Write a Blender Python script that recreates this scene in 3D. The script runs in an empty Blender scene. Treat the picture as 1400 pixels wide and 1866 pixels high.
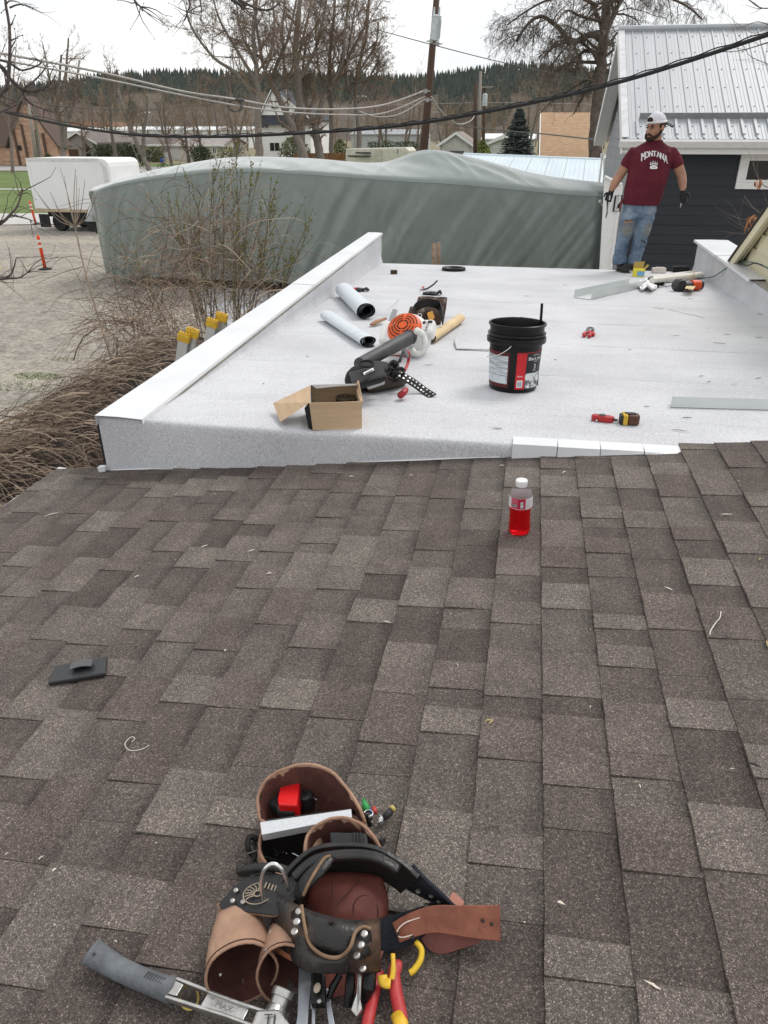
import bpy, bmesh, math, random
from mathutils import Vector, Matrix, noise
R = random.Random(7)
sc = bpy.context.scene
C = sc.collection
# ---------------------------------------------------------------- camera
FPX = 1350.0                      # focal length in pixels of the 1400x1866 photograph
PITCH = math.atan((933 - 240) / FPX)
YAW = math.atan((980 - 700) / FPX * math.cos(PITCH))
CAM = Vector((0, 0, 4.0))
fh = Vector((-math.sin(YAW), math.cos(YAW), 0))
RT = Vector((math.cos(YAW), math.sin(YAW), 0))
FW = fh * math.cos(PITCH) + Vector((0, 0, -math.sin(PITCH)))
UP = fh * math.sin(PITCH) + Vector((0, 0, math.cos(PITCH)))
cd = bpy.data.cameras.new('camera'); cam = bpy.data.objects.new('camera', cd); C.objects.link(cam)
cam.location = CAM; cam.rotation_euler = (math.pi / 2 - PITCH, 0, YAW)
cd.sensor_fit = 'VERTICAL'; cd.sensor_height = 24; cd.lens = 24 * FPX / 1866
cd.clip_start = 0.05; cd.clip_end = 6000
sc.camera = cam
# ---------------------------------------------------------------- light
SUN_EL, SUN_AZ = math.radians(52), math.radians(35)      # azimuth measured from +Y towards +X
w = bpy.data.worlds.new('World'); sc.world = w; w.use_nodes = True
nt = w.node_tree; nt.nodes.clear()
o_ = nt.nodes.new('ShaderNodeOutputWorld'); bg = nt.nodes.new('ShaderNodeBackground')
sky = nt.nodes.new('ShaderNodeTexSky'); sky.sky_type = 'NISHITA'; sky.sun_disc = False
sky.sun_elevation = SUN_EL; sky.sun_rotation = SUN_AZ; sky.dust_density = 2.0
tc = nt.nodes.new('ShaderNodeTexCoord'); mp = nt.nodes.new('ShaderNodeMapping'); mp.inputs['Scale'].default_value = (1, 1, 3.0)
nz = nt.nodes.new('ShaderNodeTexNoise'); nz.inputs['Scale'].default_value = 2.6; nz.inputs['Detail'].default_value = 6
rp = nt.nodes.new('ShaderNodeValToRGB')
rp.color_ramp.elements[0].position = .36; rp.color_ramp.elements[0].color = (9.5, 9.75, 10.1, 1)
rp.color_ramp.elements[1].position = .56; rp.color_ramp.elements[1].color = (11.6, 11.6, 11.5, 1)
mx = nt.nodes.new('ShaderNodeMix'); mx.data_type = 'RGBA'; mx.inputs[0].default_value = .88
nt.links.new(tc.outputs['Generated'], mp.inputs[0]); nt.links.new(mp.outputs[0], nz.inputs[0])
nt.links.new(nz.outputs[0], rp.inputs[0]); nt.links.new(sky.outputs[0], mx.inputs[6]); nt.links.new(rp.outputs[0], mx.inputs[7])
nt.links.new(mx.outputs[2], bg.inputs[0]); bg.inputs[1].default_value = 0.088
nt.links.new(bg.outputs[0], o_.inputs[0])
sd = bpy.data.lights.new('sun', 'SUN'); sd.energy = 1.5; sd.angle = math.radians(22); sd.color = (1, .965, .92)
sun = bpy.data.objects.new('sun', sd); C.objects.link(sun); sun.location = (30, 40, 60)
sdir = Vector((math.sin(SUN_AZ) * math.cos(SUN_EL), math.cos(SUN_AZ) * math.cos(SUN_EL), math.sin(SUN_EL)))
sun.rotation_euler = sdir.to_track_quat('Z', 'Y').to_euler()
sc.view_settings.view_transform = 'Standard'; sc.view_settings.look = 'None'
sc.view_settings.exposure = 0.28; sc.view_settings.gamma = 1
# ---------------------------------------------------------------- pixel helpers (photo pixels -> place)
def ray(x, y): return FW + UP * ((933 - y) / FPX) + RT * ((x - 700) / FPX)
def W(x, y, d): return CAM + ray(x, y) * d
def onZ(x, y, z):
    d = ray(x, y); return CAM + d * ((z - CAM.z) / d.z)
def onY(x, y, Y):
    d = ray(x, y); return CAM + d * (Y / d.y)
def onX(x, y, X):
    d = ray(x, y); return CAM + d * (X / d.x)
FZ0, FY0, FS = 2.75, 3.17, 0.05          # low-slope roof: z falls by 5 % going away
def fz(Y): return FZ0 - FS * (Y - FY0)
def onF(x, y, h=0):
    d = ray(x, y); t = (FZ0 + h + FS * FY0 - CAM.z) / (d.z + FS * d.y); return CAM + d * t
SZ0, SM = 2.6793, 0.113                  # shingled plane: z = SZ0 + SM * X
SN = Vector((-SM, 0, 1)).normalized()
def onS(x, y, h=0):
    d = ray(x, y); hh = h / SN.z
    return CAM + d * ((SZ0 + hh - CAM.z) / (d.z - SM * d.x))
def proj(p):
    v = Vector(p) - CAM; z = v.dot(FW); return 700 + FPX * v.dot(RT) / z, 933 - FPX * v.dot(UP) / z, z
# ---------------------------------------------------------------- mesh helpers
def rm(v): return Vector(v)
class MB:
    def __init__(s, M=None): s.v = []; s.f = []; s.m = []; s.M = M; s.mi = 0; s.sm = []; s.smooth = False
    def add(s, vs, fs):
        o = len(s.v)
        if s.M is not None: vs = [s.M @ Vector(v) for v in vs]
        s.v.extend([(v[0], v[1], v[2]) for v in vs])
        for f in fs: s.f.append(tuple(i + o for i in f)); s.m.append(s.mi); s.sm.append(s.smooth)
        return s
    def box(s, c, d, rz=0, M=None):
        x, y, z = d[0] / 2, d[1] / 2, d[2] / 2
        vs = [Vector((i * x, j * y, k * z)) for k in (-1, 1) for j in (-1, 1) for i in (-1, 1)]
        if rz: m = Matrix.Rotation(rz, 3, 'Z'); vs = [m @ v for v in vs]
        if M is not None: vs = [M @ v for v in vs]
        vs = [v + Vector(c) for v in vs]
        return s.add(vs, [(0, 2, 3, 1), (4, 5, 7, 6), (0, 1, 5, 4), (2, 6, 7, 3), (0, 4, 6, 2), (1, 3, 7, 5)])
    def bx(s, x0, x1, y0, y1, z0, z1): return s.box(((x0 + x1) / 2, (y0 + y1) / 2, (z0 + z1) / 2), (x1 - x0, y1 - y0, z1 - z0))
    def tube(s, pts, r, n=8, cap=True, closed=False, flat=1.0, up=None):
        pts = [Vector(p) for p in pts]; k = len(pts)
        if k < 2: return s
        rs = [r] * k if isinstance(r, (int, float)) else list(r)
        vs = []; fs = []
        t0 = (pts[1] - pts[0])
        if t0.length < 1e-9: t0 = Vector((0, 0, 1))
        t0.normalize()
        a = Vector(up) if up is not None else (Vector((0, 0, 1)) if abs(t0.z) < .9 else Vector((1, 0, 0)))
        nrm = (a - t0 * a.dot(t0)).normalized()
        for i in range(k):
            if closed: t = pts[(i + 1) % k] - pts[i - 1]
            else: t = pts[min(i + 1, k - 1)] - pts[max(i - 1, 0)]
            if t.length < 1e-9: t = t0
            t = t.normalized(); 
            nn = nrm - t * nrm.dot(t)
            if nn.length > 1e-6: nrm = nn.normalized()
            b = t.cross(nrm)
            for j in range(n):
                an = 2 * math.pi * j / n
                vs.append(pts[i] + nrm * (math.cos(an) * rs[i] * flat) + b * (math.sin(an) * rs[i]))
        for i in range(k if closed else k - 1):
            i2 = (i + 1) % k
            for j in range(n):
                j2 = (j + 1) % n
                fs.append((i * n + j, i * n + j2, i2 * n + j2, i2 * n + j))
        if cap and not closed:
            fs.append(tuple(range(n - 1, -1, -1))); fs.append(tuple((k - 1) * n + j for j in range(n)))
        return s.add(vs, fs)
    def lathe(s, prof, n=32, c=(0, 0, 0), cap=True):
        vs = []; fs = []; c = Vector(c)
        for (r, z) in prof:
            for j in range(n):
                a = 2 * math.pi * j / n; vs.append(c + Vector((r * math.cos(a), r * math.sin(a), z)))
        for i in range(len(prof) - 1):
            for j in range(n):
                j2 = (j + 1) % n; fs.append((i * n + j, i * n + j2, (i + 1) * n + j2, (i + 1) * n + j))
        if cap:
            fs.append(tuple(range(n - 1, -1, -1))); fs.append(tuple((len(prof) - 1) * n + j for j in range(n)))
        return s.add(vs, fs)
    def loft(s, secs, n=16, cap=True, close=False):
        """secs: (centre, axis_u, axis_v, ru, rv)"""
        vs = []; fs = []
        for (c, u, v, ru, rv) in secs:
            c = Vector(c); u = Vector(u); v = Vector(v)
            for j in range(n):
                a = 2 * math.pi * j / n; vs.append(c + u * (ru * math.cos(a)) + v * (rv * math.sin(a)))
        k = len(secs)
        for i in range(k - 1):
            for j in range(n):
                j2 = (j + 1) % n; fs.append((i * n + j, i * n + j2, (i + 1) * n + j2, (i + 1) * n + j))
        if cap:
            fs.append(tuple(range(n - 1, -1, -1))); fs.append(tuple((k - 1) * n + j for j in range(n)))
        return s.add(vs, fs)
    def ball(s, c, r, nu=14, nv=10, M=None):
        r = (r, r, r) if isinstance(r, (int, float)) else r
        vs = []; fs = []; c = Vector(c)
        for i in range(nv + 1):
            t = math.pi * i / nv
            for j in range(nu):
                a = 2 * math.pi * j / nu
                p = Vector((r[0] * math.sin(t) * math.cos(a), r[1] * math.sin(t) * math.sin(a), r[2] * math.cos(t)))
                vs.append(c + (M @ p if M is not None else p))
        for i in range(nv):
            for j in range(nu):
                j2 = (j + 1) % nu; fs.append((i * nu + j, (i + 1) * nu + j, (i + 1) * nu + j2, i * nu + j2))
        return s.add(vs, fs)
    def prism(s, poly, e):
        """poly: 3D points (planar), extruded by vector e"""
        n = len(poly); e = Vector(e); a = [Vector(p) for p in poly]; b = [p + e for p in a]
        fs = [tuple(range(n - 1, -1, -1)), tuple(range(n, 2 * n))]
        for i in range(n): j = (i + 1) % n; fs.append((i, j, n + j, n + i))
        return s.add(a + b, fs)
    def grid(s, P, thick=None):
        """P[i][j] points -> quads; thick: vector to give it a back"""
        a = len(P); b = len(P[0]); vs = [p for row in P for p in row]
        fs = [(i * b + j, i * b + j + 1, (i + 1) * b + j + 1, (i + 1) * b + j) for i in range(a - 1) for j in range(b - 1)]
        if thick is not None:
            t = Vector(thick); n = a * b; vs = vs + [Vector(p) + t for p in vs]
            fs += [tuple(n + q for q in reversed(f)) for f in fs[:]]
            edge = [(0, j) for j in range(b)] + [(i, b - 1) for i in range(1, a)] + [(a - 1, j) for j in range(b - 2, -1, -1)] + [(i, 0) for i in range(a - 2, 0, -1)]
            ids = [i * b + j for i, j in edge]
            for q in range(len(ids)):
                x, y = ids[q], ids[(q + 1) % len(ids)]; fs.append((y, x, n + x, n + y))
        return s.add(vs, fs)
    def band(s, cl, wd, th, nrm=None, wdir=None):
        """strap: centre line, width dir per point, thickness along normal"""
        cl = [Vector(p) for p in cl]; k = len(cl); vs = []; fs = []
        for i in range(k):
            t = (cl[min(i + 1, k - 1)] - cl[max(i - 1, 0)]).normalized()
            wv = Vector(wdir[i] if isinstance(wdir[0], (tuple, list, Vector)) else wdir)
            wv = (wv - t * wv.dot(t)).normalized(); nv = t.cross(wv)
            ww = wd[i] if isinstance(wd, (list, tuple)) else wd
            for a, b in ((-1, -1), (1, -1), (1, 1), (-1, 1)): vs.append(cl[i] + wv * (a * ww / 2) + nv * (b * th / 2))
        for i in range(k - 1):
            for j in range(4): j2 = (j + 1) % 4; fs.append((i * 4 + j, i * 4 + j2, i * 4 + 4 + j2, i * 4 + 4 + j))
        fs.append((3, 2, 1, 0)); fs.append(tuple((k - 1) * 4 + j for j in range(4)))
        return s.add(vs, fs)
TW = {}
def wmat(o): return TW.get(o.name, Matrix())
def tag(o, label=None, cat=None, group=None, kind=None):
    if label: o['label'] = label
    if cat: o['category'] = cat
    if group: o['group'] = group
    if kind: o['kind'] = kind
    return o
def thing(name, label, cat, loc=(0, 0, 0), rz=0, group=None):
    o = bpy.data.objects.new(name, None); C.objects.link(o); o.empty_display_size = .1
    o.location = loc; o.rotation_euler = (0, 0, rz)
    TW[o.name] = Matrix.Translation(loc) @ Matrix.Rotation(rz, 4, 'Z')
    return tag(o, label, cat, group)
def mesh_of(name, mb):
    me = bpy.data.meshes.new(name); me.from_pydata(mb.v, [], mb.f)
    return me
def build(name, mb, mat, parent=None, smooth=False, bevel=0, seg=2, sub=0, label=None, kind=None, auto=None):
    if parent is not None:
        Mi = wmat(parent).inverted(); mb.v = [tuple(Mi @ Vector(v)) for v in mb.v]
        M0 = Matrix()
    else:
        # origin at the base of the thing
        xs = [v[0] for v in mb.v]; ys = [v[1] for v in mb.v]; zs = [v[2] for v in mb.v]
        c = Vector(((min(xs) + max(xs)) / 2, (min(ys) + max(ys)) / 2, min(zs)))
        mb.v = [(v[0] - c.x, v[1] - c.y, v[2] - c.z) for v in mb.v]; M0 = Matrix.Translation(c)
    me = mesh_of(name, mb)
    mats = mat if isinstance(mat, (list, tuple)) else [mat]
    for m in mats: me.materials.append(m)
    if len(mats) > 1: me.polygons.foreach_set('material_index', mb.m)
    if smooth: me.polygons.foreach_set('use_smooth', [True] * len(me.polygons))
    elif any(mb.sm): me.polygons.foreach_set('use_smooth', mb.sm)
    o = bpy.data.objects.new(name, me); C.objects.link(o)
    if parent is not None:
        o.parent = parent; TW[o.name] = wmat(parent).copy()
    else: o.matrix_world = M0; o.location = M0.translation; TW[o.name] = M0
    if bevel:
        b = o.modifiers.new('bevel', 'BEVEL'); b.width = bevel; b.segments = seg; b.limit_method = 'ANGLE'; b.angle_limit = math.radians(35)
    if sub:
        b = o.modifiers.new('sub', 'SUBSURF'); b.levels = sub; b.render_levels = sub
    if auto:
        me.polygons.foreach_set('use_smooth', [True] * len(me.polygons)); me.set_sharp_from_angle(angle=math.radians(auto))
    me.update()
    return tag(o, label, kind=kind)
def one(name, mb, mat, label, cat, group=None, **k): return tag(build(name, mb, mat, **k), label, cat, group)
def struct(name, mb, mat, **k): return tag(build(name, mb, mat, **k), kind='structure')
def copy_tree(o, parent=None):
    c = o.copy(); C.objects.link(c); c.parent = parent
    for ch in list(o.children): copy_tree(ch, c)
    return c
def text2d(s, size, font=None, shear=0):
    cu = bpy.data.curves.new('t', 'FONT'); cu.body = s; cu.size = size; cu.align_x = 'CENTER'; cu.align_y = 'CENTER'; cu.shear = shear; cu.resolution_u = 3
    ob = bpy.data.objects.new('t', cu); C.objects.link(ob)
    me = bpy.data.meshes.new_from_object(ob.evaluated_get(bpy.context.evaluated_depsgraph_get()))
    vs = [(v.co.x, v.co.y) for v in me.vertices]; fs = [tuple(p.vertices) for p in me.polygons]
    bpy.data.objects.remove(ob); bpy.data.meshes.remove(me); bpy.data.curves.remove(cu)
    return vs, fs
def put_text(mb, s, size, fn, **k):
    vs, fs = text2d(s, size, **k); mb.add([fn(a, b) for a, b in vs], fs); return mb
def spline(pts, n=8):
    """Catmull-Rom through points"""
    pts = [Vector(p) for p in pts]; out = []
    for i in range(len(pts) - 1):
        p0 = pts[max(i - 1, 0)]; p1 = pts[i]; p2 = pts[i + 1]; p3 = pts[min(i + 2, len(pts) - 1)]
        for j in range(n):
            t = j / n
            out.append(.5 * ((2 * p1) + (p2 - p0) * t + (2 * p0 - 5 * p1 + 4 * p2 - p3) * t * t + (3 * p1 - p0 - 3 * p2 + p3) * t ** 3))
    out.append(pts[-1]); return out
# ---------------------------------------------------------------- materials
MATS = {}
def M(name, col, rough=.6, metal=0.0, var=.12, scale=6.0, bump=0.0, bscale=60.0, spec=.35, pos=False, col2=None, detail=4.0, stretch=None, trans=0, coat=0, c2pos=(.35, .65), alpha=None):
    if name in MATS: return MATS[name]
    m = bpy.data.materials.new(name); m.use_nodes = True; n = m.node_tree; p = n.nodes['Principled BSDF']
    L = n.links.new
    p.inputs['Roughness'].default_value = rough; p.inputs['Metallic'].default_value = metal
    p.inputs['Specular IOR Level'].default_value = spec
    if trans: p.inputs['Transmission Weight'].default_value = trans
    if coat: p.inputs['Coat Weight'].default_value = coat
    if pos: co = n.nodes.new('ShaderNodeNewGeometry').outputs['Position']
    else: co = n.nodes.new('ShaderNodeTexCoord').outputs['Object']
    if stretch:
        mp_ = n.nodes.new('ShaderNodeMapping'); mp_.inputs['Scale'].default_value = stretch; L(co, mp_.inputs[0]); co = mp_.outputs[0]
    t = n.nodes.new('ShaderNodeTexNoise'); t.inputs['Scale'].default_value = scale; t.inputs['Detail'].default_value = detail; t.inputs['Roughness'].default_value = .6
    L(co, t.inputs[0])
    r = n.nodes.new('ShaderNodeValToRGB')
    c2 = col2 if col2 else tuple(min(1, c * (1 + var)) for c in col); c1 = col if col2 else tuple(c * (1 - var) for c in col)
    r.color_ramp.elements[0].position = c2pos[0]; r.color_ramp.elements[0].color = (*c1, 1)
    r.color_ramp.elements[1].position = c2pos[1]; r.color_ramp.elements[1].color = (*c2, 1)
    L(t.outputs[0], r.inputs[0]); L(r.outputs[0], p.inputs['Base Color'])
    if bump:
        t2 = n.nodes.new('ShaderNodeTexNoise'); t2.inputs['Scale'].default_value = bscale; t2.inputs['Detail'].default_value = 3; L(co, t2.inputs[0])
        b = n.nodes.new('ShaderNodeBump'); b.inputs['Strength'].default_value = bump; b.inputs['Distance'].default_value = .01
        L(t2.outputs[0], b.inputs['Height']); L(b.outputs[0], p.inputs['Normal'])
    MATS[name] = m; m['ramp'] = r.name
    return m
# ================================================================ the house we stand on
def shingle_mat(name, tone, attr=False):
    m = bpy.data.materials.new(name); m.use_nodes = True; n = m.node_tree; L = n.links.new
    p = n.nodes['Principled BSDF']; p.inputs['Roughness'].default_value = .9; p.inputs['Specular IOR Level'].default_value = .25
    if attr:
        a = n.nodes.new('ShaderNodeAttribute'); a.attribute_name = 'tint'; rnd = a.outputs['Fac']
    else: rnd = n.nodes.new('ShaderNodeObjectInfo').outputs['Random']
    g = n.nodes.new('ShaderNodeNewGeometry')
    rp = n.nodes.new('ShaderNodeValToRGB'); e = rp.color_ramp.elements
    cols = [(0, (.094, .079, .073)), (.25, (.111, .094, .087)), (.5, (.121, .105, .097)), (.8, (.131, .116, .106)), (1, (.143, .129, .117))]
    e[0].position = 0; e[0].color = (*cols[0][1], 1); e[1].position = 1; e[1].color = (*cols[-1][1], 1)
    for q, c in cols[1:-1]: x = e.new(q); x.color = (*c, 1)
    L(rnd, rp.inputs[0])
    # granules
    v = n.nodes.new('ShaderNodeTexVoronoi'); v.inputs['Scale'].default_value = 560; L(g.outputs['Position'], v.inputs['Vector'])
    s = n.nodes.new('ShaderNodeSeparateColor'); L(v.outputs['Color'], s.inputs[0])
    r2 = n.nodes.new('ShaderNodeValToRGB'); r2.color_ramp.interpolation = 'LINEAR'
    e = r2.color_ramp.elements; e[0].position = 0; e[0].color = (.52, .50, .50, 1); e[1].position = 1; e[1].color = (3.2, 3.1, 2.9, 1)
    x = e.new(.55); x.color = (.90, .87, .86, 1); x = e.new(.86); x.color = (1.25, 1.22, 1.2, 1); x = e.new(.93); x.color = (1.85, 1.8, 1.7, 1)
    L(s.outputs[0], r2.inputs[0])
    # blotches of wear and granule loss
    nz = n.nodes.new('ShaderNodeTexNoise'); nz.inputs['Scale'].default_value = 9; nz.inputs['Detail'].default_value = 6; L(g.outputs['Position'], nz.inputs[0])
    r3 = n.nodes.new('ShaderNodeValToRGB'); e = r3.color_ramp.elements
    e[0].position = .3; e[0].color = (.84, .82, .82, 1); e[1].position = .72; e[1].color = (1.18, 1.17, 1.14, 1)
    L(nz.outputs[0], r3.inputs[0])
    n3 = n.nodes.new('ShaderNodeTexNoise'); n3.inputs['Scale'].default_value = 130; n3.inputs['Detail'].default_value = 3; L(g.outputs['Position'], n3.inputs[0])
    r4 = n.nodes.new('ShaderNodeValToRGB'); e = r4.color_ramp.elements
    e[0].position = .3; e[0].color = (.72, .72, .72, 1); e[1].position = .7; e[1].color = (1.3, 1.3, 1.3, 1); L(n3.outputs[0], r4.inputs[0])
    def mul(a, b):
        q = n.nodes.new('ShaderNodeMix'); q.data_type = 'RGBA'; q.blend_type = 'MULTIPLY'; q.inputs[0].default_value = 1; L(a, q.inputs[6]); L(b, q.inputs[7]); return q.outputs[2]
    c = mul(mul(mul(rp.outputs[0], r2.outputs[0]), r3.outputs[0]), r4.outputs[0])
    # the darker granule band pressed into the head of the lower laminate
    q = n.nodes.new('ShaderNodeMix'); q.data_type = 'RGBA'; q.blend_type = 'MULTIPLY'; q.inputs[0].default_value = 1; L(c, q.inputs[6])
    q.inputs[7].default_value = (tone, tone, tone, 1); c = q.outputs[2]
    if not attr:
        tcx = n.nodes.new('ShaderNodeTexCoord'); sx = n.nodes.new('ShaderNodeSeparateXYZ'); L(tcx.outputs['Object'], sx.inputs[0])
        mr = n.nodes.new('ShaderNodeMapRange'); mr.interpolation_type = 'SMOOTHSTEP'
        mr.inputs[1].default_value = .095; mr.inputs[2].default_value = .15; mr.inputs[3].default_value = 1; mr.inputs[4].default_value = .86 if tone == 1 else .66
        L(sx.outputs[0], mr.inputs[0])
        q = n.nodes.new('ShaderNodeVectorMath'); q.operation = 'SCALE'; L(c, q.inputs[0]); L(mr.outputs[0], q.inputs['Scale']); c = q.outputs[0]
    L(c, p.inputs['Base Color'])
    b = n.nodes.new('ShaderNodeBump'); b.inputs['Strength'].default_value = .5; b.inputs['Distance'].default_value = .0012
    L(s.outputs[1], b.inputs['Height']); L(b.outputs[0], p.inputs['Normal'])
    return m
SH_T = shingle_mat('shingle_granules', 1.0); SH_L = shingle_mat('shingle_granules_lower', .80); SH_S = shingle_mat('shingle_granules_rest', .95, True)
WHITE_METAL = M('white_coated_metal', (.66, .67, .68), .42, 0, var=.05, scale=2.5, spec=.45, detail=8)
WHITE_PAINT = M('white_paint', (.78, .78, .77), .5, var=.04, scale=8, bump=.05)
def membrane_mat():
    m = bpy.data.materials.new('white_granule_cap_sheet'); m.use_nodes = True; n = m.node_tree; L = n.links.new
    p = n.nodes['Principled BSDF']; p.inputs['Roughness'].default_value = .85; p.inputs['Specular IOR Level'].default_value = .2
    g = n.nodes.new('ShaderNodeNewGeometry').outputs['Position']
    def nz(s, lo, hi, c0, c1, d=4, st=None):
        co = g
        if st:
            mp_ = n.nodes.new('ShaderNodeMapping'); mp_.inputs['Scale'].default_value = st; L(g, mp_.inputs[0]); co = mp_.outputs[0]
        t = n.nodes.new('ShaderNodeTexNoise'); t.inputs['Scale'].default_value = s; t.inputs['Detail'].default_value = d; L(co, t.inputs[0])
        r = n.nodes.new('ShaderNodeValToRGB'); r.color_ramp.elements[0].position = lo; r.color_ramp.elements[0].color = (c0, c0, c0 * 1.01, 1)
        r.color_ramp.elements[1].position = hi; r.color_ramp.elements[1].color = (c1, c1, c1, 1); L(t.outputs[0], r.inputs[0]); return r.outputs[0], t
    a, _ = nz(200, .33, .6, .66, 1.02, 2); b, t2 = nz(1.6, .3, .7, .87, 1.05, 8); c, _ = nz(3, .35, .65, .97, 1.02, 6, (.5, 3, 1)); d, _ = nz(70, .3, .6, .93, 1.03, 3)
    q = None
    base = n.nodes.new('ShaderNodeRGB'); base.outputs[0].default_value = (.615, .62, .632, 1); cur = base.outputs[0]
    for x in (a, b, c, d):
        k = n.nodes.new('ShaderNodeMix'); k.data_type = 'RGBA'; k.blend_type = 'MULTIPLY'; k.inputs[0].default_value = 1; L(cur, k.inputs[6]); L(x, k.inputs[7]); cur = k.outputs[2]
    L(cur, p.inputs['Base Color'])
    t = n.nodes.new('ShaderNodeTexNoise'); t.inputs['Scale'].default_value = 350; t.inputs['Detail'].default_value = 2; L(g, t.inputs[0])
    bp = n.nodes.new('ShaderNodeBump'); bp.inputs['Strength'].default_value = .45; bp.inputs['Distance'].default_value = .002; L(t.outputs[0], bp.inputs['Height']); L(bp.outputs[0], p.inputs['Normal'])
    return m
MEMB = membrane_mat()
house = thing('house', 'house with brown shingled slope and white granule-covered low roof with parapets', 'house', (0, 3.2, 0))
# walls under the roofs
HWALL = M('house_wall_paint', (.55, .56, .55), .7, var=.08, scale=4)
mb = MB(); mb.bx(-1.99, 2.32, 3.6, 10.40, 0, 2.2); build('wall', mb, HWALL, house)
mb = MB(); mb.bx(-2.1, 3.6, -2.8, 3.0, 0, 2.30); build('wall', mb, HWALL, house)
# --- shingled slope
EX0, EX1 = -2.335, 2.4; SY0, SY1 = -2.6, 3.20
def sz(X): return SZ0 + SM * X
mb = MB(); mb.prism([(EX0 + .02, SY0, sz(EX0 + .02) - .004), (EX1, SY0, sz(EX1) - .004), (EX1, SY0, sz(EX1) - .09), (EX0 + .02, SY0, sz(EX0) - .09)], (0, SY1 - SY0 - .01, 0))
deck = build('roof_slope', mb, M('roof_deck_wood', (.25, .2, .15), .8), house)
# white drip edge along the eave
mb = MB(); mb.prism([(EX0 - .012, SY0, sz(EX0) + .004), (EX0 + .03, SY0, sz(EX0) + .0005), (EX0 + .03, SY0, sz(EX0) - .004), (EX0 - .012, SY0, sz(EX0) - .11), (EX0 - .018, SY0, sz(EX0) - .11)], (0, SY1 + .03 - SY0, 0))
build('drip_edge', mb, WHITE_METAL, house)
# the pieces: course lines run away from the camera, butts face downhill (-X)
EXPO = .1486; LAP = .022
rr = random.Random(11)
def piece_mesh(name, thick, seed, lap=LAP):
    q = random.Random(seed); n = 5; vs = []; fs = []
    for i in range(n):
        y = i / (n - 1) - .5
        jx = q.uniform(-.0016, .0016); jz = q.uniform(0, .0014) + (.0012 if i in (0, n - 1) and q.random() < .3 else 0)
        t = thick + jz
        vs += [(jx, y, .0), (jx, y, t), (jx + .004, y, t + .0003), (EXPO + lap, y, .0016 + .0003 * (i % 2)), (EXPO + lap, y, -.0015)]
    for i in range(n - 1):
        for j in range(5):
            j2 = (j + 1) % 5; fs.append((i * 5 + j, i * 5 + j2, i * 5 + 5 + j2, i * 5 + 5 + j))
    fs.append((4, 3, 2, 1, 0)); fs.append(tuple((n - 1) * 5 + j for j in range(5)))
    me = bpy.data.meshes.new(name); me.from_pydata(vs, [], fs); return me
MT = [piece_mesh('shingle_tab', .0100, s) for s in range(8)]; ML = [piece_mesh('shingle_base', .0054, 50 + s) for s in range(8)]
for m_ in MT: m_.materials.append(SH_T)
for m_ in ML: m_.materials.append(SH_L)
tilt = math.atan(SM)
pieces = []
k0 = -17; kk = k0
while .134 + EXPO * kk < EX1 - .1:
    X = .134 + EXPO * kk
    if X < EX0: X = EX0 - .008
    y = SY1 + rr.uniform(-.003, .012) + (.045 if X > .70 else 0); hi = rr.random() < .5
    first = True
    while y > SY0:
        Ln = rr.choice([.075, .1, .125, .15, .17, .2, .235]) * rr.uniform(.92, 1.08)
        if first: Ln *= rr.uniform(.5, 1); first = False
        pieces.append([X, y - Ln / 2, Ln, hi, kk]); y -= Ln
        hi = not hi if rr.random() < .82 else hi
    kk += 1
vis = []
for p in pieces:
    px, py, pz = proj((p[0] + .07, p[1], sz(p[0] + .07)))
    ok = pz > .3 and -60 < px < 1460 and py < 1960 and p[1] > 0
    p.append(p[2] / (pz * pz) if ok else 0)
order = sorted([p for p in pieces if p[5] > 0], key=lambda p: -p[5])
keep = set(id(p) for p in order[:300])
rotm = Matrix.Rotation(-tilt, 3, 'Y')
stuff = MB(); tints = []
for p in pieces:
    X, yc, Ln, hi, kk, s = p
    base = Vector((X, yc, sz(X) + .0002))
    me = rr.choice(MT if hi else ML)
    sk = rr.uniform(-.003, .003)
    if id(p) in keep:
        o = bpy.data.objects.new('shingle', me); C.objects.link(o); o.parent = deck
        o.location = base - house.location; o.rotation_euler = (0, -tilt, sk); o.scale = (1, Ln - .0012, 1)
    else:
        vs = [rotm @ Vector((v.co.x, v.co.y * (Ln - .0012), v.co.z)) + base for v in me.vertices]
        fs = [tuple(q.vertices) for q in me.polygons]
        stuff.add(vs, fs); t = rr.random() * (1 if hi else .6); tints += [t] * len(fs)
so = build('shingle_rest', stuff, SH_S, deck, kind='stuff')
at = so.data.attributes.new('tint', 'FLOAT', 'FACE'); at.data.foreach_set('value', tints)
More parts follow.
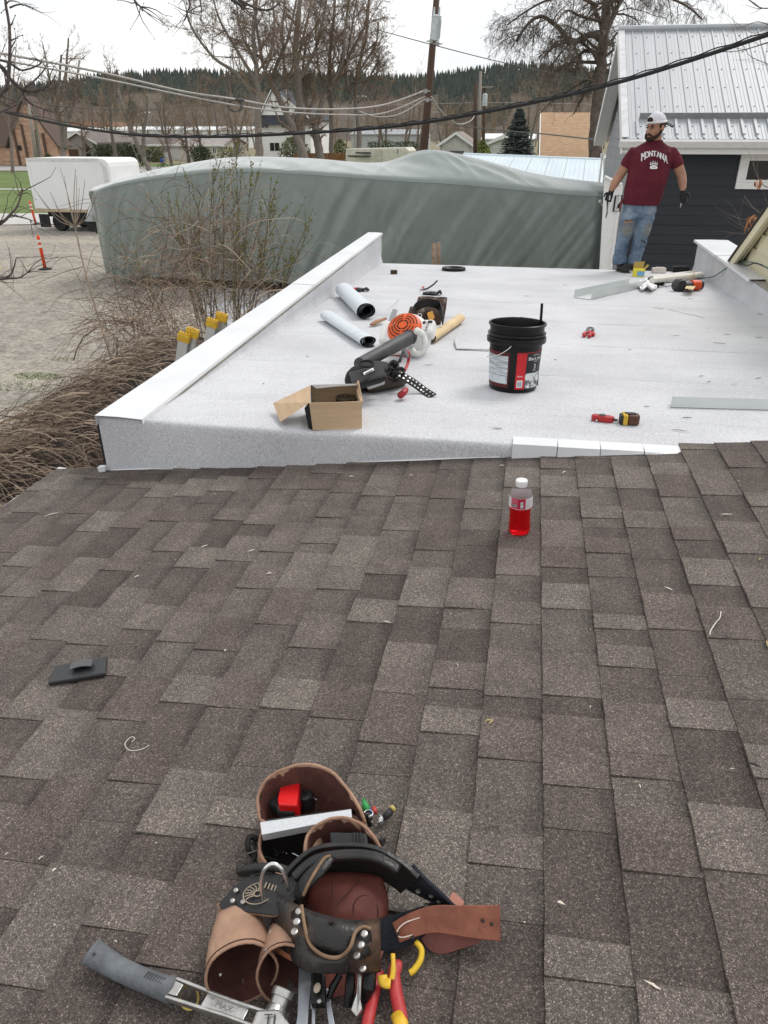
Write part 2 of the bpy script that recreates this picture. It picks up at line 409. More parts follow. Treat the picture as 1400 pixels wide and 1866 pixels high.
# --- low-slope roof: overlapping cap sheets, laid across, rolled over the front edge
XL, XR, YF, YB = -2.02, 2.13, 3.17, 10.50
lowroof = MB(); lowroof.prism([(XL, YF + .03, FZ0 - .012), (XL, YB - .01, fz(YB) - .012), (XL, YB - .01, fz(YB) - .25), (XL, YF + .03, FZ0 - .25)], (XR - XL, 0, 0))
low = build('low_slope_roof', lowroof, M('roof_edge_board', (.3, .27, .22), .8), house)
ys = [YF, 3.62, 4.55, 5.5, 6.42, 7.38, 8.3, 9.25, YB]
for i in range(1, len(ys)):
    y0, y1 = ys[i - 1] - (.07 if i > 1 else 0), ys[i]; nx = 36; P = []
    if i == 1:
        # front strip: comes down the face of the kerb, rounded top edge
        xs_ = [XL + (XR - XL) * q / 60 for q in range(61)]
        prof = [(-.012, None), (-.014, -.05), (-.013, -.022), (-.008, -.009), (.002, -.003), (.018, .000), (.05, .001), (.2, .002), (.45, .002)]
        for (dy, dz) in prof:
            row = []
            for x in xs_:
                wob = noise.noise((x * 2.2, dy * 3, 1)) * .010 * (1 if dy < .3 else .2)
                yy = YF + dy + wob * .6 - (0.02 * math.exp(-((x + 1.2) / .5) ** 2) if dy < .03 else 0)
                if dz is None: z = min(sz(x) + .004, FZ0 - .03)
                elif dz == -.05: z = FZ0 - .045 if sz(x) < FZ0 - .06 else min(sz(x) + .006, FZ0 - .015)
                else: z = fz(yy) + dz + wob * .5
                row.append(Vector((x, yy, z)))
            P.append(row)
        b_ = MB(); b_.grid(P); o = build('cap_sheet', b_, MEMB, low, smooth=True)
    else:
        for j in range(7):
            row = []
            yy = y0 + (y1 - y0) * (0 if j == 0 else (.004 if j == 1 else (j - 1) / 5))
            for q in range(nx + 1):
                x = XL + (XR - XL) * q / nx
                wv = noise.noise((x * 3.1, yy * 2.3, i)) * .0022
                ye = yy + noise.noise((x * 1.7, 0, i * 3.3)) * .008
                z = fz(ye) + wv + (.0016 if 1 <= j <= 2 else .0008 if j < 6 else -.0004) - (.0014 if j == 0 else 0)
                row.append(Vector((x, ye, z)))
            P.append(row)
        b_ = MB(); b_.grid(P); build('cap_sheet', b_, MEMB, low, smooth=False, auto=40)
# sheets turned up the parapets, parapet cores and copings
CAPZ = 2.762
PCORE = M('parapet_board', (.32, .30, .27), .8)
def XI(s, y): return -1.765 - .0290 * (y - 3.1) if s < 0 else XR
def parapet(side, y0, y1, cop_pieces):
    s = side
    p_ = MB(); vs_ = []
    for yy in (y0, y1):
        a, b = (XI(s, yy) - .235, XI(s, yy) - .004) if s < 0 else (XI(s, yy) + .004, XI(s, yy) + .36)
        vs_ += [(a, yy, CAPZ - .02), (b, yy, CAPZ - .02), (b, yy, fz(yy) - .45), (a, yy, fz(yy) - .45)]
    p_.add(vs_, [(3, 2, 1, 0), (4, 5, 6, 7), (0, 1, 5, 4), (1, 2, 6, 5), (2, 3, 7, 6), (3, 0, 4, 7)])
    par = build('parapet', p_, PCORE, house)
    # upturned membrane
    P = []; n = 40
    for j, zz in enumerate((0, .25, .5, .75, 1)):
        row = []
        for q in range(n + 1):
            yy = y0 + (y1 - y0) * q / n; h = CAPZ - .03 - fz(yy)
            d = .004 + noise.noise((yy * 2, zz * 2, s)) * .004 + (.018 * (1 - zz) if zz == 0 else 0)
            row.append(Vector((XI(s, yy) - s * d, yy, fz(yy) + .001 + max(h, .002) * zz)))
        P.append(row if s < 0 else row[::-1])
    g_ = MB(); g_.grid(P); build('upturn', g_, MEMB, par, smooth=True)
    # coping lengths
    for (ya, yb, o0, o1, i0, i1, dz) in cop_pieces:
        g_ = MB(); P = []
        for q in range(9):
            t = q / 8; yy = ya + (yb - ya) * t; xo = o0 + (o1 - o0) * t; xn = i0 + (i1 - i0) * t
            wv = noise.noise((yy * 1.5, 3, s)) * .004
            lip = .05 if s < 0 else .055
            P.append([Vector((xo - s * -.0, yy, CAPZ + dz - lip)), Vector((xo, yy, CAPZ + dz)), Vector(((xo + xn) / 2, yy, CAPZ + dz + .001 + wv * .3)), Vector((xn, yy, CAPZ + dz - .004 + wv)), Vector((xn + s * -.004, yy, CAPZ + dz - .028 + wv))])
        if s > 0: P = [r[::-1] for r in P]
        g_.grid(P, (0, 0, -.0015)); build('coping', g_, WHITE_METAL, par)
    return par
parapet(-1, 3.19, 10.52, [(3.135, 6.72, -2.022, -2.10, -1.775, -1.885, 0), (6.70, 10.64, -2.098, -2.185, -1.883, -1.985, .0035)])
parapet(1, 6.0, 10.52, [(7.75, 9.3, 2.50, 2.51, 2.085, 2.10, 0), (9.28, 10.66, 2.50, 2.51, 2.09, 2.10, .0035)])
# left end of the kerb: exposed edge with black underlay and white scraps
mb = MB(); mb.bx(-2.036, -2.024, 3.16, 3.30, sz(-2.04) + .01, FZ0 - .02); build('kerb_end', mb, M('black_underlay', (.02, .02, .022), .7), house)
mb = MB(); mb.prism([(-2.055, 3.13, 2.456), (-2.02, 3.13, 2.462), (-2.018, 3.13, 2.488), (-2.06, 3.13, 2.482)], (0, .03, 0)); build('flashing_scrap', mb, WHITE_METAL, house)
# pale flashing strip under the kerb, and the four white metal pieces right of the middle
P = [[Vector((x, YF - .02 - .012 * noise.noise((x * 3, 0, 0)), sz(x) + .009)), Vector((x, YF - .004, sz(x) + .016 + .010 * max(0, noise.noise((x * 2.5, 4, 0))))), ] for x in [(-2.0 + q * .05) for q in range(40)]]
mb = MB(); mb.grid(P, (0, .002, -.002)); build('flashing_strip', mb, WHITE_METAL, house)
fx = [0.006, .205, .390, .575, .735]
for q in range(4):
    a, b = fx[q], fx[q + 1] - .003; e = [0, .004, .001, .005][q]
    g_ = MB(); P = []
    for x in (a, (a + b) / 2, b):
        zb = sz(x) + .006; zt = FZ0 + .006 + (x - .0) * .012
        P.append([Vector((x, YF - .028 - e, zb)), Vector((x, YF - .022 - e, zt - .002)), Vector((x, YF + .055, zt + .006 - .001 * q))])
    g_.grid(P, (0, .002, -.002)); build('edge_flashing', g_, WHITE_METAL, house, bevel=.0008, seg=1)
# small debris on both roofs
def debris_mat(i): return [M('dry_leaf_brown', (.16, .10, .05), .8), M('black_scrap', (.03, .03, .03), .7), M('pale_straw', (.62, .56, .42), .8), M('grey_twig', (.2, .17, .14), .8)][i]
# ================================================================ ground and far setting
GRAVEL = M('gravel', (.215, .195, .168), .95, var=.3, scale=2.5, bump=.6, bscale=18, col2=(.33, .30, .258), pos=True, detail=8)
n_ = GRAVEL.node_tree; _L = n_.links.new; _p = n_.nodes['Principled BSDF']; _r = n_.nodes[GRAVEL['ramp']]
_g = n_.nodes.new('ShaderNodeNewGeometry'); _m = n_.nodes.new('ShaderNodeMapping'); _m.inputs['Rotation'].default_value = (0, 0, -.45); _m.inputs['Scale'].default_value = (.16, .55, 1); _L(_g.outputs['Position'], _m.inputs[0])
_n = n_.nodes.new('ShaderNodeTexNoise'); _n.inputs['Scale'].default_value = .8; _n.inputs['Detail'].default_value = 5; _L(_m.outputs[0], _n.inputs[0])
_q = n_.nodes.new('ShaderNodeMapRange'); _q.inputs[1].default_value = .45; _q.inputs[2].default_value = .72; _L(_n.outputs[0], _q.inputs[0])
_x = n_.nodes.new('ShaderNodeMix'); _x.data_type = 'RGBA'; _L(_q.outputs[0], _x.inputs[0]); _L(_r.outputs[0], _x.inputs[6]); _x.inputs[7].default_value = (.37, .33, .27, 1)
_v = n_.nodes.new('ShaderNodeTexVoronoi'); _v.inputs['Scale'].default_value = 16; _L(_g.outputs['Position'], _v.inputs['Vector'])
_s = n_.nodes.new('ShaderNodeSeparateColor'); _L(_v.outputs['Color'], _s.inputs[0]); _k = n_.nodes.new('ShaderNodeMapRange'); _k.inputs[3].default_value = .72; _k.inputs[4].default_value = 1.25; _L(_s.outputs[0], _k.inputs[0])
_w = n_.nodes.new('ShaderNodeVectorMath'); _w.operation = 'SCALE'; _L(_x.outputs[2], _w.inputs[0]); _L(_k.outputs[0], _w.inputs['Scale']); _L(_w.outputs[0], _p.inputs['Base Color'])

GRASS = M('lawn_green', (.085, .125, .030), .95, col2=(.13, .18, .05), scale=.5, bump=.5, bscale=30, pos=True, detail=8)
CONC = M('concrete', (.46, .45, .43), .85, var=.1, scale=1.2, bump=.1, bscale=40, pos=True, detail=6)
ASPH = M('asphalt', (.20, .20, .20), .9, var=.12, scale=.6, bump=.2, pos=True)
DRY = M('dry_grass_earth', (.17, .15, .09), .95, col2=(.24, .21, .13), scale=.3, pos=True)
mb = MB(); mb.grid([[(-1800, -400, 0), (1800, -400, 0)], [(-1800, 2600, 0), (1800, 2600, 0)]][::-1]); struct('ground', mb, GRAVEL)
def sheet(name, pts, z, mat):
    m_ = MB(); m_.add([(p[0], p[1], z) for p in pts], [tuple(range(len(pts)))]); return struct(name, m_, mat)
def G(x, y): v = onZ(x, y, 0); return (v.x, v.y)
# lawn (left), pavement in front of it, path across, street behind, far lawns
A = G(0, 396); B = G(120, 381)
sheet('lawn', [(-90, 26), (-27.9, 39.2), (-16, 42), (-8, 44), (10, 46), (30, 84), (-64, 84), (-150, 84)], .012, GRASS)
sheet('pavement', [(-90, 19), (-27.5, 33.2), (-20, 35.5), (-15.4, 41.9), (-27.9, 39.1), (-90, 25.9)], .03, CONC)
sheet('path', [(-120, 55.0), (-36, 56.2), (-10, 57), (-10, 57.9), (-36, 57.2), (-120, 56.1)], .02, CONC)
sheet('kerb', [(-260, 82.6), (200, 84.2), (200, 85.2), (-260, 83.6)], .10, CONC)
sheet('street', [(-400, 83.7), (300, 85.4), (300, 97), (-400, 97)], .016, M('street_asphalt', (.33, .32, .31), .9, var=.08, scale=.5, pos=True))
sheet('verge', [(-400, 97), (300, 97), (300, 600), (-400, 600)], .014, DRY)
sheet('grass_verge', [(-400, 97.5), (300, 97.5), (300, 107), (-400, 107)], .03, GRASS)
sheet('concrete_pad', [G(350, 522), G(560, 528), (-2.6, 12.0), (-5.0, 12.5)], .022, M('pad_concrete', (.42, .42, .43), .85, var=.06, scale=1, pos=True))
# tracks of pale dust in the gravel
def patch(name, cx, cy, rx, ry, rot, z, mat, seed):
    q = random.Random(seed); pts = []
    for i in range(40):
        a = 2 * math.pi * i / 40; k = 1 + .25 * noise.noise((math.cos(a) * 1.5, math.sin(a) * 1.5, seed))
        x, y = rx * k * math.cos(a), ry * k * math.sin(a); pts.append((cx + x * math.cos(rot) - y * math.sin(rot), cy + x * math.sin(rot) + y * math.cos(rot)))
    return sheet(name, pts, z, mat)
# tufts of grass by the hedge
tm = MB(); q = random.Random(5)
for (px, py, n, rad) in ((70, 686, 260, .30), (30, 705, 150, .4), (110, 655, 50, .2), (120, 690, 40, .3), (25, 740, 40, .3)):
    g = onZ(px, py, 0)
    for i in range(n):
        a = q.uniform(0, 6.3); r_ = rad * math.sqrt(q.random()); b = Vector((g.x + r_ * math.cos(a) * 1.6, g.y + r_ * math.sin(a) * .7, 0)); h = q.uniform(.015, .05)
        d = Vector((q.uniform(-.04, .04), q.uniform(-.04, .04), h)); sx = Vector((.006, .003, 0))
        tm.add([b - sx, b + sx, b + d], [(0, 1, 2)])
tag(build('grass_tufts', tm, M('tuft_green', (.16, .22, .06), .8, var=.3, scale=20)), 'sparse green grass tufts in the gravel by the hedge', 'grass', kind='stuff')
# ---- wooded hills
HT = [(-300, 165), (0, 163), (120, 152), (200, 138), (330, 132), (450, 133), (560, 138), (700, 141), (800, 138), (850, 130), (900, 122), (950, 119), (1000, 123), (1060, 128), (1150, 140), (1300, 150), (1700, 170)]
def hill_top(px):
    for i in range(len(HT) - 1):
        if HT[i][0] <= px <= HT[i + 1][0]:
            t = (px - HT[i][0]) / (HT[i + 1][0] - HT[i][0]); t = t * t * (3 - 2 * t); return HT[i][1] + (HT[i + 1][1] - HT[i][1]) * t
    return 165
P = []; NC = 80; hillpts = []
for j in range(15):
    row = []
    for i in range(NC + 1):
        px = -300 + 2000 * i / NC; t = j / 14; Dp = 330 + 720 * t
        w0 = W(px, 240, Dp); top = W(px, hill_top(px) + 7, 1050).z
        h = top * (t ** 1.25) * (1 if j < 14 else .97) + noise.noise((px * .006, t * 3, 1)) * 9 * t * (1 - t) * 2
        row.append(Vector((w0.x, w0.y, h if j else -1)))
    P.append(row)
back = [Vector((p.x * 1.25, p.y * 1.25, -5)) for p in P[-1]]
mb = MB(); mb.grid(P + [back]); struct('hills', mb, M('hill_floor', (.055, .046, .034), .95, col2=(.105, .082, .058), scale=.02, pos=True), smooth=True)
# conifers on the hill: one far-off wood
cm = MB(); q = random.Random(3)
def cone_tree(mb, b, h, r, n=6):
    x, y, z = b
    for (z0, z1, rr_) in ((.12, .62, 1), (.38, .85, .72), (.64, 1, .45)):
        a0 = q.uniform(0, 6); vs = [(x + r * rr_ * math.cos(a0 + 6.283 * k / n) * q.uniform(.8, 1.15), y + r * rr_ * math.sin(a0 + 6.283 * k / n), z + h * z0) for k in range(n)] + [(x, y, z + h * z1)]
        mb.add(vs, [(k, (k + 1) % n, n) for k in range(n)])
def hill_z(i, j, fx, fy):
    a = P[j][i].lerp(P[j][i + 1], fx); b = P[j + 1][i].lerp(P[j + 1][i + 1], fx); return a.lerp(b, fy)
bm_ = MB()
for _ in range(13000):
    t = q.random() ** .8; jf = 1.0 + t * 12.98; j = int(jf); i = q.randrange(NC)
    c = hill_z(i, j, q.random(), jf - j); px, py, pz = proj(c)
    dens = noise.noise((px * .012, py * .03, 5)) + (jf - 7.5) / 5.5
    if 640 < px < 800: dens -= .25
    if 800 < px < 930: dens += .8
    if dens < -.18: continue
    h = q.uniform(8, 14.5) * (.75 + .25 * q.random()); cone_tree(cm, c, h, h * q.uniform(.15, .2))
# a ragged row along the skyline
for _ in range(900):
    i = q.randrange(NC); c = P[-1][i].lerp(P[-1][i + 1], q.random()); h = q.uniform(4, 11) * (.8 + .7 * abs(noise.noise((i * .4, 3, 1)))); cone_tree(cm, c, h, h * .16)
tag(build('conifer_wood', cm, M('conifer_hazed', (.052, .066, .058), .95, col2=(.092, .108, .092), scale=.05, pos=True)), 'dark conifer wood covering the far hills', 'forest', kind='stuff')  # greens lightened so the colour itself carries the haze
# ================================================================ neighbouring buildings
NAVY = M('navy_siding', (.028, .032, .040), .6, var=.12, scale=2, bump=.12, bscale=30, stretch=(.15, 1, 4))
GREYS = M('grey_siding', (.27, .275, .285), .65, var=.08, scale=2, bump=.1, bscale=40)
METROOF = M('pale_metal_roof', (.37, .39, .41), .5, .1, var=.05, scale=1.2, spec=.5, stretch=(3, .3, .3))
GREYTRIM = M('grey_bar', (.24, .25, .26), .5, .2)
GLASS = M('dark_window_glass', (.012, .013, .014), .08, spec=.6, var=.3, scale=2)
SOFF = M('white_soffit', (.72, .72, .72), .6, var=.03)
dh = thing('metal_roofed_house', 'house with navy lap siding, grey gable end and pale ribbed metal roof', 'house', (4.6, 19.4, 0))
EX, EYF, EZ, RY_, RZ_, EYB = 1.55, 15.8, 3.90, 19.45, 5.90, 23.1; HX1 = 8.2
WX, WY = 1.86, 16.22
mb = MB(); mb.bx(WX + .02, HX1 - .3, WY + .02, 22.7, 0, 3.75); build('wall', mb, GREYS, dh)
zb = .25; i = 0
while zb < 3.72:
    m_ = MB(); h = min(.182, 3.74 - zb); m_.prism([(WX - .006, WY + .02, zb + .178), (WX - .006, WY - .002, zb + .178), (WX - .006, WY - .014, zb - .006), (WX - .006, WY + .02, zb - .006)][::-1], (HX1 - .3 - WX, 0, 0))
    build('siding_board', m_, NAVY, dh); zb += .178; i += 1
# gable end boards
sl = (RZ_ - EZ) / (RY_ - EYF)
zb = .25
while zb < 5.6:
    z1 = zb + .19
    inset = max(0, (z1 + .10 - 3.74) / sl)
    y0, y1 = WY - .01 + inset, 22.7 - inset
    if y1 - y0 > .3:
        m_ = MB(); m_.prism([(WX + .02, y0, z1), (WX - .004, y0, z1), (WX - .018, y0, zb - .006), (WX + .02, y0, zb - .006)], (0, y1 - y0, 0)); build('gable_board', m_, GREYS, dh)
    zb = z1
mb = MB(); mb.prism([(WX + .03, WY, 3.7), (WX + .03, RY_, 3.7 + (RY_ - WY) * sl), (WX + .03, 22.7, 3.7)], (HX1 - 2.2, 0, 0)); build('gable_wall', mb, GREYS, dh)
# roof slopes as ribbed panels
pw = .229 * 4; x = EX; k = 0
nrm = Vector((0, -sl, 1)).normalized(); up_ = Vector((0, 1, sl)).normalized(); slen = math.hypot(RY_ - EYF, RZ_ - EZ)
while x < HX1:
    x1 = min(x + pw, HX1); prof = []
    for r_ in range(4):
        c = x + r_ * .229
        prof += [(c - .0, 0), (c + .012, 0), (c + .022, .02), (c + .042, .02), (c + .052, 0), (c + .11, 0), (c + .118, .004), (c + .126, 0), (c + .17, 0), (c + .178, .004), (c + .186, 0)]
    prof.append((x1 - .001, 0)); prof = [p for p in prof if p[0] <= x1 - .0005]
    for side in (0, 1):
        b0 = Vector((0, EYF - .06, EZ - .06 * sl)) if side == 0 else Vector((0, EYB + .06, EZ - .06 * sl))
        uu = up_ if side == 0 else Vector((0, -1, sl)).normalized(); nn = nrm if side == 0 else Vector((0, sl, 1)).normalized()
        m_ = MB(); rows = []
        for t in (0, slen + .06):
            rows.append([Vector((a, 0, 0)) + b0 + uu * t + nn * (h + .02) for a, h in prof])
        if side: rows = rows[::-1]
        m_.grid(rows, tuple(nn * -.004)); build('roof_panel', m_, METROOF, dh)
    x = x1; k += 1
# screws
m_ = MB()
xs_ = EX + .09
while xs_ < 6:
    for t in (.35, 1.05, 1.75, 2.45, 3.15, 3.85): m_.box(Vector((xs_, EYF, EZ)) + up_ * t + nrm * .022, (.022, .022, .012))
    xs_ += .229
build('roof_screws', m_, M('dark_screw', (.08, .08, .08), .5), dh, kind='stuff')
mb = MB(); _a, _b = Vector((EX - .03, EYF - .07, EZ - .03)) + nrm * .047, Vector((EX - .03, RY_, RZ_)) + nrm * .047; mb.prism([_a, _b, _b + Vector((.13, 0, 0)), _a + Vector((.13, 0, 0))], tuple(nrm * .008)); build('rake_trim', mb, M('pale_trim_metal', (.52, .53, .54), .5), dh)
mb = MB(); mb.tube([(EX - .03, RY_, RZ_ + .05), (HX1, RY_, RZ_ + .05)], .07, 8); build('ridge_cap', mb, METROOF, dh)
mb = MB(); mb.box(Vector(((EX + HX1) / 2 + .15, 0, 0)) + Vector((0, EYF, EZ)) + up_ * .62 + nrm * .06, (HX1 - EX - .3, .02, .13), M=Matrix.Rotation(math.atan(sl) * .55, 3, 'X')); build('snow_guard_bar', mb, GREYTRIM, dh)
m_ = MB(); xs_ = EX + .03 + .0
while xs_ < HX1 - .2:
    m_.box(Vector((xs_, EYF, EZ)) + up_ * .30 + nrm * .04, (.045, .50, .035), M=Matrix.Rotation(math.atan(sl), 3, 'X')); xs_ += .229
build('snow_guard_bracket', m_, METROOF, dh, kind='stuff')
# gutter, fascia, rakes, soffits
mb = MB(); mb.prism([(EX - .05, EYF - .16, EZ - .02), (EX - .05, EYF - .18, EZ - .06), (EX - .05, EYF - .12, EZ - .16), (EX - .05, EYF - .03, EZ - .17), (EX - .05, EYF - .03, EZ - .05), (EX - .05, EYF - .14, EZ - .04)], (HX1 - EX, 0, 0)); build('gutter', mb, WHITE_PAINT, dh)
mb = MB(); mb.bx(EX + .02, HX1, EYF - .02, EYF + .02, EZ - .26, EZ - .06); build('fascia', mb, WHITE_PAINT, dh)
mb = MB(); mb.bx(EX + .02, HX1, EYF + .022, WY - .02, EZ - .27, EZ - .25); build('soffit', mb, SOFF, dh)
for s_ in (0, 1):
    a = Vector((EX - .02, EYF - .08, EZ - .05)) if s_ == 0 else Vector((EX - .02, EYB + .08, EZ - .05)); b = Vector((EX - .02, RY_, RZ_ + .0))
    mb = MB(); mb.prism([a, b, b - Vector((0, 0, .2)), a - Vector((0, 0, .2))], (.035, 0, 0)); build('rake_board', mb, WHITE_PAINT, dh)
    mb = MB(); o1 = Vector((.04, 0, -.17)); mb.prism([a + o1, b + o1, b + o1 - Vector((0, 0, .02)), a + o1 - Vector((0, 0, .02))], (WX - EX - .06, 0, 0)); build('rake_soffit', mb, SOFF, dh)
mb = MB(); mb.bx(WX - .035, WX + .09, WY - .045, WY + .05, .1, 3.7); build('corner_trim', mb, GREYS, dh)
# window
a = onY(1352, 275, WY); b = onY(1420, 345, WY); wz0, wz1 = b.z, a.z; wx0 = a.x; wx1 = wx0 + 1.15
win = MB()
for (x0, x1, z0, z1) in ((wx0, wx1, wz1 - .11, wz1), (wx0, wx1, wz0, wz0 + .11), (wx0, wx0 + .11, wz0 + .111, wz1 - .111), (wx1 - .11, wx1, wz0 + .111, wz1 - .111)): win.bx(x0, x1, WY - .06, WY - .0, z0, z1)
wf = build('window', win, WHITE_PAINT, dh, bevel=.004)
mb = MB(); mb.bx(wx0 + .105, wx1 - .105, WY - .035, WY - .02, wz0 + .105, wz1 - .105); build('pane', mb, GLASS, wf)
mb = MB()
for (x0, x1, z0, z1) in ((wx0 + .11, wx1 - .11, wz1 - .16, wz1 - .112), (wx0 + .11, wx1 - .11, wz0 + .112, wz0 + .16), (wx0 + .11, wx0 + .16, wz0 + .161, wz1 - .161), (wx0 + .55, wx0 + .59, wz0 + .161, wz1 - .161)): mb.bx(x0, x1, WY - .05, WY - .02, z0, z1)
build('sash', mb, WHITE_PAINT, wf)
# electric bracket at the gable eave
mb = MB(); c = onX(1098, 283, WX - .02); mb.tube([c, c + Vector((0, -.0, -.9))], .03, 8); mb.box(c, (.1, .12, .1)); build('conduit', mb, WHITE_PAINT, dh)
# white panel with sloping head standing between cover and gable
YP = 15.3; pts = [onY(x, y, YP) for (x, y) in ((1102, 322), (1133, 337), (1122, 420), (1114, 500), (1103, 500))]
pts[3] = Vector((pts[3].x, YP, .05)); pts[4] = Vector((pts[4].x, YP, .05))
gp = thing('white_gate', 'tall narrow white gate panel with sloping top beside the covered trailer', 'gate', (pts[4].x, YP, .0))
mb = MB(); mb.prism(pts, (0, .06, 0)); build('panel', mb, WHITE_PAINT, gp, bevel=.01)
mb = MB(); q0, q1, q2, q3 = [onY(x, y, YP - .03) for (x, y) in ((1122, 357), (1134, 356), (1129, 385), (1118, 385))]; mb.tube([q0, q1, q2, q3], .017, 6, closed=True); build('handle', mb, M('black_paint_metal', (.015, .015, .016), .45), gp)
mb = MB(); mb.tube([pts[0] + Vector((0, -.01, 0)), pts[1] + Vector((0, -.01, 0))], .028, 6); mb.tube([pts[1] + Vector((0, -.01, 0)), pts[2] + Vector((0, -.01, 0)), pts[3] + Vector((0, -.01, 0))], .028, 6); build('edge_trim', mb, WHITE_PAINT, gp)
mb = MB()
for zc_ in (.7, 1.9): mb.box((pts[3].x - .01, YP + .03, zc_), (.05, .1, .12))
mb.bx(pts[3].x - .05, pts[3].x + .05, YP + .07, YP + .16, 0, 2.6); build('post', mb, GREYS, gp)
# ---- cream gable at the right edge
CREAM = M('cream_paint', (.62, .57, .40), .6, var=.05, scale=3, bump=.06)
cw = thing('cream_gable', 'cream board-clad gable with dark roof edge rising beside the right parapet', 'building', (2.6, 7.0, 2.4))
CX = 2.24
tp = lambda Y: 2.86 + (8.72 - Y) * .64
bt = lambda Y: 2.63
mb = MB(); mb.prism([(CX + .02, 8.7, bt(8.7)), (CX + .02, 8.7, tp(8.7) - .05), (CX + .02, 5.6, tp(5.6) - .05), (CX + .02, 5.6, bt(5.6))], (1.2, 0, 0)); build('wall', mb, CREAM, cw)
zb = 2.64
while zb < 4.6:
    z1 = zb + .155; y1 = min(8.7, 8.72 - (z1 + .06 - 2.86) / .64)
    if z1 < 2.86: y1 = 8.7
    if y1 > 5.7:
        m_ = MB(); m_.prism([(CX + .02, 5.6, z1), (CX + .004, 5.6, z1), (CX - .012, 5.6, zb - .004), (CX + .02, 5.6, zb - .004)], (0, y1 - 5.6, 0)); build('siding_board', m_, CREAM, cw)
    zb = z1 + .001
mb = MB(); mb.prism([(CX - .11, 8.9, tp(8.9) - .012), (CX - .11, 5.4, tp(5.4) - .012), (CX - .11, 5.4, tp(5.4) + .012), (CX - .11, 8.9, tp(8.9) + .012)], (1.45, 0, 0)); build('roof', mb, M('dark_roof_edge', (.025, .022, .02), .7), cw)
mb = MB(); mb.prism([(CX - .095, 8.87, tp(8.87) - .014), (CX - .095, 5.4, tp(5.4) - .014), (CX - .095, 5.4, tp(5.4) - .15), (CX - .095, 8.87, tp(8.87) - .12)], (.03, 0, 0)); build('rake_board', mb, CREAM, cw)
mb = MB(); mb.prism([(CX - .064, 8.84, tp(8.84) - .06), (CX - .064, 5.4, tp(5.4) - .06), (CX - .064, 5.4, tp(5.4) - .08), (CX - .064, 8.84, tp(8.84) - .08)], (.06, 0, 0)); build('soffit', mb, CREAM, cw)
m_ = MB(); q = random.Random(2); y_ = 8.6          # torn lower edge of the old cladding
while y_ > 5.7:
    l_ = q.uniform(.015, .06); m_.prism([(CX - .02, y_, 2.655), (CX - .02, y_ - l_, 2.655), (CX - .035, y_ - l_ * q.uniform(.2, .8), 2.655 - q.uniform(.03, .085))], (.008, 0, 0)); y_ -= l_ * .8
build('torn_edge', m_, M('pale_torn_fibre', (.66, .62, .5), .8), cw, kind='stuff')
# ---- RV under a grey-green cover
COVER = M('cover_fabric', (.158, .194, .176), .30, var=.10, scale=1.1, detail=8, spec=1.0, coat=.35)
n_ = COVER.node_tree; _p = n_.nodes['Principled BSDF']; _p.inputs['Coat Roughness'].default_value = .32; _p.inputs['Sheen Weight'].default_value = 1.0; _p.inputs['Sheen Roughness'].default_value = .32; _L = n_.links.new
_t = n_.nodes.new('ShaderNodeTexCoord'); _h = None
for (_sc, _rot, _st, _di) in ((2.6, -.35, (2.4, 1, .5), .012), (6.0, .2, (1.6, 1, .8), .006)):
    _m = n_.nodes.new('ShaderNodeMapping'); _m.inputs['Rotation'].default_value = (0, _rot, 0); _m.inputs['Scale'].default_value = _st; _L(_t.outputs['Object'], _m.inputs[0])
    _n = n_.nodes.new('ShaderNodeTexNoise'); _n.noise_type = 'RIDGED_MULTIFRACTAL'; _n.inputs['Scale'].default_value = _sc; _n.inputs['Detail'].default_value = 2.5; _n.inputs['Distortion'].default_value = .4; _L(_m.outputs[0], _n.inputs[0])
    _b = n_.nodes.new('ShaderNodeBump'); _b.inputs['Strength'].default_value = .5; _b.inputs['Distance'].default_value = _di; _L(_n.outputs[0], _b.inputs['Height'])
    if _h is not None: _L(_h, _b.inputs['Normal'])
    _h = _b.outputs[0]
_L(_h, _p.inputs['Normal'])
rv = thing('covered_trailer', 'long camper trailer under a grey-green tied fabric cover', 'trailer', (-5.3, 21, 0))
FT = [(160, 352, 20.5), (215, 334, 20.45), (300, 320, 20.4), (415, 309, 20.3), (560, 314, 20.1), (720, 325, 19.9), (850, 333, 19.6), (980, 345, 19.3), (1060, 352, 19.1), (1108, 352, 19.0)]
RD = [(178, 340), (235, 322), (330, 300), (430, 286), (560, 288), (690, 296), (775, 273), (860, 286), (985, 318), (1112, 334)]
NS = 170; rows = []
fx_ = [onY(a, b, Y) for a, b, Y in FT]; rx_ = [onY(a, b, Y + 1.5) for (a, b), (_, _, Y) in zip(RD, FT)]
ft = spline(fx_, 42); rd = spline(rx_, 42)
def rg_(x, y, z): return .5 - abs(noise.noise((x, y, z))) * 1.6
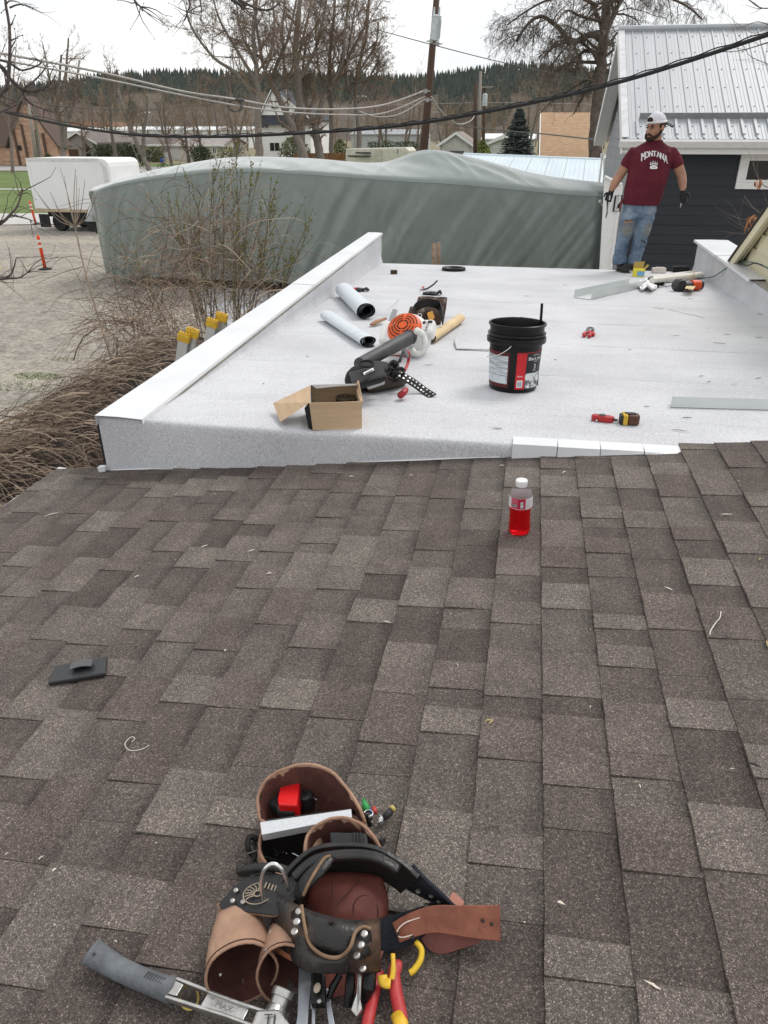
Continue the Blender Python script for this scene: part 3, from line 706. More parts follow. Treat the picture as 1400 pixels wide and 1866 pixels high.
for i in range(len(ft)):
    f, r_ = ft[i], rd[i]; t = i / (len(ft) - 1)
    s_ = f.x
    def fold(x, z):   # hanging folds: stronger low down and towards the left corner
        xs__ = x + 11; a = rg_(x * .6 - z * .35, 2.0, z * .10) * .13 + rg_(x * 1.5 - z * (.55 + .04 * xs__), 5.0, z * .12) * .075 + rg_(x * 3.3 - z * (1.2 + .08 * xs__), z * .2, 9) * .045 + rg_(x * 6.5 - z * (2.4 + .16 * xs__), z * .4, 29) * .026 + rg_(x * 2.2 + z * 1.9, z * .8, 41) * .03 + noise.noise((x * 7, z * 2.5, 3)) * .018
        return a
    row = []
    for kz in range(31):
        z = .28 + (f.z - .28) * kz / 30
        k_ = (1 - kz / 30) * .75 + .10
        end = .35 * math.exp(-((t) / .04) ** 2) + .25 * math.exp(-((1 - t) / .03) ** 2)
        row.append(Vector((f.x + noise.noise((s_, z, 3)) * .05, f.y + fold(s_, z) * k_ + end * .6 - .05 * math.sin(kz / 30 * math.pi), z)))
    for kk_ in range(1, 9):
        u = kk_ / 8; pz = f.lerp(r_, u); pz.z += math.sin(u * math.pi) * .02 + (rg_(s_ * .9 + u * 1.2, u * .6, 7) * .07 + rg_(s_ * 2.1 - u * 1.5, u, 17) * .035) * math.sin(u * math.pi); row.append(pz)
    bk = Vector((r_.x, f.y + 2.7, r_.z - .25))
    for kk_ in range(1, 5): row.append(r_.lerp(bk, kk_ / 4))
    for kk_ in range(1, 6): row.append(Vector((bk.x, bk.y, bk.z + (.3 - bk.z) * kk_ / 5)))
    rows.append(row)
# closed ends
def endcap(row, d):
    c = sum((Vector(p) for p in row), Vector()) / len(row); out = []
    for k_ in (.12, .4, .75, 1):
        out.append([Vector((p.x + d * math.sqrt(min(1, k_)) * .16, c.y + (p.y - c.y) * (1 - k_ * .97), c.z + (p.z - c.z) * (1 - k_ * .97))) for p in row])
    return out
rows = list(reversed(endcap(rows[0], -1))) + rows + endcap(rows[-1], 1)
mb = MB(); mb.grid(rows); build('cover', mb, COVER, rv, smooth=True)
mb = MB(); mb.bx(-12.0, 1.2, 20.7, 22.4, .45, 2.1); build('trailer_body', mb, M('trailer_body_white', (.6, .6, .58), .5), rv)
for xw in (-8.2, -7.2, -1.5):
    m_ = MB(Matrix.Translation((xw, 20.75, .38)) @ Matrix.Rotation(math.pi / 2, 4, 'X')); m_.lathe([(.2, -.1), (.36, -.1), (.38, -.05), (.38, .05), (.36, .1), (.2, .1)], 20); build('wheel', m_, M('rubber', (.02, .02, .02), .8), rv)
m_ = MB(); 
for i in range(0, len(ft), 2): 
    if i + 2 < len(ft): pass
seam = [Vector((p.x, p.y - .03, p.z - .05)) for p in ft[16:-8:6]]; m_.tube(seam, .009, 5); build('hem_seam', m_, COVER, rv)
mb = MB(); c0 = onY(1094, 367, 18.75); mb.tube([c0, onY(1106, 388, 18.7)], .012, 5); mb.ball(c0, .04, 8, 6); build('tie_cord', mb, M('pale_cord', (.5, .5, .48), .7), rv)
# leaning stakes behind the roof edge
for i, (xa, ya, xb, yb, rd_) in enumerate(((800, 500, 791, 444, .03), (806, 500, 800, 442, .022))):
    mb = MB(); a = onY(xa, ya, 11.2 + i * .1); b = onY(xb, yb, 11.25 + i * .1); a.z = 0; mb.band([a, b], rd_ * 2, .02, wdir=(1, 0, 0)); one('wooden_stake', mb, M('stake_wood', (.34, .24, .17), .8, var=.3, scale=20), ['pale split wooden stake standing behind the far roof edge', 'thinner wooden stake just right of the pale split one behind roof edge'][i], 'stake')
# ---- white box truck body
bt_ = thing('box_trailer', 'white box truck body with rounded nose parked beyond the gravel lot', 'truck', (-22, 37, 0))
VANW = M('van_white', (.78, .79, .79), .4, var=.03, scale=1)
c0 = onZ(65, 381, .92); 
pA = Vector((c0.x, c0.y, .92))                       # left rear lower corner (nearest side)
dl = Vector((1, -.02, 0)).normalized()
pB = onY(213, 388, pA.y + .0); Ls = pB.x - pA.x
dn = Vector((.10, 1, 0)).normalized(); Hh = 2.06; Wd = 2.3
def BT(a, b, c): return pA + dl * a + dn * b + Vector((0, 0, c))
prof = [(0, 0), (0, Hh), (Ls - .34, Hh), (Ls - .14, Hh - .04), (Ls - .03, Hh - .15), (Ls, Hh - .32), (Ls, 0)]
mb = MB(); mb.prism([BT(a, 0, c) for a, c in prof], dn * Wd); build('box', mb, VANW, bt_, bevel=.02)
mb = MB(); mb.prism([BT(0, -.012, Hh - .12), BT(Ls - .45, -.012, Hh - .12), BT(Ls - .45, -.012, Hh + .01), BT(0, -.012, Hh + .01)], dn * .03); build('top_rail', mb, M('rail_grey_white', (.62, .62, .60), .5), bt_)
mb = MB(); mb.prism([BT(Ls - .30, -.015, 0), BT(Ls - .12, -.015, 0), BT(Ls - .12, -.015, Hh - .4), BT(Ls - .2, -.015, Hh - .22), BT(Ls - .42, -.015, Hh - .12), BT(Ls - .30, -.015, Hh - .4)], dn * .02); build('corner_post', mb, M('rail_grey_white', (.62, .62, .60), .5), bt_)
mb = MB(); mb.prism([BT(0, -.015, 0), BT(.12, -.015, 0), BT(.12, -.015, Hh - .13), BT(0, -.015, Hh - .13)], dn * .02); build('rear_post', mb, VANW, bt_)
mb = MB(); mb.prism([BT(0, -.02, -.10), BT(Ls, -.02, -.10), BT(Ls, -.02, .02), BT(0, -.02, .02)], dn * .1); build('sill_beam', mb, M('wood_sill', (.45, .36, .25), .8), bt_)
mb = MB(); mb.prism([BT(.2, .5, -.35), BT(Ls, .5, -.35), BT(Ls, .5, -.1), BT(.2, .5, -.1)], dn * 1.2); mb.prism([BT(.7, .12, -.62), BT(Ls, .12, -.62), BT(Ls, .12, -.1), BT(.7, .12, -.1)], dn * .3); build('chassis_and_shade_box', mb, M('chassis_and_shade_black', (.015, .015, .015), .7), bt_)  # second, outer box is a dark stand-in for the shaded underside
for a in (.95, 2.55):
    for b in (.3, 1.9):
        c = BT(a, b, -.54); m_ = MB(Matrix.Translation(c) @ dn.to_track_quat('Z', 'Y').to_matrix().to_4x4()); m_.lathe([(.1, -.15), (.2, -.16), (.34, -.16), (.38, -.1), (.38, .1), (.34, .16), (.1, .16)], 20); build('wheel', m_, M('rubber', (.02, .02, .02), .8), bt_)
mb = MB(); mb.prism([BT(.1, -.005, -.75), BT(.62, -.005, -.75), BT(.62, -.005, -.2), BT(.1, -.005, -.2)], dn * .02); build('mudflap', mb, M('chassis_and_shade_black', (.015, .015, .015), .7), bt_)
mb = MB(); mb.prism([BT(Ls - .06, 2.1, -.6), BT(Ls + 1.6, 2.1, -.6), BT(Ls + 1.6, 2.1, .2), BT(Ls + 1.0, 2.1, .9), BT(Ls - .06, 2.1, .9)], dn * -1.9); build('cab', mb, VANW, bt_, bevel=.06)
# ---- orange delineator posts
ORG = M('safety_orange', (.80, .085, .022), .5, var=.05); WRF = M('white_reflective', (.75, .72, .68), .4)
def delin(px, py, label, tilt_=0):
    g = onZ(px, py, 0); t = thing('delineator_post', label, 'traffic post', g, group='orange delineator posts')
    Mx = Matrix.Translation(g) @ Matrix.Rotation(tilt_, 4, 'Y')
    m_ = MB(Mx); m_.lathe([(.21, 0), (.21, .03), (.12, .05), (.06, .07)], 10); build('base', m_, M('rubber', (.02, .02, .02), .8), t)
    m_ = MB(Mx); m_.lathe([(.052, .05), (.05, .95), (.055, .99), (.03, 1.05), (.022, 1.06)], 12); build('tube', m_, ORG, t, smooth=True)
    for z in (.68, .84): m_ = MB(Mx); m_.lathe([(.0535, z), (.0535, z + .08)], 12); build('reflective_band', m_, WRF, t)
delin(83, 491, 'orange delineator post with white bands standing on the gravel', -.03)
delin(66, 409, 'leaning orange delineator post at the rear of the white truck body', -.1)
g = onZ(4, 492, 0); mb = MB(); mb.bx(g.x - .55, g.x - .02, g.y - .04, g.y + .04, 0, .75); one('timber_post', mb, M('pale_timber', (.55, .5, .36), .8, var=.15, scale=6), 'pale timber board end at left edge of the gravel lot', 'post')
# ---- shed with pale blue metal roof
sh = thing('metal_shed', 'low shed with pale blue ribbed metal roof behind the covered trailer', 'shed', (-1, 27, 0))
ra, rb = W(845, 281, 27.5), W(1100, 291, 26.8); ea, eb = W(800, 330, 24.8), W(1100, 338, 24.2)
BLUE = M('pale_blue_metal', (.60, .68, .72), .4, .1, var=.04, scale=1)
n_p = 8
for k in range(n_p):
    t0, t1 = k / n_p, (k + 1) / n_p - .002; R0, R1, E0, E1 = ra.lerp(rb, t0), ra.lerp(rb, t1), ea.lerp(eb, t0), ea.lerp(eb, t1)
    nn = (R1 - R0).cross(E0 - R0).normalized(); nn = nn if nn.z > 0 else -nn
    rows_ = [[], []]
    for j in range(4):
        for (u, h) in ((0, 0), (.06, .022), (.14, .022), (.2, 0), (.6, 0), (.64, .006), (.68, 0)):
            t = (j + u) / 4; rows_[0].append(E0.lerp(E1, t) + nn * h); rows_[1].append(R0.lerp(R1, t) + nn * h)
    rows_[0].append(E1); rows_[1].append(R1)
    m_ = MB(); m_.grid(rows_, tuple(nn * -.004)); build('roof_panel', m_, BLUE, sh)
mb = MB(); mb.tube([ra, rb], .05, 8); build('ridge_cap', mb, BLUE, sh)
mb = MB(); mb.prism([(ea.x, ea.y + .2, 0), (eb.x, eb.y + .2, 0), (rb.x, rb.y, 0), (ra.x, ra.y, 0)], (0, 0, 2.2)); build('wall', mb, M('shed_wall', (.5, .5, .48), .7), sh)
# ---- far houses
def gable_house(name, label, cat, x0, x1, yb_, eave_y, ridge_y, d, wallm, roofm, front='gable', depth=9, windows=(), ridge_x=None, doors=(), trim=None):
    """x0..x1 and heights from the photograph at distance d, built in true size"""
    a = W(x0, 240, d); b = W(x1, 240, d); y = (a.y + b.y) / 2; a = onY(x0, 240, y); b = onY(x1, 240, y)
    ze = onY((x0 + x1) / 2, eave_y, y).z; zr = onY((x0 + x1) / 2, ridge_y, y + (0 if front == 'gable' else depth / 2)).z
    xa, xb = a.x, b.x; t = thing(name, label, cat, ((xa + xb) / 2, y, 0))
    m_ = MB(); m_.bx(xa, xb, y, y + depth, 0, ze); wl = build('wall', m_, wallm, t)
    tr = trim or WHITE_PAINT
    if front == 'gable':
        xm = onY(ridge_x, ridge_y, y).x if ridge_x else (xa + xb) / 2
        m_ = MB(); m_.prism([(xa, y, ze), (xm, y, zr - .15), (xb, y, ze)], (0, depth, 0)); build('gable', m_, wallm, t)
        for (p, q_) in (((xa - .5, ze - .5 * (zr - ze) / (xm - xa)), (xm, zr)), ((xb + .5, ze - .5 * (zr - ze) / (xb - xm)), (xm, zr))):
            m_ = MB(); m_.prism([(p[0], y - .4, p[1]), (q_[0], y - .4, q_[1]), (q_[0], y - .4, q_[1] + .22), (p[0], y - .4, p[1] + .22)], (0, depth + .8, 0)); build('roof', m_, roofm, t)
            m_ = MB(); m_.prism([(p[0], y - .45, p[1] - .08), (q_[0], y - .45, q_[1] - .08), (q_[0], y - .45, q_[1] + .2), (p[0], y - .45, p[1] + .2)], (0, .04, 0)); build('barge_board', m_, tr, t)
    else:
        for s_ in (0, 1):
            y0 = y - .4 if s_ == 0 else y + depth + .4; m_ = MB(); m_.prism([(xa - .4, y0, ze - .1), (xa - .4, y + depth / 2, zr), (xa - .4, y + depth / 2, zr + .2), (xa - .4, y0, ze + .1)], (xb - xa + .8, 0, 0)); build('roof', m_, roofm, t)
        m_ = MB(); m_.prism([(xa, y, ze), (xa, y + depth / 2, zr), (xa, y + depth, ze)], (xb - xa, 0, 0)); build('gable', m_, wallm, t)
        m_ = MB(); m_.bx(xa - .4, xb + .4, y - .45, y - .41, ze - .2, ze + .1); build('fascia', m_, tr, t)
    for (wx0, wx1, wy0, wy1) in windows:
        p0 = onY(wx0, wy1, y); p1 = onY(wx1, wy0, y); m_ = MB(); m_.bx(p0.x, p1.x, y - .05, y + .02, p0.z, p1.z); fr = build('window', m_, tr, t)
        e = .10; m_ = MB(); xm = (p0.x + p1.x) / 2
        m_.bx(p0.x + e, xm - e / 2, y - .08, y - .052, p0.z + e, p1.z - e); build('pane', m_, GLASS, fr); m_ = MB(); m_.bx(xm + e / 2, p1.x - e, y - .08, y - .052, p0.z + e, p1.z - e); build('pane', m_, GLASS, fr)
    for (wx0, wx1, wy0, wy1, mm) in doors:
        p0 = onY(wx0, wy1, y); p1 = onY(wx1, wy0, y); m_ = MB(); m_.bx(p0.x, p1.x, y - .06, y + .02, max(p0.z, .05), p1.z); build('door', m_, mm, t)
    return t, (xa, xb, y, ze, zr)
WSID = M('white_clapboard', (.80, .80, .78), .6, var=.05, scale=.6, stretch=(.05, .05, 6))
DROOF = M('dark_asphalt_roof', (.045, .048, .058), .85, var=.15, scale=.8); BROOF = M('brown_grey_roof', (.17, .145, .135), .9, var=.15, scale=.6); GROOF = M('grey_house_roof', (.30, .27, .26), .9, var=.1, scale=.8)
def brick_mat(name, c1, c2, mort, sx=1.0):
    m = bpy.data.materials.new(name); m.use_nodes = True; n = m.node_tree; p = n.nodes['Principled BSDF']; p.inputs['Roughness'].default_value = .85
    t = n.nodes.new('ShaderNodeTexBrick'); t.inputs['Color1'].default_value = (*c1, 1); t.inputs['Color2'].default_value = (*c2, 1); t.inputs['Mortar'].default_value = (*mort, 1)
    t.inputs['Scale'].default_value = sx; t.inputs['Brick Width'].default_value = .9; t.inputs['Row Height'].default_value = .28; t.inputs['Mortar Size'].default_value = .03
    tcn = n.nodes.new('ShaderNodeTexCoord'); mpn = n.nodes.new('ShaderNodeMapping'); mpn.inputs['Rotation'].default_value = (math.pi / 2, 0, 0)
    n.links.new(tcn.outputs['Object'], mpn.inputs[0]); n.links.new(mpn.outputs[0], t.inputs[0]); n.links.new(t.outputs[0], p.inputs['Base Color']); return m
wh, inf = gable_house('white_house', 'tall white clapboard house with dark roof behind the big trees', 'house', 474, 566, 290, 216, 162, 118, WSID, DROOF, 'gable', 12, [(494, 508, 190, 199), (475, 490, 221, 234), (513, 526, 221, 234), (492, 510, 259, 276)], ridge_x=497)
m_ = MB(); xa, xb, y, ze, zr = inf; m_.prism([(xa - .5, y - 1.2, ze - .9), (xa - .5, y, ze + .5), (xa - .5, y, ze - .9)], (xb - xa + 1, 0, 0)); build('lower_roof', m_, DROOF, wh)
c = onY(521, 163, y + 4); m_ = MB(); m_.tube([c - Vector((0, 0, 2.2)), c], .16, 8); build('vent_pipe', m_, WHITE_PAINT, wh)
gable_house('grey_bungalow', 'grey gabled house with white trim behind the hedge', 'house', 112, 170, 288, 259, 242, 112, M('grey_wall', (.30, .28, .26), .7), BROOF, 'gable', 12, [(180, 186, 268, 276)], doors=((126, 142, 272, 288, M('brown_door', (.1, .05, .03), .6)),))
gable_house('ranch_house', 'low ranch house with grey-brown roof and white gable right of hedge', 'house', 322, 404, 290, 264, 250, 112, M('beige_wall', (.55, .52, .46), .7), GROOF, 'eave', 10, [(346, 352, 268, 280), (388, 394, 268, 280)])
gable_house('brown_roof_house', 'house with wide brown roof between hedge and ranch house', 'house', 215, 322, 290, 264, 246, 120, M('white_wall', (.6, .6, .58), .7), BROOF, 'eave', 10)
BRK = brick_mat('mottled_brick', (.40, .20, .12), (.56, .36, .24), (.42, .33, .26), 1.0)
bb, inf = gable_house('brick_church', 'mottled red brick building with steep brown roof at left edge', 'building', 14, 99, 290, 258, 178, 96, BRK, M('brown_shingle_roof', (.12, .085, .07), .9), 'gable', 2.5, [(31, 39, 265, 274)], ridge_x=42, trim=M('dark_trim', (.06, .05, .045), .7))
xa, xb, y, ze, zr = inf
m_ = MB(); m_.bx(xa - 8, xa, y + 1, y + 3, 0, ze - .5); build('side_wing', m_, BRK, bb)
m_ = MB(); m_.prism([(xa - 8.3, y + .6, ze - .6), (xa - 8.3, y + 4, ze + 4.5), (xa - 8.3, y + 6, ze - .6)], (8.3, 0, 0)); build('side_roof', m_, M('brown_shingle_roof', (.12, .085, .07), .9), bb)
for px in (36, 52, 72, 87):
    p0 = onY(px, 290, y); m_ = MB(); m_.bx(p0.x - .12, p0.x + .12, y - .25, y, 0, onY(px, 225 + abs(px - 50) * .5, y).z); build('pilaster', m_, M('dark_brick_strip', (.13, .085, .065), .9), bb)
gable_house('small_white_shed', 'small weathered white gabled garage right of the utility pole', 'garage', 806, 858, 290, 262, 244, 78, M('weathered_white', (.52, .51, .46), .8, var=.15, scale=1.2), M('pale_brown_roof', (.26, .22, .19), .9), 'gable', 8, doors=((820, 846, 275, 279, M('dark_slot', (.1, .1, .1), .6)),))
gable_house('grey_garage', 'dark roofed garage with white door partly hidden by the blue spruce', 'garage', 892, 935, 300, 262, 247, 70, M('white_wall', (.6, .6, .58), .7), M('slate_roof', (.10, .105, .12), .85), 'gable', 8, [(896, 908, 265, 269)], ridge_x=925)
TAN = brick_mat('tan_shingle', (.36, .225, .125), (.44, .29, .165), (.29, .18, .10), 3.2)
tn = thing('tan_roofed_house', 'low house with large tan shingled roof slope behind the metal shed', 'house', (2.5, 48, 0))
e0, e1 = W(984, 286, 44), W(1094, 286, 44); r0, r1 = W(986, 205, 49), W(1094, 205, 49)
m_ = MB(); m_.grid([[e0, e1], [r0, r1]], (0, .02, -.15)); build('roof', m_, TAN, tn)
m_ = MB(); m_.prism([Vector((e0.x + .1, e0.y + .3, 0)), Vector((e1.x + 4, e1.y + .3, 0)), Vector((r1.x + 4, r1.y + .0, 0)), Vector((r0.x + .1, r0.y, 0))], (0, 0, e0.z - .05)); build('wall', m_, M('white_wall', (.6, .6, .58), .7), tn)
m_ = MB(); m_.tube([e0 + Vector((0, 0, -.1)), e1 + Vector((0, 0, -.1))], .09, 6); build('gutter', m_, WHITE_PAINT, tn)
m_ = MB(); m_.prism([e0 + Vector((-.05, 0, .05)), r0 + Vector((-.05, 0, .05)), r0 + Vector((-.05, 0, -.3)), e0 + Vector((-.05, 0, -.3))], (.05, 0, 0)); build('barge_board', m_, WHITE_PAINT, tn)
m_ = MB(); m_.prism([r0, r1, Vector((r1.x, r1.y + 5, e0.z)), Vector((r0.x, r0.y + 5, e0.z))], (0, .01, -.1)); build('rear_roof', m_, TAN, tn)
# far pale commercial sheds behind the houses
FARW = M('far_white_metal', (.66, .68, .68), .6)
for (x0, x1, yt, yb, d, nm, lb) in ((90, 200, 234, 262, 190, 'warehouse', 'long white warehouse roof glimpsed behind the grey gabled house'), (205, 330, 232, 262, 215, 'warehouse', 'white warehouse glimpsed behind the brown roofed house'), (335, 460, 232, 262, 205, 'warehouse', 'white warehouse left of the white clapboard house among trunks'), (640, 770, 238, 275, 150, 'warehouse', 'grey warehouse behind the parked camper'), (880, 975, 246, 275, 140, 'warehouse', 'pale green low warehouse behind the blue spruce')):
    a = W(x0, yt, d); b = W(x1, yt, d); t = thing(nm, lb, 'building', ((a.x + b.x) / 2, a.y + 6, 0), group='far warehouses')
    m_ = MB(); m_.prism([(a.x, a.y, 0), (a.x, a.y, a.z - .8), (a.x, a.y + 8, a.z), (a.x, a.y + 16, a.z - .8), (a.x, a.y + 16, 0)], (b.x - a.x, 0, 0)); build('wall', m_, FARW if x0 < 600 else M('far_grey', (.40, .42, .42), .7), t)
    m_ = MB(); m_.prism([(a.x - .3, a.y - .3, a.z - .8), (a.x - .3, a.y + 8, a.z + .05), (a.x - .3, a.y + 8, a.z + .25), (a.x - .3, a.y - .3, a.z - .6)], (b.x - a.x + .6, 0, 0)); build('roof', m_, FARW if x0 != 640 else M('far_grey_roof', (.30, .32, .33), .7), t)
p_ = W(170, 222, 230); m_ = MB(); m_.bx(p_.x - 9, p_.x + 6, p_.y, p_.y + 10, 0, p_.z); one('brick_block', m_, M('far_brick', (.36, .22, .16), .85), 'flat topped red brick block far behind the grey gabled house', 'building')
# parked camper
cp = thing('parked_camper', 'cream camper trailer with small dark window behind the covered trailer', 'camper', W(688, 290, 62))
a, b = W(630, 292, 62), W(745, 292, 62)
m_ = MB(); zt = W(688, 268.5, 62).z; m_.prism([Vector((a.x, a.y, .5)), Vector((b.x, b.y, .5)), Vector((b.x, b.y, zt - .25)), Vector((b.x - .25, b.y, zt)), Vector((a.x + .1, a.y, zt - .1)), Vector((a.x, a.y, zt - .3))], (0.3, 2.3, 0)); build('body', m_, M('camper_cream', (.58, .55, .47), .5), cp, bevel=.05)
for (x0, x1, y0, y1) in ((633, 677, 277, 279.5), (633, 677, 283, 285.5), (712, 727, 272.5, 280)):
    p0, p1 = W(x0, y1, 61.9), W(x1, y0, 61.9); m_ = MB(); m_.bx(p0.x, p1.x, p0.y - .03, p0.y + .2, p0.z, p1.z); build('window', m_, GLASS, cp)
m_ = MB(); p0, p1 = W(683, 288, 61.9), W(697, 272, 61.9); m_.bx(p0.x, p1.x, p0.y - .02, p0.y + .1, .55, p1.z); build('door', m_, M('camper_cream_door', (.50, .47, .40), .5), cp)
for f_ in (.35, .5): c = a.lerp(b, f_); m_ = MB(Matrix.Translation((c.x, c.y + .2, .36)) @ Matrix.Rotation(math.pi / 2, 4, 'X')); m_.lathe([(.1, -.1), (.36, -.1), (.36, .1), (.1, .1)], 16); build('wheel', m_, M('rubber', (.02, .02, .02), .8), cp)
# brown board fence left of camper
fe = thing('board_fence', 'short brown board fence left of the parked camper', 'fence', W(590, 292, 66)); a, b = W(536, 284, 66), W(629, 284, 66); n_b = 26
zt = W(600, 279, 66).z
for k in range(n_b):
    p0, p1 = a.lerp(b, k / n_b), a.lerp(b, (k + .93) / n_b); m_ = MB(); m_.prism([Vector((p0.x, p0.y, 0)), Vector((p1.x, p1.y, 0)), Vector((p1.x, p1.y, zt)), Vector((p0.x, p0.y, zt))], (0, .03, 0)); build('board', m_, M('fence_brown', (.26, .13, .055), .8, var=.2, scale=3), fe)
# ---- utility poles and wires
POLE = M('pole_wood', (.075, .045, .032), .85, var=.25, scale=8, stretch=(6, 6, .4)); GREYCAN = M('transformer_grey', (.48, .52, .53), .5)
def upole(label, pts, d, r0, r1, mat=POLE):
    a = W(pts[0][0], pts[0][1], d); b = W(pts[1][0], pts[1][1], d); b = onY(pts[1][0], pts[1][1], a.y)
    k = (a.z - 0) / (a.z - b.z) if abs(a.z - b.z) > 1e-6 else 1
    base = a + (b - a) * k; base.z = 0
    t = thing('utility_pole', label, 'utility pole', base); m_ = MB(); m_.tube([base, a], [r1, r0], 12); build('pole', m_, mat, t, smooth=True); return t, a, base
up, ptop, pbase = upole('leaning brown utility pole with grey transformer rising behind the covered trailer', ((799, -40), (773, 268)), 32, .13, .22)
c = W(794, 51, 31.6); ax = (ptop - pbase).normalized()
m_ = MB(Matrix.Translation(c - ax * .45) @ ax.to_track_quat('Z', 'Y').to_matrix().to_4x4()); m_.lathe([(.12, -.02), (.2, 0), (.2, .82), (.215, .83), (.215, .88), (.08, .93)], 20); tr_ = build('transformer', m_, GREYCAN, up, smooth=False, auto=30)
m_ = MB(); 
for dx in (-.12, .1): m_.tube([c + ax * .45 + RT * dx, c + ax * .75 + RT * dx], [.05, .03], 8)
build('bushing', m_, GREYCAN, tr_)
m_ = MB(Matrix.Translation(c - ax * .45) @ ax.to_track_quat('Z', 'Y').to_matrix().to_4x4())
for k in range(7): an = -2.6 + k * .32; m_.box((.215 * math.cos(an), .215 * math.sin(an), .42), (.02, .012, .7), an)
build('cooling_fins', m_, GREYCAN, tr_, kind='stuff')
m_ = MB()
for (x, y) in ((776, 166), (786, 75), (798, 80), (779, 182)): p_ = W(x, y, 31.75); m_.box(p_, (.12, .12, .16)); m_.tube([p_ - RT * .2, p_ + RT * .2], .025, 6)
build('insulator', m_, M('insulator_grey', (.3, .3, .3), .5), up, kind='stuff')
for (lb, pts, d, r0, r1, arm) in (('bare wooden pole left of the pair right of the leaning pole', ((867, 152), (866, 292)), 60, .14, .2, None), ('tall grey wooden pole in the middle of the three far poles', ((876, 130), (871, 292)), 66, .12, .2, None), ('far pole with crossarm and small transformer left of the spruce', ((884, 156), (880, 292)), 78, .13, .2, (872, 899, 159)), ('weathered pale twin light pole in front of the brick building', ((52, 190), (67, 292)), 62, .12, .22, None)):
    t, a, b = upole(lb, pts, d, r0, r1, POLE if 'pale' not in lb and 'grey' not in lb else M('pole_grey_wood', (.26, .23, .2), .85))
    if arm:
        p0, p1 = onY(arm[0], arm[2], a.y - .2), onY(arm[1], arm[2] - 1, a.y - .2); m_ = MB(); m_.band([p0, p1], .14, .14, wdir=(0, 0, 1)); build('crossarm', m_, M('pole_grey_wood', (.26, .23, .2), .85), t)
        c = onY(884, 182, a.y - .4); m_ = MB(); m_.lathe([(.1, -.6), (.26, -.55), (.26, .5), (.1, .6)], 12, c); build('transformer', m_, GREYCAN, t)
    if 'twin' in lb:
        m_ = MB(); m_.tube([onY(60, 180, a.y + .4), Vector((onY(72, 292, a.y + .4).x, a.y + .4, 0))], [.1, .16], 10); build('pole_brace', m_, M('pole_grey_wood', (.26, .23, .2), .85), t)
for i, (x, yt, d, lb) in enumerate(((660, 176, 72, 'thin street light pole with pale lamp right of the big trees'), (269, 205, 110, 'thin far street light with pale lamp above the hedge houses'))):
    p_ = W(x, yt, d); t = thing('street_light', lb, 'street light', (p_.x - .8, p_.y, 0)); m_ = MB(); m_.tube([(p_.x - .8, p_.y, 0), (p_.x - .8, p_.y, p_.z - .1), (p_.x - .2, p_.y, p_.z)], [.1, .08, .05], 8); build('pole', m_, M('pole_metal', (.35, .33, .3), .5), t); m_ = MB(); m_.box(p_, (.8, .3, .16)); build('lamp', m_, WHITE_PAINT, t, bevel=.05)
def wire(label, pts, r, mat, n=10, cat='cable'):
    m_ = MB(); m_.tube(spline([W(*p) for p in pts], n), r, 6); return one('overhead_cable', m_, mat, label, cat, smooth=True)
BLK = M('black_cable', (.012, .012, .013), .5); GRY = M('grey_cable', (.36, .34, .32), .5, .2); DGR = M('dark_grey_cable', (.08, .075, .07), .6)
t_ = wire('thick black service cable sagging across the whole view to upper right', [(8, 204, 13.5), (130, 230, 13), (250, 246, 12.5), (360, 249, 12.0), (466, 247, 11.5), (700, 232, 10.3), (900, 201, 9.3), (1134, 148, 8.3), (1440, 50, 7.2)], .021, BLK)
m_ = MB(); pts = spline([W(*p) for p in [(8, 203, 13.5), (250, 245, 12.5), (466, 246, 11.5), (700, 231, 10.3), (900, 200, 9.3), (1134, 146, 8.3), (1440, 48, 7.2)]], 60)
m_.tube([p + Vector((0, .014 * math.sin(i * .55), .020 + .007 * math.cos(i * .55))) for i, p in enumerate(pts)], .007, 5); one('overhead_cable', m_, BLK, 'thin black wire twisted round the thick black service cable', 'cable', smooth=True)
wire('upper pale grey wire running from left edge to the leaning pole', [(-20, 93, 21), (180, 131, 23), (330, 166, 25), (430, 181, 26), (520, 196, 28), (620, 199, 29.5), (700, 191, 30.8), (775, 165, 31.8)], .034, GRY)
wire('lower pale grey wire running from left edge to the leaning pole', [(-20, 105, 21), (180, 142, 23), (330, 173, 25), (430, 192, 26), (520, 204, 28), (620, 209, 29.5), (700, 206, 30.8), (775, 176, 31.8)], .028, GRY)
wire('thin wire dropping from the leaning pole behind the grey wires', [(775, 180, 31.8), (730, 207, 31), (690, 213, 30.5), (655, 203, 30)], .02, GRY)
wire('thin dark wire crossing at hill height from left', [(-20, 172, 40), (60, 186, 42), (150, 197, 45), (280, 199, 48), (420, 185, 52)], .022, DGR)
wire('thin dark wire from trees to the metal roofed house gable', [(640, 205, 44), (780, 222, 38), (900, 236, 32), (1000, 245, 28), (1098, 256, 22.5)], .022, DGR)
wire('thin wire from upper left of the pole down to the right tree', [(690, 55, 34), (790, 82, 31.8), (900, 110, 34), (1000, 132, 37), (1085, 147, 39)], .018, DGR)
wire('pale wire loop sagging right of the leaning pole', [(786, 176, 31.8), (805, 203, 38), (835, 226, 46), (858, 220, 54), (866, 208, 60)], .035, GRY)
wire('faint power line spanning the hillside behind the poles', [(700, 192, 90), (884, 187, 78), (1090, 190, 76)], .02, GRY)
m_ = MB(); c = W(430, 184, 26)
for k in range(3):
    m_.tube([c + RT * (.24 * math.cos(a_ * .5236) - .05 * k) + Vector((0, .03 * k, -.15 + .18 * math.sin(a_ * .5236))) for a_ in range(12)], .014, 5, closed=True)
m_.tube([W(422, 180, 26), W(445, 183, 26)], .05, 8); one('cable_coil', m_, DGR, 'small coil of dark cable and splice hanging on the grey wires', 'cable', smooth=True)

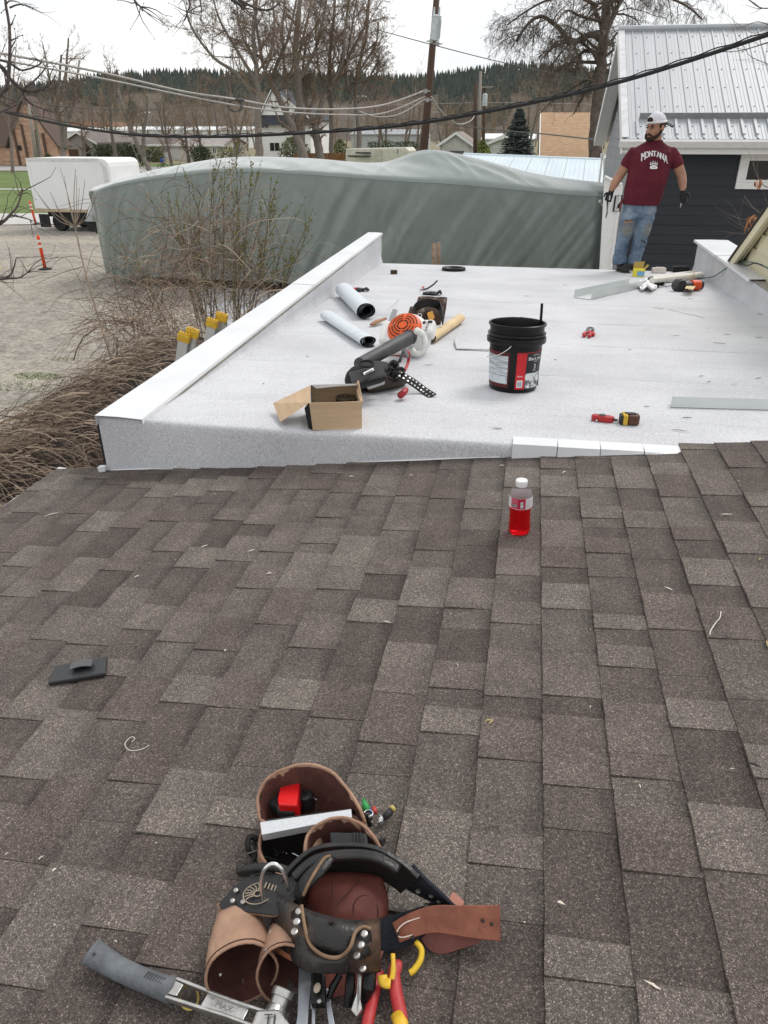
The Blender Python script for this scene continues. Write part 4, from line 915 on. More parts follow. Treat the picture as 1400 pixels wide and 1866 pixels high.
# ---- two children cycling along the far street
def cyclist(px, py, label, jacket, heading):
    g = onZ(px, py, .02); Mx = Matrix.Translation(g) @ Matrix.Rotation(heading, 4, 'Z'); k = .82
    b = thing('bicycle', 'small bicycle ridden by the ' + label, 'bicycle', g, group='bicycles on the far street')
    for x in (-.48, .48):
        m_ = MB(Mx); m_.tube([(x * k + .3 * k * math.cos(a * .349), 0, .31 * k + .3 * k * math.sin(a * .349)) for a in range(18)], .03, 6, closed=True); build('wheel', m_, M('rubber', (.02, .02, .02), .8), b)
    m_ = MB(Mx)
    for a, c in (((-.48, .31), (-.12, .72)), ((-.48, .31), (-.05, .3)), ((-.05, .3), (-.12, .78)), ((-.05, .3), (.36, .72)), ((-.12, .72), (.36, .72)), ((.48, .31), (.36, .9))): m_.tube([(a[0] * k, 0, a[1] * k), (c[0] * k, 0, c[1] * k)], .022, 6)
    m_.tube([(.36 * k, -.25, .92 * k), (.36 * k, .25, .92 * k)], .02, 6); m_.box((-.13 * k, 0, .8 * k), (.22, .12, .06)); build('frame', m_, M('dark_frame', (.03, .03, .035), .5), b)
    t = thing('person', label, 'person', g); B_ = MB(Mx)
    def lb(pts): B_.loft([(Vector((x * k, y * k, z * k)), (1, 0, 0), (0, 1, 0), r_ * k, r_ * k) for x, y, z, r_ in pts], 10)
    lb([(-.12, 0, .82, .12), (-.06, 0, 1.05, .14), (.02, 0, 1.28, .15), (.05, 0, 1.38, .07), (.06, 0, 1.44, .06)]); B_.ball(Vector((.09, 0, 1.55)) * k, .125 * k, 12, 8)
    for s_ in (-1, 1):
        lb([(-.1, .08 * s_, .86, .09), (.18, .1 * s_, .72, .075), (.02, .1 * s_, .35, .055), (.1, .1 * s_, .27, .05)]); lb([(.02, .15 * s_, 1.3, .06), (.2, .2 * s_, 1.08, .05), (.36, .22 * s_, .95, .04)])
    o = build('body', B_, M('cyclist_dark', (.04, .035, .035), .8), t, smooth=True); r_ = o.modifiers.new('remesh', 'REMESH'); r_.mode = 'VOXEL'; r_.voxel_size = .022; r_.use_smooth_shade = True
    m_ = MB(Mx); m_.loft([(Vector((x * k, 0, z * k)), (1, 0, 0), (0, 1, 0), r_ * k, r_ * k * 1.15) for x, z, r_ in ((-.12, .86, .14), (-.06, 1.05, .155), (.02, 1.28, .165), (.05, 1.37, .10))], 12)
    for s_ in (-1, 1): m_.loft([(Vector((x * k, y * k * s_, z * k)), (1, 0, 0), (0, 1, 0), r2 * k, r2 * k) for x, y, z, r2 in ((.02, .15, 1.3, .075), (.2, .2, 1.08, .062), (.33, .22, .97, .052))], 8)
    build('jacket', m_, jacket, t, smooth=True)
cyclist(297, 307, 'child in bright blue jacket cycling on the far street', M('bright_blue_jacket', (.02, .07, .36), .8), .2)
cyclist(259, 307, 'child in dark clothes cycling behind the box truck nose', M('dark_jacket', (.03, .03, .035), .8), .2)
# ================================================================ vegetation
BARK = M('grey_brown_bark', (.165, .140, .120), .9, var=.3, scale=4, bump=.4, bscale=12, stretch=(3, 3, .6))
BARK_D = M('dark_bark', (.085, .066, .054), .9, var=.3, scale=4, bump=.4, bscale=12)
TWIG = M('brown_twigs', (.185, .132, .098), .9, var=.25, scale=.6)
TWIG_T = M('tan_twigs', (.215, .165, .118), .9, var=.25, scale=.6)
TWIG_D = M('dark_twigs', (.10, .078, .062), .9, var=.25, scale=.6)
def branch(q, p, d, L, r, up, wig, seg):
    pts = [p.copy()]; rs = [r]; d = d.normalized()
    for i in range(seg):
        d = (d + Vector((q.gauss(0, wig), q.gauss(0, wig), q.gauss(0, wig) + up))).normalized(); p = p + d * (L / seg); pts.append(p); rs.append(r * (1 - .75 * (i + 1) / seg))
    return pts, rs
def sprout(q, mb, pts, rs, level, maxl, dens, lf, up, spread, minr, start=.2, n3=3):
    tot = sum((pts[i + 1] - pts[i]).length for i in range(len(pts) - 1))
    n = max(1, int(dens[min(level, len(dens) - 1)] * q.uniform(.8, 1.2)))
    for _ in range(n):
        t = start + (1 - start) * q.random(); f = t * (len(pts) - 1); i = min(int(f), len(pts) - 2); p = pts[i].lerp(pts[i + 1], f - i); r = rs[i] + (rs[i + 1] - rs[i]) * (f - i)
        ax = (pts[i + 1] - pts[i]).normalized()
        side = Vector((q.gauss(0, 1), q.gauss(0, 1), q.gauss(0, 1))); side = (side - ax * side.dot(ax)).normalized()
        d = ax * q.uniform(.35, .8) + side * spread
        L = tot * lf * q.uniform(.5, 1.2) * (1.15 - .5 * t); rr_ = max(minr, r * q.uniform(.28, .48))
        seg = 4 if level < maxl - 1 else 3
        bp, br = branch(q, p, d, L, rr_, up, .16, seg)
        mb.tube(bp, [max(minr * .6, x) for x in br], 5 if rr_ > .05 else n3, cap=False)
        if level + 1 < maxl: sprout(q, mb, bp, br, level + 1, maxl, dens, lf, up, spread, minr, .15, n3)
def limb_tree(name, label, limbs, d, seed, dens=(9, 7, 6), maxl=3, lf=.46, up=.06, spread=.75, minr=.012, bark=BARK, twig=TWIG, dj=2.0, group=None, thin=.72):
    """limbs: pixel outlines with half widths in pixels; the first reaches the ground"""
    q = random.Random(seed); base = None; tm = MB(); cmn = MB(); k = d / FPX; Ls = []
    for li, (pts, w0, w1) in enumerate(limbs):
        off = 0 if li == 0 else q.uniform(-dj, dj); n = len(pts); P_ = []
        for i, (x, y) in enumerate(pts): P_.append(W(x, y, d + off * (i / max(1, n - 1))))
        if li == 0: P_[0].z = -.1; base = Vector((P_[0].x, P_[0].y, 0))
        sp = spline(P_, 4); m = len(sp); rs = [(w0 + (w1 - w0) * (i / (m - 1)) ** .7) * k * thin for i in range(m)]
        for i in range(1, m): sp[i] = sp[i] + Vector((noise.noise((i * .9, seed, li)), noise.noise((i * .9, seed + 9, li)), 0)) * rs[i] * .5
        if li == 0: rs[0] *= 1.25
        Ls.append((sp, rs)); (tm if li == 0 else cmn).tube(sp, rs, 9 if li == 0 else 7, cap=False)
    tr = thing(name, label, 'tree', base, group=group); build('trunk', tm, bark, tr, smooth=True)
    build('limbs', cmn, bark, tr, smooth=True) if len(limbs) > 1 else None
    cw_ = MB()
    for li, (sp, rs) in enumerate(Ls): sprout(q, cw_, sp, rs, 0, maxl, dens, lf * (.75 if li == 0 else 1), up, spread, minr, .45 if li == 0 else .2)
    build('crown', cw_, twig, tr)
    return tr
def free_tree(name, label, x, d, h, seed, lean=0, stems=1, dens=(10, 6, 5), maxl=3, lf=.42, up=.08, spread=.7, r0=.2, bark=BARK, twig=TWIG, minr=.012, group=None, s0=.25, wig=.05):
    q = random.Random(seed); g = W(x, 240, d); base = Vector((g.x, g.y, 0)); tr = thing(name, label, 'tree', base, group=group); tm = MB(); cw_ = MB()
    for s_ in range(stems):
        dd = Vector((lean + (0 if stems == 1 else q.uniform(-.25, .25)), q.uniform(-.15, .15), 1)); pts, rs = branch(q, base - Vector((0, 0, .1)), dd, h * q.uniform(.85, 1), r0 / math.sqrt(stems), .04, wig, 9)
        tm.tube(pts, rs, 8, cap=False); sprout(q, cw_, pts, rs, 0, maxl, dens, lf, up, spread, minr, s0)
    build('trunk', tm, bark, tr, smooth=True); build('crown', cw_, twig, tr); return tr
D1 = (18, 11, 9)
limb_tree('bare_tree', 'big bare tree with thick trunk in front of the white house left side', [([(473, 340), (473, 290), (471, 230), (470, 180), (467, 120), (462, 60), (468, 0)], 13, 4), ([(470, 185), (432, 135), (390, 105), (352, 55), (340, 20)], 6, 2), ([(468, 150), (425, 80), (398, 30), (385, -20)], 5, 2), ([(467, 120), (440, 60), (430, 0)], 4, 1.5), ([(468, 160), (490, 110), (500, 50), (495, -20)], 5, 2)], 58, 21, dens=D1, up=.05)
limb_tree('bare_tree', 'bare tree with trunk leaning left across the white house', [([(562, 340), (556, 290), (538, 242), (512, 185), (492, 150)], 12, 7), ([(492, 152), (478, 110), (470, 60), (462, 0)], 6, 2.5), ([(492, 152), (512, 100), (527, 65), (540, 0)], 6, 2.5), ([(505, 170), (535, 120), (545, 60)], 4, 1.5)], 60, 22, dens=(16, 11, 8), up=.05)
limb_tree('bare_tree', 'tall bare tree with upright trunk just right of the white house gable', [([(551, 340), (550, 285), (548, 220), (543, 140), (538, 90), (545, 20), (550, -40)], 14, 5), ([(546, 190), (520, 130), (515, 60), (520, -10)], 6, 2), ([(543, 150), (575, 90), (590, 30), (600, -30)], 6, 2), ([(540, 120), (555, 60), (570, -10)], 5, 2)], 63, 23, dens=D1, up=.06)
limb_tree('bare_tree', 'bare tree forking low beside the white house with long diagonal limb', [([(585, 340), (584, 290), (578, 255), (574, 225)], 13, 9), ([(575, 228), (558, 190), (552, 130), (560, 60)], 7, 2), ([(575, 228), (590, 180), (614, 143), (641, 92), (664, 50), (672, 0)], 8, 2.5), ([(600, 165), (625, 110), (630, 40), (640, -20)], 5, 2), ([(630, 110), (665, 95), (690, 70)], 3.5, 1.2)], 64, 24, dens=D1, up=.05)
limb_tree('bare_tree', 'slim upright bare tree right of the low forking tree', [([(606, 340), (604, 290), (604, 200), (600, 120), (608, 40), (612, -30)], 8, 3), ([(603, 160), (625, 100), (632, 30)], 4, 1.5), ([(602, 190), (580, 120), (575, 40)], 4, 1.5)], 67, 25, dens=D1, up=.07)
limb_tree('bare_tree', 'bare tree with broken leaning top at right of the tree group', [([(657, 340), (655, 290), (654, 230), (648, 180), (655, 120), (668, 60), (672, 10)], 9, 3), ([(652, 185), (680, 130), (692, 110)], 4, 2), ([(650, 190), (630, 140), (640, 60), (650, 0)], 4, 1.5), ([(655, 130), (685, 80), (690, 40)], 3, 1.2)], 66, 26, dens=D1, up=.06)
# left group
limb_tree('bare_tree', 'slender bare tree leaning left behind the white box truck', [([(275, 330), (268, 300), (250, 262), (232, 215), (218, 175), (213, 150)], 8, 3), ([(232, 215), (236, 180), (235, 150)], 3, 1.2), ([(262, 285), (262, 240), (268, 205), (268, 175)], 6, 2.5), ([(222, 185), (205, 150), (200, 110)], 2.5, 1)], 78, 31, dens=(12, 9, 7), up=.1, lf=.38)
limb_tree('bare_tree', 'twin stemmed bare tree above the grey gabled house', [([(118, 340), (116, 290), (113, 240), (105, 200), (108, 150), (112, 100)], 9, 2.5), ([(118, 270), (120, 220), (118, 160), (122, 110), (125, 70)], 6, 2), ([(118, 230), (135, 190), (140, 150), (145, 110)], 4, 1.5), ([(112, 235), (95, 190), (88, 130), (78, 80)], 4.5, 1.5)], 86, 32, dens=(13, 9, 7), up=.1, lf=.38)
limb_tree('bare_tree', 'small spreading bare tree in front of the brick building', [([(22, 310), (22, 290), (20, 250), (16, 210), (12, 150)], 5, 2), ([(20, 240), (40, 200), (50, 150)], 3, 1), ([(18, 230), (0, 190), (-10, 140), (10, 80)], 3, 1), ([(16, 200), (25, 140), (30, 80)], 2.5, 1)], 80, 33, dens=(12, 9, 7), up=.08, lf=.4)
for (x, d, h, s, ln, lb) in ((306, 92, 8.5, 41, .05, 'bare tree with forked trunk left of the ranch house gable'), (338, 100, 8, 42, 0, 'bare tree standing before the ranch house gable'), (366, 104, 7.5, 43, -.05, 'small bare tree before the ranch house right end'), (425, 88, 9.5, 44, .08, 'bare tree between ranch house and white house'), (395, 120, 9, 45, 0, 'pale bare tree right behind the ranch house'), (168, 125, 9, 46, .05, 'thin bare tree over the grey gabled house ridge'), (205, 98, 12.5, 47, 0, 'tall pale poplar over the brown roofed house'), (190, 150, 12, 48, 0, 'far thin bare tree left of the tall pale poplar'), (145, 92, 5.5, 49, 0, 'small young bare tree before the grey gabled house')):
    free_tree('bare_tree', lb, x, d, h, s, ln, 2 if s in (41, 44) else 1, r0=.28, twig=TWIG_T if s in (45, 47, 48) else TWIG, dens=(13, 9, 6), up=.14 if s in (47, 48) else .08, spread=.45 if s in (47, 48) else .75, s0=.2)
for (x, d, h, s, lb) in ((703, 105, 11, 51, 'bare tree right of the camper in the brown thicket'), (735, 120, 12.5, 52, 'wide bare tree rising from the thicket left of the leaning pole'), (760, 100, 8.5, 53, 'low bare tree just left of the leaning pole'), (690, 135, 11, 54, 'far bare tree over the grey warehouse'), (812, 95, 7.0, 55, 'small bare tree behind the weathered white garage'), (840, 110, 8.5, 56, 'bare tree behind the far poles'), (930, 120, 12.5, 57, 'tan bare tree behind the blue spruce top'), (965, 105, 11.5, 58, 'tan bare tree between spruce and tan roof'), (1005, 110, 12.5, 59, 'bare tree behind the tan shingled roof left end'), (1045, 100, 11, 60, 'bare tree behind the tan shingled roof right end')):
    free_tree('bare_tree', lb, x, d, h, s, 0, 2, r0=.3, twig=TWIG_T if s in (57, 58) else TWIG, dens=(12, 7, 6), spread=.7)
# right hand big tree with hanging twigs
limb_tree('bare_tree', 'large dark bare tree with hanging twigs behind the metal roofed house', [([(1080, 360), (1082, 300), (1086, 230), (1092, 150), (1098, 90), (1104, 30), (1110, -60)], 17, 9), ([(1096, 66), (1074, 64), (1040, 78), (1023, 56), (989, 30), (962, 44), (942, 75)], 8, 2.5), ([(1096, 100), (1070, 92), (1050, 105), (1035, 120)], 5, 2), ([(1040, 76), (1010, 85), (985, 110)], 4, 1.5), ([(1100, 60), (1085, 20), (1060, -20), (1030, -40)], 6, 2.5), ([(1100, 70), (1120, 25), (1140, -10), (1180, -40)], 7, 3), ([(1094, 85), (1112, 80), (1125, 60), (1150, 50), (1175, 55)], 4, 1.5), ([(1090, 10), (1050, -5), (1000, 0), (960, 20), (925, 45)], 4, 1.5), ([(1106, 10), (1150, -15), (1200, -10), (1250, 10), (1280, 35)], 5, 1.5), ([(1098, 40), (1060, 30), (1030, 20), (1005, 60)], 4, 1.2)], 40, 71, thin=.85, dens=(23, 13, 8), up=-.22, lf=.44, spread=.9, bark=BARK_D, twig=TWIG_D, minr=.007, dj=3)
# far brown deciduous wood that reads as one mass
fw = MB(); q = random.Random(90)
for k in range(230):
    px = q.uniform(-40, 1120); d = q.uniform(135, 420); g = W(px, 240, d); h = q.uniform(8, 14) * (1 + (d - 135) / 420); b = Vector((g.x, g.y, 0))
    if 795 < px < 850 : h *= .75
    pts, rs = branch(q, b, Vector((q.uniform(-.1, .1), 0, 1)), h, .22, .03, .06, 6); fw.tube(pts, rs, 4, cap=False)
    sprout(q, fw, pts, rs, 0, 2, (13, 7), .4, .09, .6, .034, .15)
tag(build('bare_wood', fw, M('far_brown_wood', (.175, .130, .095), .95, col2=(.245, .19, .135), scale=.03, pos=True)), 'brown leafless thicket along the foot of the hills', 'woodland', kind='stuff')
# evergreen hedges and shrubs: clouds of small leaf faces round a stem
def leafy(name, label, cat, c, rx, ry, h, n, mat, ls, seed, shape='round', group=None, stem=True):
    q = random.Random(seed); t = thing(name, label, cat, c, group=group)
    if stem:
        m_ = MB(); 
        for k in range(4): m_.tube([Vector(c) + Vector((q.uniform(-rx, rx) * .3, q.uniform(-ry, ry) * .3, -.05)), Vector(c) + Vector((q.uniform(-rx, rx) * .6, q.uniform(-ry, ry) * .6, h * .7))], [.05, .02], 5)
        build('stem', m_, BARK_D, t)
    m_ = MB()
    for _ in range(n):
        u = q.random(); zz = h * (.04 + .96 * u)
        if shape == 'cone': k = (1 - u) ** .85
        elif shape == 'box': k = 1 if u < .8 else math.sqrt(max(0, 1 - ((u - .8) / .2) ** 2)) * .9 + .1
        else: k = math.sqrt(max(.02, 1 - (2 * u - .9) ** 2 * .9))
        a = q.uniform(0, 6.283); r_ = q.random() ** .45; lump = 1 + .28 * noise.noise((math.cos(a) * 1.6, math.sin(a) * 1.6, zz * 1.3 + seed))
        if shape == 'box': x, y = rx * q.uniform(-1, 1), ry * q.uniform(-1, 1) * k
        else: x, y = rx * k * r_ * math.cos(a) * lump, ry * k * r_ * math.sin(a) * lump
        zz *= (1 + .12 * noise.noise((x * .8, y * .8, seed))); p = Vector(c) + Vector((x, y, zz))
        d1 = Vector((q.gauss(0, 1), q.gauss(0, 1), q.gauss(0, .7))).normalized(); d2 = d1.cross(Vector((q.gauss(0, 1), q.gauss(0, 1), q.gauss(0, 1)))).normalized(); s_ = ls * q.uniform(.6, 1.3)
        m_.add([p - d1 * s_, p + d2 * s_ * .4, p + d1 * s_, p - d2 * s_ * .4], [(0, 1, 2, 3)])
    build('foliage', m_, mat, t); return t
EVG = M('evergreen_leaf', (.040, .058, .026), .7, col2=(.085, .105, .045), scale=1.5); SPR = M('spruce_needles', (.060, .080, .074), .8, col2=(.15, .18, .165), scale=3.0); OLV = M('olive_shrub_leaf', (.10, .12, .05), .8, col2=(.16, .17, .075), scale=1); YGR = M('yellow_green_shrub', (.15, .17, .04), .8, col2=(.22, .24, .07), scale=1)
# spruce with layered boughs
def spruce(px, d, ytop, halfw, label, seed):
    q = random.Random(seed); g = W(px, 240, d); b = Vector((g.x, g.y, 0)); h = onY(px, ytop, g.y).z; rx = halfw * d / FPX; t = thing('spruce_tree', label, 'tree', b)
    m_ = MB(); m_.tube([b, b + Vector((0, 0, h))], [.16, .02], 8); build('trunk', m_, BARK_D, t); m_ = MB(); nl = 34
    for k in range(nl):
        u = k / nl; z = h * (.08 + .9 * u); R_ = rx * (1 - u) ** .8 + .08; nb = int(12 + 14 * (1 - u))
        for _ in range(nb):
            a = q.uniform(0, 6.283); L = R_ * q.uniform(.7, 1.15); dv = Vector((math.cos(a), math.sin(a), 0)); s_ = Vector((-dv.y, dv.x, 0)); n = max(3, int(L / .13))
            for i in range(n):
                f = (i + .5) / n; p = b + Vector((0, 0, z)) + dv * (L * f) + Vector((0, 0, -.28 * L * f + .20 * L * f * f))
                for sg in (-1, 1, 0):
                    tip = p + dv * .17 + s_ * (sg * .22 * (1.1 - f)) + Vector((0, 0, q.uniform(-.10, .06))); wv = Vector((0, 0, 1)).cross(tip - p)
                    wv = (wv.normalized() + Vector((0, 0, q.uniform(-1, 1)))).normalized() * .062; m_.add([p - wv, p + wv, tip + wv * .3], [(0, 1, 2)])
    build('crown', m_, SPR, t); return t
_sp = spruce(945, 58, 192, 47, 'blue-grey spruce in front of the tan shingled roof', 4)
m_ = MB(); q = random.Random(46); _b = _sp.location.copy(); _h = onY(945, 196, _b.y).z
for _ in range(9000):
    u = q.random() ** 1.25; z = _h * (.05 + .95 * u); lay = .82 + .22 * math.sin(u * 75); r_ = (52 * 58 / FPX) * (1 - u) ** .8 * lay * (.35 + .65 * q.random() ** .4) + .03; a = q.uniform(0, 6.283); dv = Vector((math.cos(a), math.sin(a), -.25)).normalized(); pp = _b + Vector((r_ * math.cos(a), r_ * math.sin(a), z - .22 * r_)); wv = Vector((-dv.y, dv.x, q.uniform(-.6, .6))).normalized() * .045; m_.add([pp - wv, pp + wv, pp + dv * .24], [(0, 1, 2)])
build('needles', m_, SPR, _sp)
for i, (x, d, wpx, yt, n, sh_, mat, lb) in enumerate(((152, 105, 9, 261, 900, 'round', EVG, 'dark evergreen bush at the left end of the hedge'), (187, 107, 22, 264, 2000, 'box', EVG, 'dark clipped hedge in front of the brown roofed house'), (233, 106, 24, 263, 2200, 'box', EVG, 'dark hedge stretch right of the box truck roof'), (277, 107, 18, 266, 1500, 'box', OLV, 'thin olive hedge of upright stems before the brown roofed house'), (364, 100, 22, 266, 1800, 'round', EVG, 'rounded dark bush before the ranch house porch'), (535, 84, 32, 251, 2400, 'round', OLV, 'olive green bush in front of the white house ground floor'), (620, 84, 16, 254, 1200, 'round', OLV, 'olive bush right of the white house between trunks'), (715, 88, 46, 258, 2600, 'box', EVG, 'green hedge behind the parked camper'), (882, 66, 18, 258, 1400, 'round', YGR, 'yellow-green bush between far poles and garage'), (418, 95, 22, 268, 1000, 'box', OLV, 'low olive undergrowth between ranch house and white house'), (80, 84, 10, 280, 500, 'round', OLV, 'low bush at the foot of the brick building'))):
    g = W(x, 240, d); h = onY(x, yt, g.y).z; leafy('bush' if sh_ == 'round' else 'hedge', lb, 'bush' if sh_ == 'round' else 'hedge', (g.x, g.y, 0), wpx * d / FPX, 1.0 if sh_ == 'box' else wpx * d / FPX * .8, h, n, mat, .16, 100 + i, sh_)
# ---- dry vine hedge beside the house
VINE = M('dry_vine', (.190, .140, .103), .85, var=.35, scale=5); VINE2 = M('dark_vine', (.060, .043, .034), .9, var=.3, scale=5); VINE3 = M('pale_vine', (.40, .315, .235), .85, var=.25, scale=5)
q = random.Random(77)
ridge = spline([onZ(362, 612, 1.5), onZ(275, 652, 1.58), onZ(178, 716, 1.62), onZ(92, 786, 1.62), onZ(-5, 862, 1.62), onZ(-145, 942, 1.62)], 20)
hd = thing('vine_hedge', 'long mound of dry brown vines hanging over a fence beside the house', 'hedge', (ridge[50].x, ridge[50].y, 0))
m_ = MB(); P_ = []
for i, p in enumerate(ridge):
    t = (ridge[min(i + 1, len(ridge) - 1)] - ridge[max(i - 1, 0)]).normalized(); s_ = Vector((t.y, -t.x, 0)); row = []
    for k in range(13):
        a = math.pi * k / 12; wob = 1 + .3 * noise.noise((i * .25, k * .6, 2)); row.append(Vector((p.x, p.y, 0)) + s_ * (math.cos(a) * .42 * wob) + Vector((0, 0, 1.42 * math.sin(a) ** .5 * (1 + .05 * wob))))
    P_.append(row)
m_.grid(P_); build('shade_core', m_, M('vine_core_shade', (.014, .011, .009), .95, col2=(.030, .023, .018), scale=9), hd, smooth=True)  # near-black mass standing in for the shade inside the vines
vm = [MB(), MB(), MB(), MB()]
def strand(mbx, p, d, L, r, sag, seg=7, wig=.12):
    pts = [p.copy()]; d = d.normalized()
    for i in range(seg):
        d = (d + Vector((q.gauss(0, wig), q.gauss(0, wig), q.gauss(0, wig) - sag))).normalized(); p = p + d * (L / seg); 
        if p.z < .02: p.z = .02
        pts.append(p)
    mbx.tube(pts, [r * (1 - .55 * i / seg) for i in range(seg + 1)], 3, cap=False); return pts
for _ in range(3900):
    i = q.randrange(len(ridge) - 1); p = ridge[i].lerp(ridge[i + 1], q.random()); t = (ridge[i + 1] - ridge[i]).normalized(); s_ = Vector((t.y, -t.x, 0))
    off = q.gauss(0, .2); p = p + s_ * off + Vector((0, 0, q.uniform(-.35, .08)))
    side = 1 if off + q.gauss(.12, .25) > 0 else -1
    if side < 0 and q.random() < .55: continue
    d = s_ * side * q.uniform(.5, 1) + t * (q.gauss(.15, .35)) + Vector((0, 0, q.uniform(.1, .6)))
    strand(vm[q.choice((0, 0, 0, 1, 2, 2))], p, d, q.uniform(.5, 1.25), q.uniform(.0026, .0058), q.uniform(.24, .40), 8, .07)
for _ in range(1300):                                   # the hanging curtain on both faces
    i = q.randrange(len(ridge) - 1); p = ridge[i].lerp(ridge[i + 1], q.random()); t = (ridge[i + 1] - ridge[i]).normalized(); s_ = Vector((t.y, -t.x, 0))
    sg = q.choice((1, 1, 1, -1)); p = p + s_ * (sg * q.uniform(.3, .55)) + Vector((0, 0, q.uniform(-.5, -.05)))
    strand(vm[q.choice((0, 1, 1, 2))], p, s_ * sg * .4 + t * q.gauss(.1, .3) + Vector((0, 0, -.3)), q.uniform(.5, 1.2), q.uniform(.002, .0042), .25, 7, .07)
# tangle behind the hedge, in front of the cover
tang = [(240, 590, .4, 10.9), (275, 580, .55, 11.5), (330, 560, .8, 12), (300, 500, .8, 12.5), (390, 520, .8, 13), (430, 480, .8, 13.5), (370, 450, .9, 13.5), (470, 520, .6, 13.5), (330, 430, .8, 13.4), (255, 630, .5, 10.3), (410, 420, .7, 13.5)]
for (px, py, rad, d) in tang:
    c = W(px, py, d); c.z = max(c.z, .4)
    for _ in range(125):
        p = c + Vector((q.gauss(0, rad * .6), q.gauss(0, rad * .5), q.gauss(0, rad * .45))); p.z = max(p.z, .1)
        strand(vm[q.choice((3, 3, 3, 1, 2))], p, Vector((q.gauss(0, 1), q.gauss(0, 1), q.uniform(.1, 1.2))), q.uniform(.5, 1.4), q.uniform(.0026, .006), q.uniform(.05, .35), 7, .22)
for _ in range(42):
    px, py, rad, d = q.choice(tang[2:]); c = W(px, py, d) + Vector((q.gauss(0, .6), q.gauss(0, .4), q.gauss(-.2, .4))); c.z = max(c.z, .1)
    strand(vm[q.choice((2, 2, 3))], c, Vector((q.gauss(0, .7), q.gauss(0, .5), q.uniform(.5, 1.4))), q.uniform(1.2, 2.4), q.uniform(.006, .011), q.uniform(.06, .2), 9, .16)
for k, (b_, mm) in enumerate(zip(vm, (VINE, VINE2, VINE3, M('red_brown_vine', (.205, .145, .108), .85, var=.35, scale=5)))): build('vine_strands', b_, mm, hd, kind='stuff')
# budding shrub in front of the cover
sb = thing('budding_shrub', 'leafless shrub with green buds in front of the tarpaulin cover', 'shrub', onZ(395, 575, 0))
BUD = M('green_bud', (.20, .20, .05), .7, var=.3, scale=30); SBK = M('shrub_bark', (.115, .098, .072), .85, var=.25, scale=10)
sm = MB(); bd = MB(); q = random.Random(12)
tips = [(410, 300), (430, 285), (382, 330), (470, 320), (495, 325), (500, 385), (345, 330), (320, 350), (305, 360), (455, 345), (360, 370), (400, 355), (425, 350), (285, 375), (530, 400), (555, 425), (520, 440), (480, 390), (565, 415), (500, 350), (440, 320), (390, 300), (335, 385), (545, 450), (270, 430), (225, 470), (255, 490)]
for (x, y) in tips:
    d = 13.5 + q.uniform(-.7, .7); tip = W(x, y, d); b0 = W(395 + (x - 395) * .35 + q.uniform(-25, 25), 575, d); b0.z = .0; mid = b0.lerp(tip, .5) + Vector((q.gauss(0, .12), q.gauss(0, .15), .1))
    pts = spline([b0, mid, tip], 7); rs = [.016 * (1 - .75 * i / (len(pts) - 1)) for i in range(len(pts))]; sm.tube(pts, rs, 5, cap=False)
    tw = [(pts, rs)]
    for _ in range(7):
        i = q.randrange(4, len(pts) - 1); dd = (pts[i] - pts[i - 1]).normalized() + Vector((q.gauss(0, .5), q.gauss(0, .5), q.uniform(0, .5))); bp, br = branch(q, pts[i], dd, q.uniform(.3, .8), .006, .1, .08, 4); sm.tube(bp, br, 4, cap=False); tw.append((bp, br))
    for (bp, br) in tw:
        for _ in range(13):
            i = q.randrange(max(1, len(bp) // 2), len(bp)); p = bp[i].lerp(bp[i - 1], q.random()); dv = Vector((q.gauss(0, 1), q.gauss(0, 1), q.uniform(.4, 1.6))).normalized(); s_ = q.uniform(.025, .058); wv = dv.cross(Vector((q.random(), 1, .3))).normalized() * s_ * .3; nv = dv.cross(wv).normalized() * s_ * .25
            bd.add([p, p + dv * s_ * .5 + wv, p + dv * s_, p + dv * s_ * .5 - wv, p + dv * s_ * .5 + nv, p + dv * s_ * .5 - nv], [(0, 1, 2, 4), (0, 4, 2, 3), (0, 3, 2, 5), (0, 5, 2, 1)])
build('stems', sm, SBK, sb); build('buds', bd, BUD, sb, kind='stuff')
# sapling left of it
sp_ = thing('bare_sapling', 'pale bare sapling with a fan of upright shoots before the truck', 'shrub', Vector((onZ(205, 640, .2).x, onZ(205, 640, .2).y, 0))); m_ = MB(); d = 10.5
def wl(pts, d0, d1): n = len(pts); return spline([W(x, y, d0 + (d1 - d0) * i / (n - 1)) for i, (x, y) in enumerate(pts)], 6)
def tp_(mbx, P_, r0, r1, n=6): k = len(P_) - 1; mbx.tube(P_, [r0 + (r1 - r0) * i / k for i in range(k + 1)], n, cap=False)
P_ = wl([(205, 660), (184, 593), (165, 530), (150, 473), (137, 413)], 9.8, 10.8); P_[0].z = 0; tp_(m_, P_, .018, .010)
q = random.Random(15)
for (x, y, mx_, my_) in ((110, 305, 125, 360), (138, 308, 135, 360), (140, 320, 140, 370), (155, 328, 148, 380), (117, 320, 128, 380), (92, 350, 112, 390), (70, 355, 105, 400), (62, 343, 95, 385), (100, 372, 120, 405), (145, 342, 142, 390), (178, 350, 160, 395), (165, 372, 150, 400)):
    tp_(m_, wl([(137, 413), (mx_, my_), (x, y)], 10.8, 10.8 + q.uniform(-.4, .4)), .008, .003, 5)
for (x, y, mx_, my_) in ((90, 490, 120, 470), (110, 520, 135, 510), (195, 520, 175, 520), (85, 570, 110, 540), (200, 450, 170, 455), (60, 520, 105, 500), (230, 560, 200, 555)):
    tp_(m_, wl([(150, 480 + q.uniform(-10, 60)), (mx_, my_), (x, y)], 10.6, 10.6 + q.uniform(-.5, .5)), .006, .002, 4)
build('stems', m_, M('pale_sapling_bark', (.20, .155, .115), .85, var=.2, scale=12), sp_)
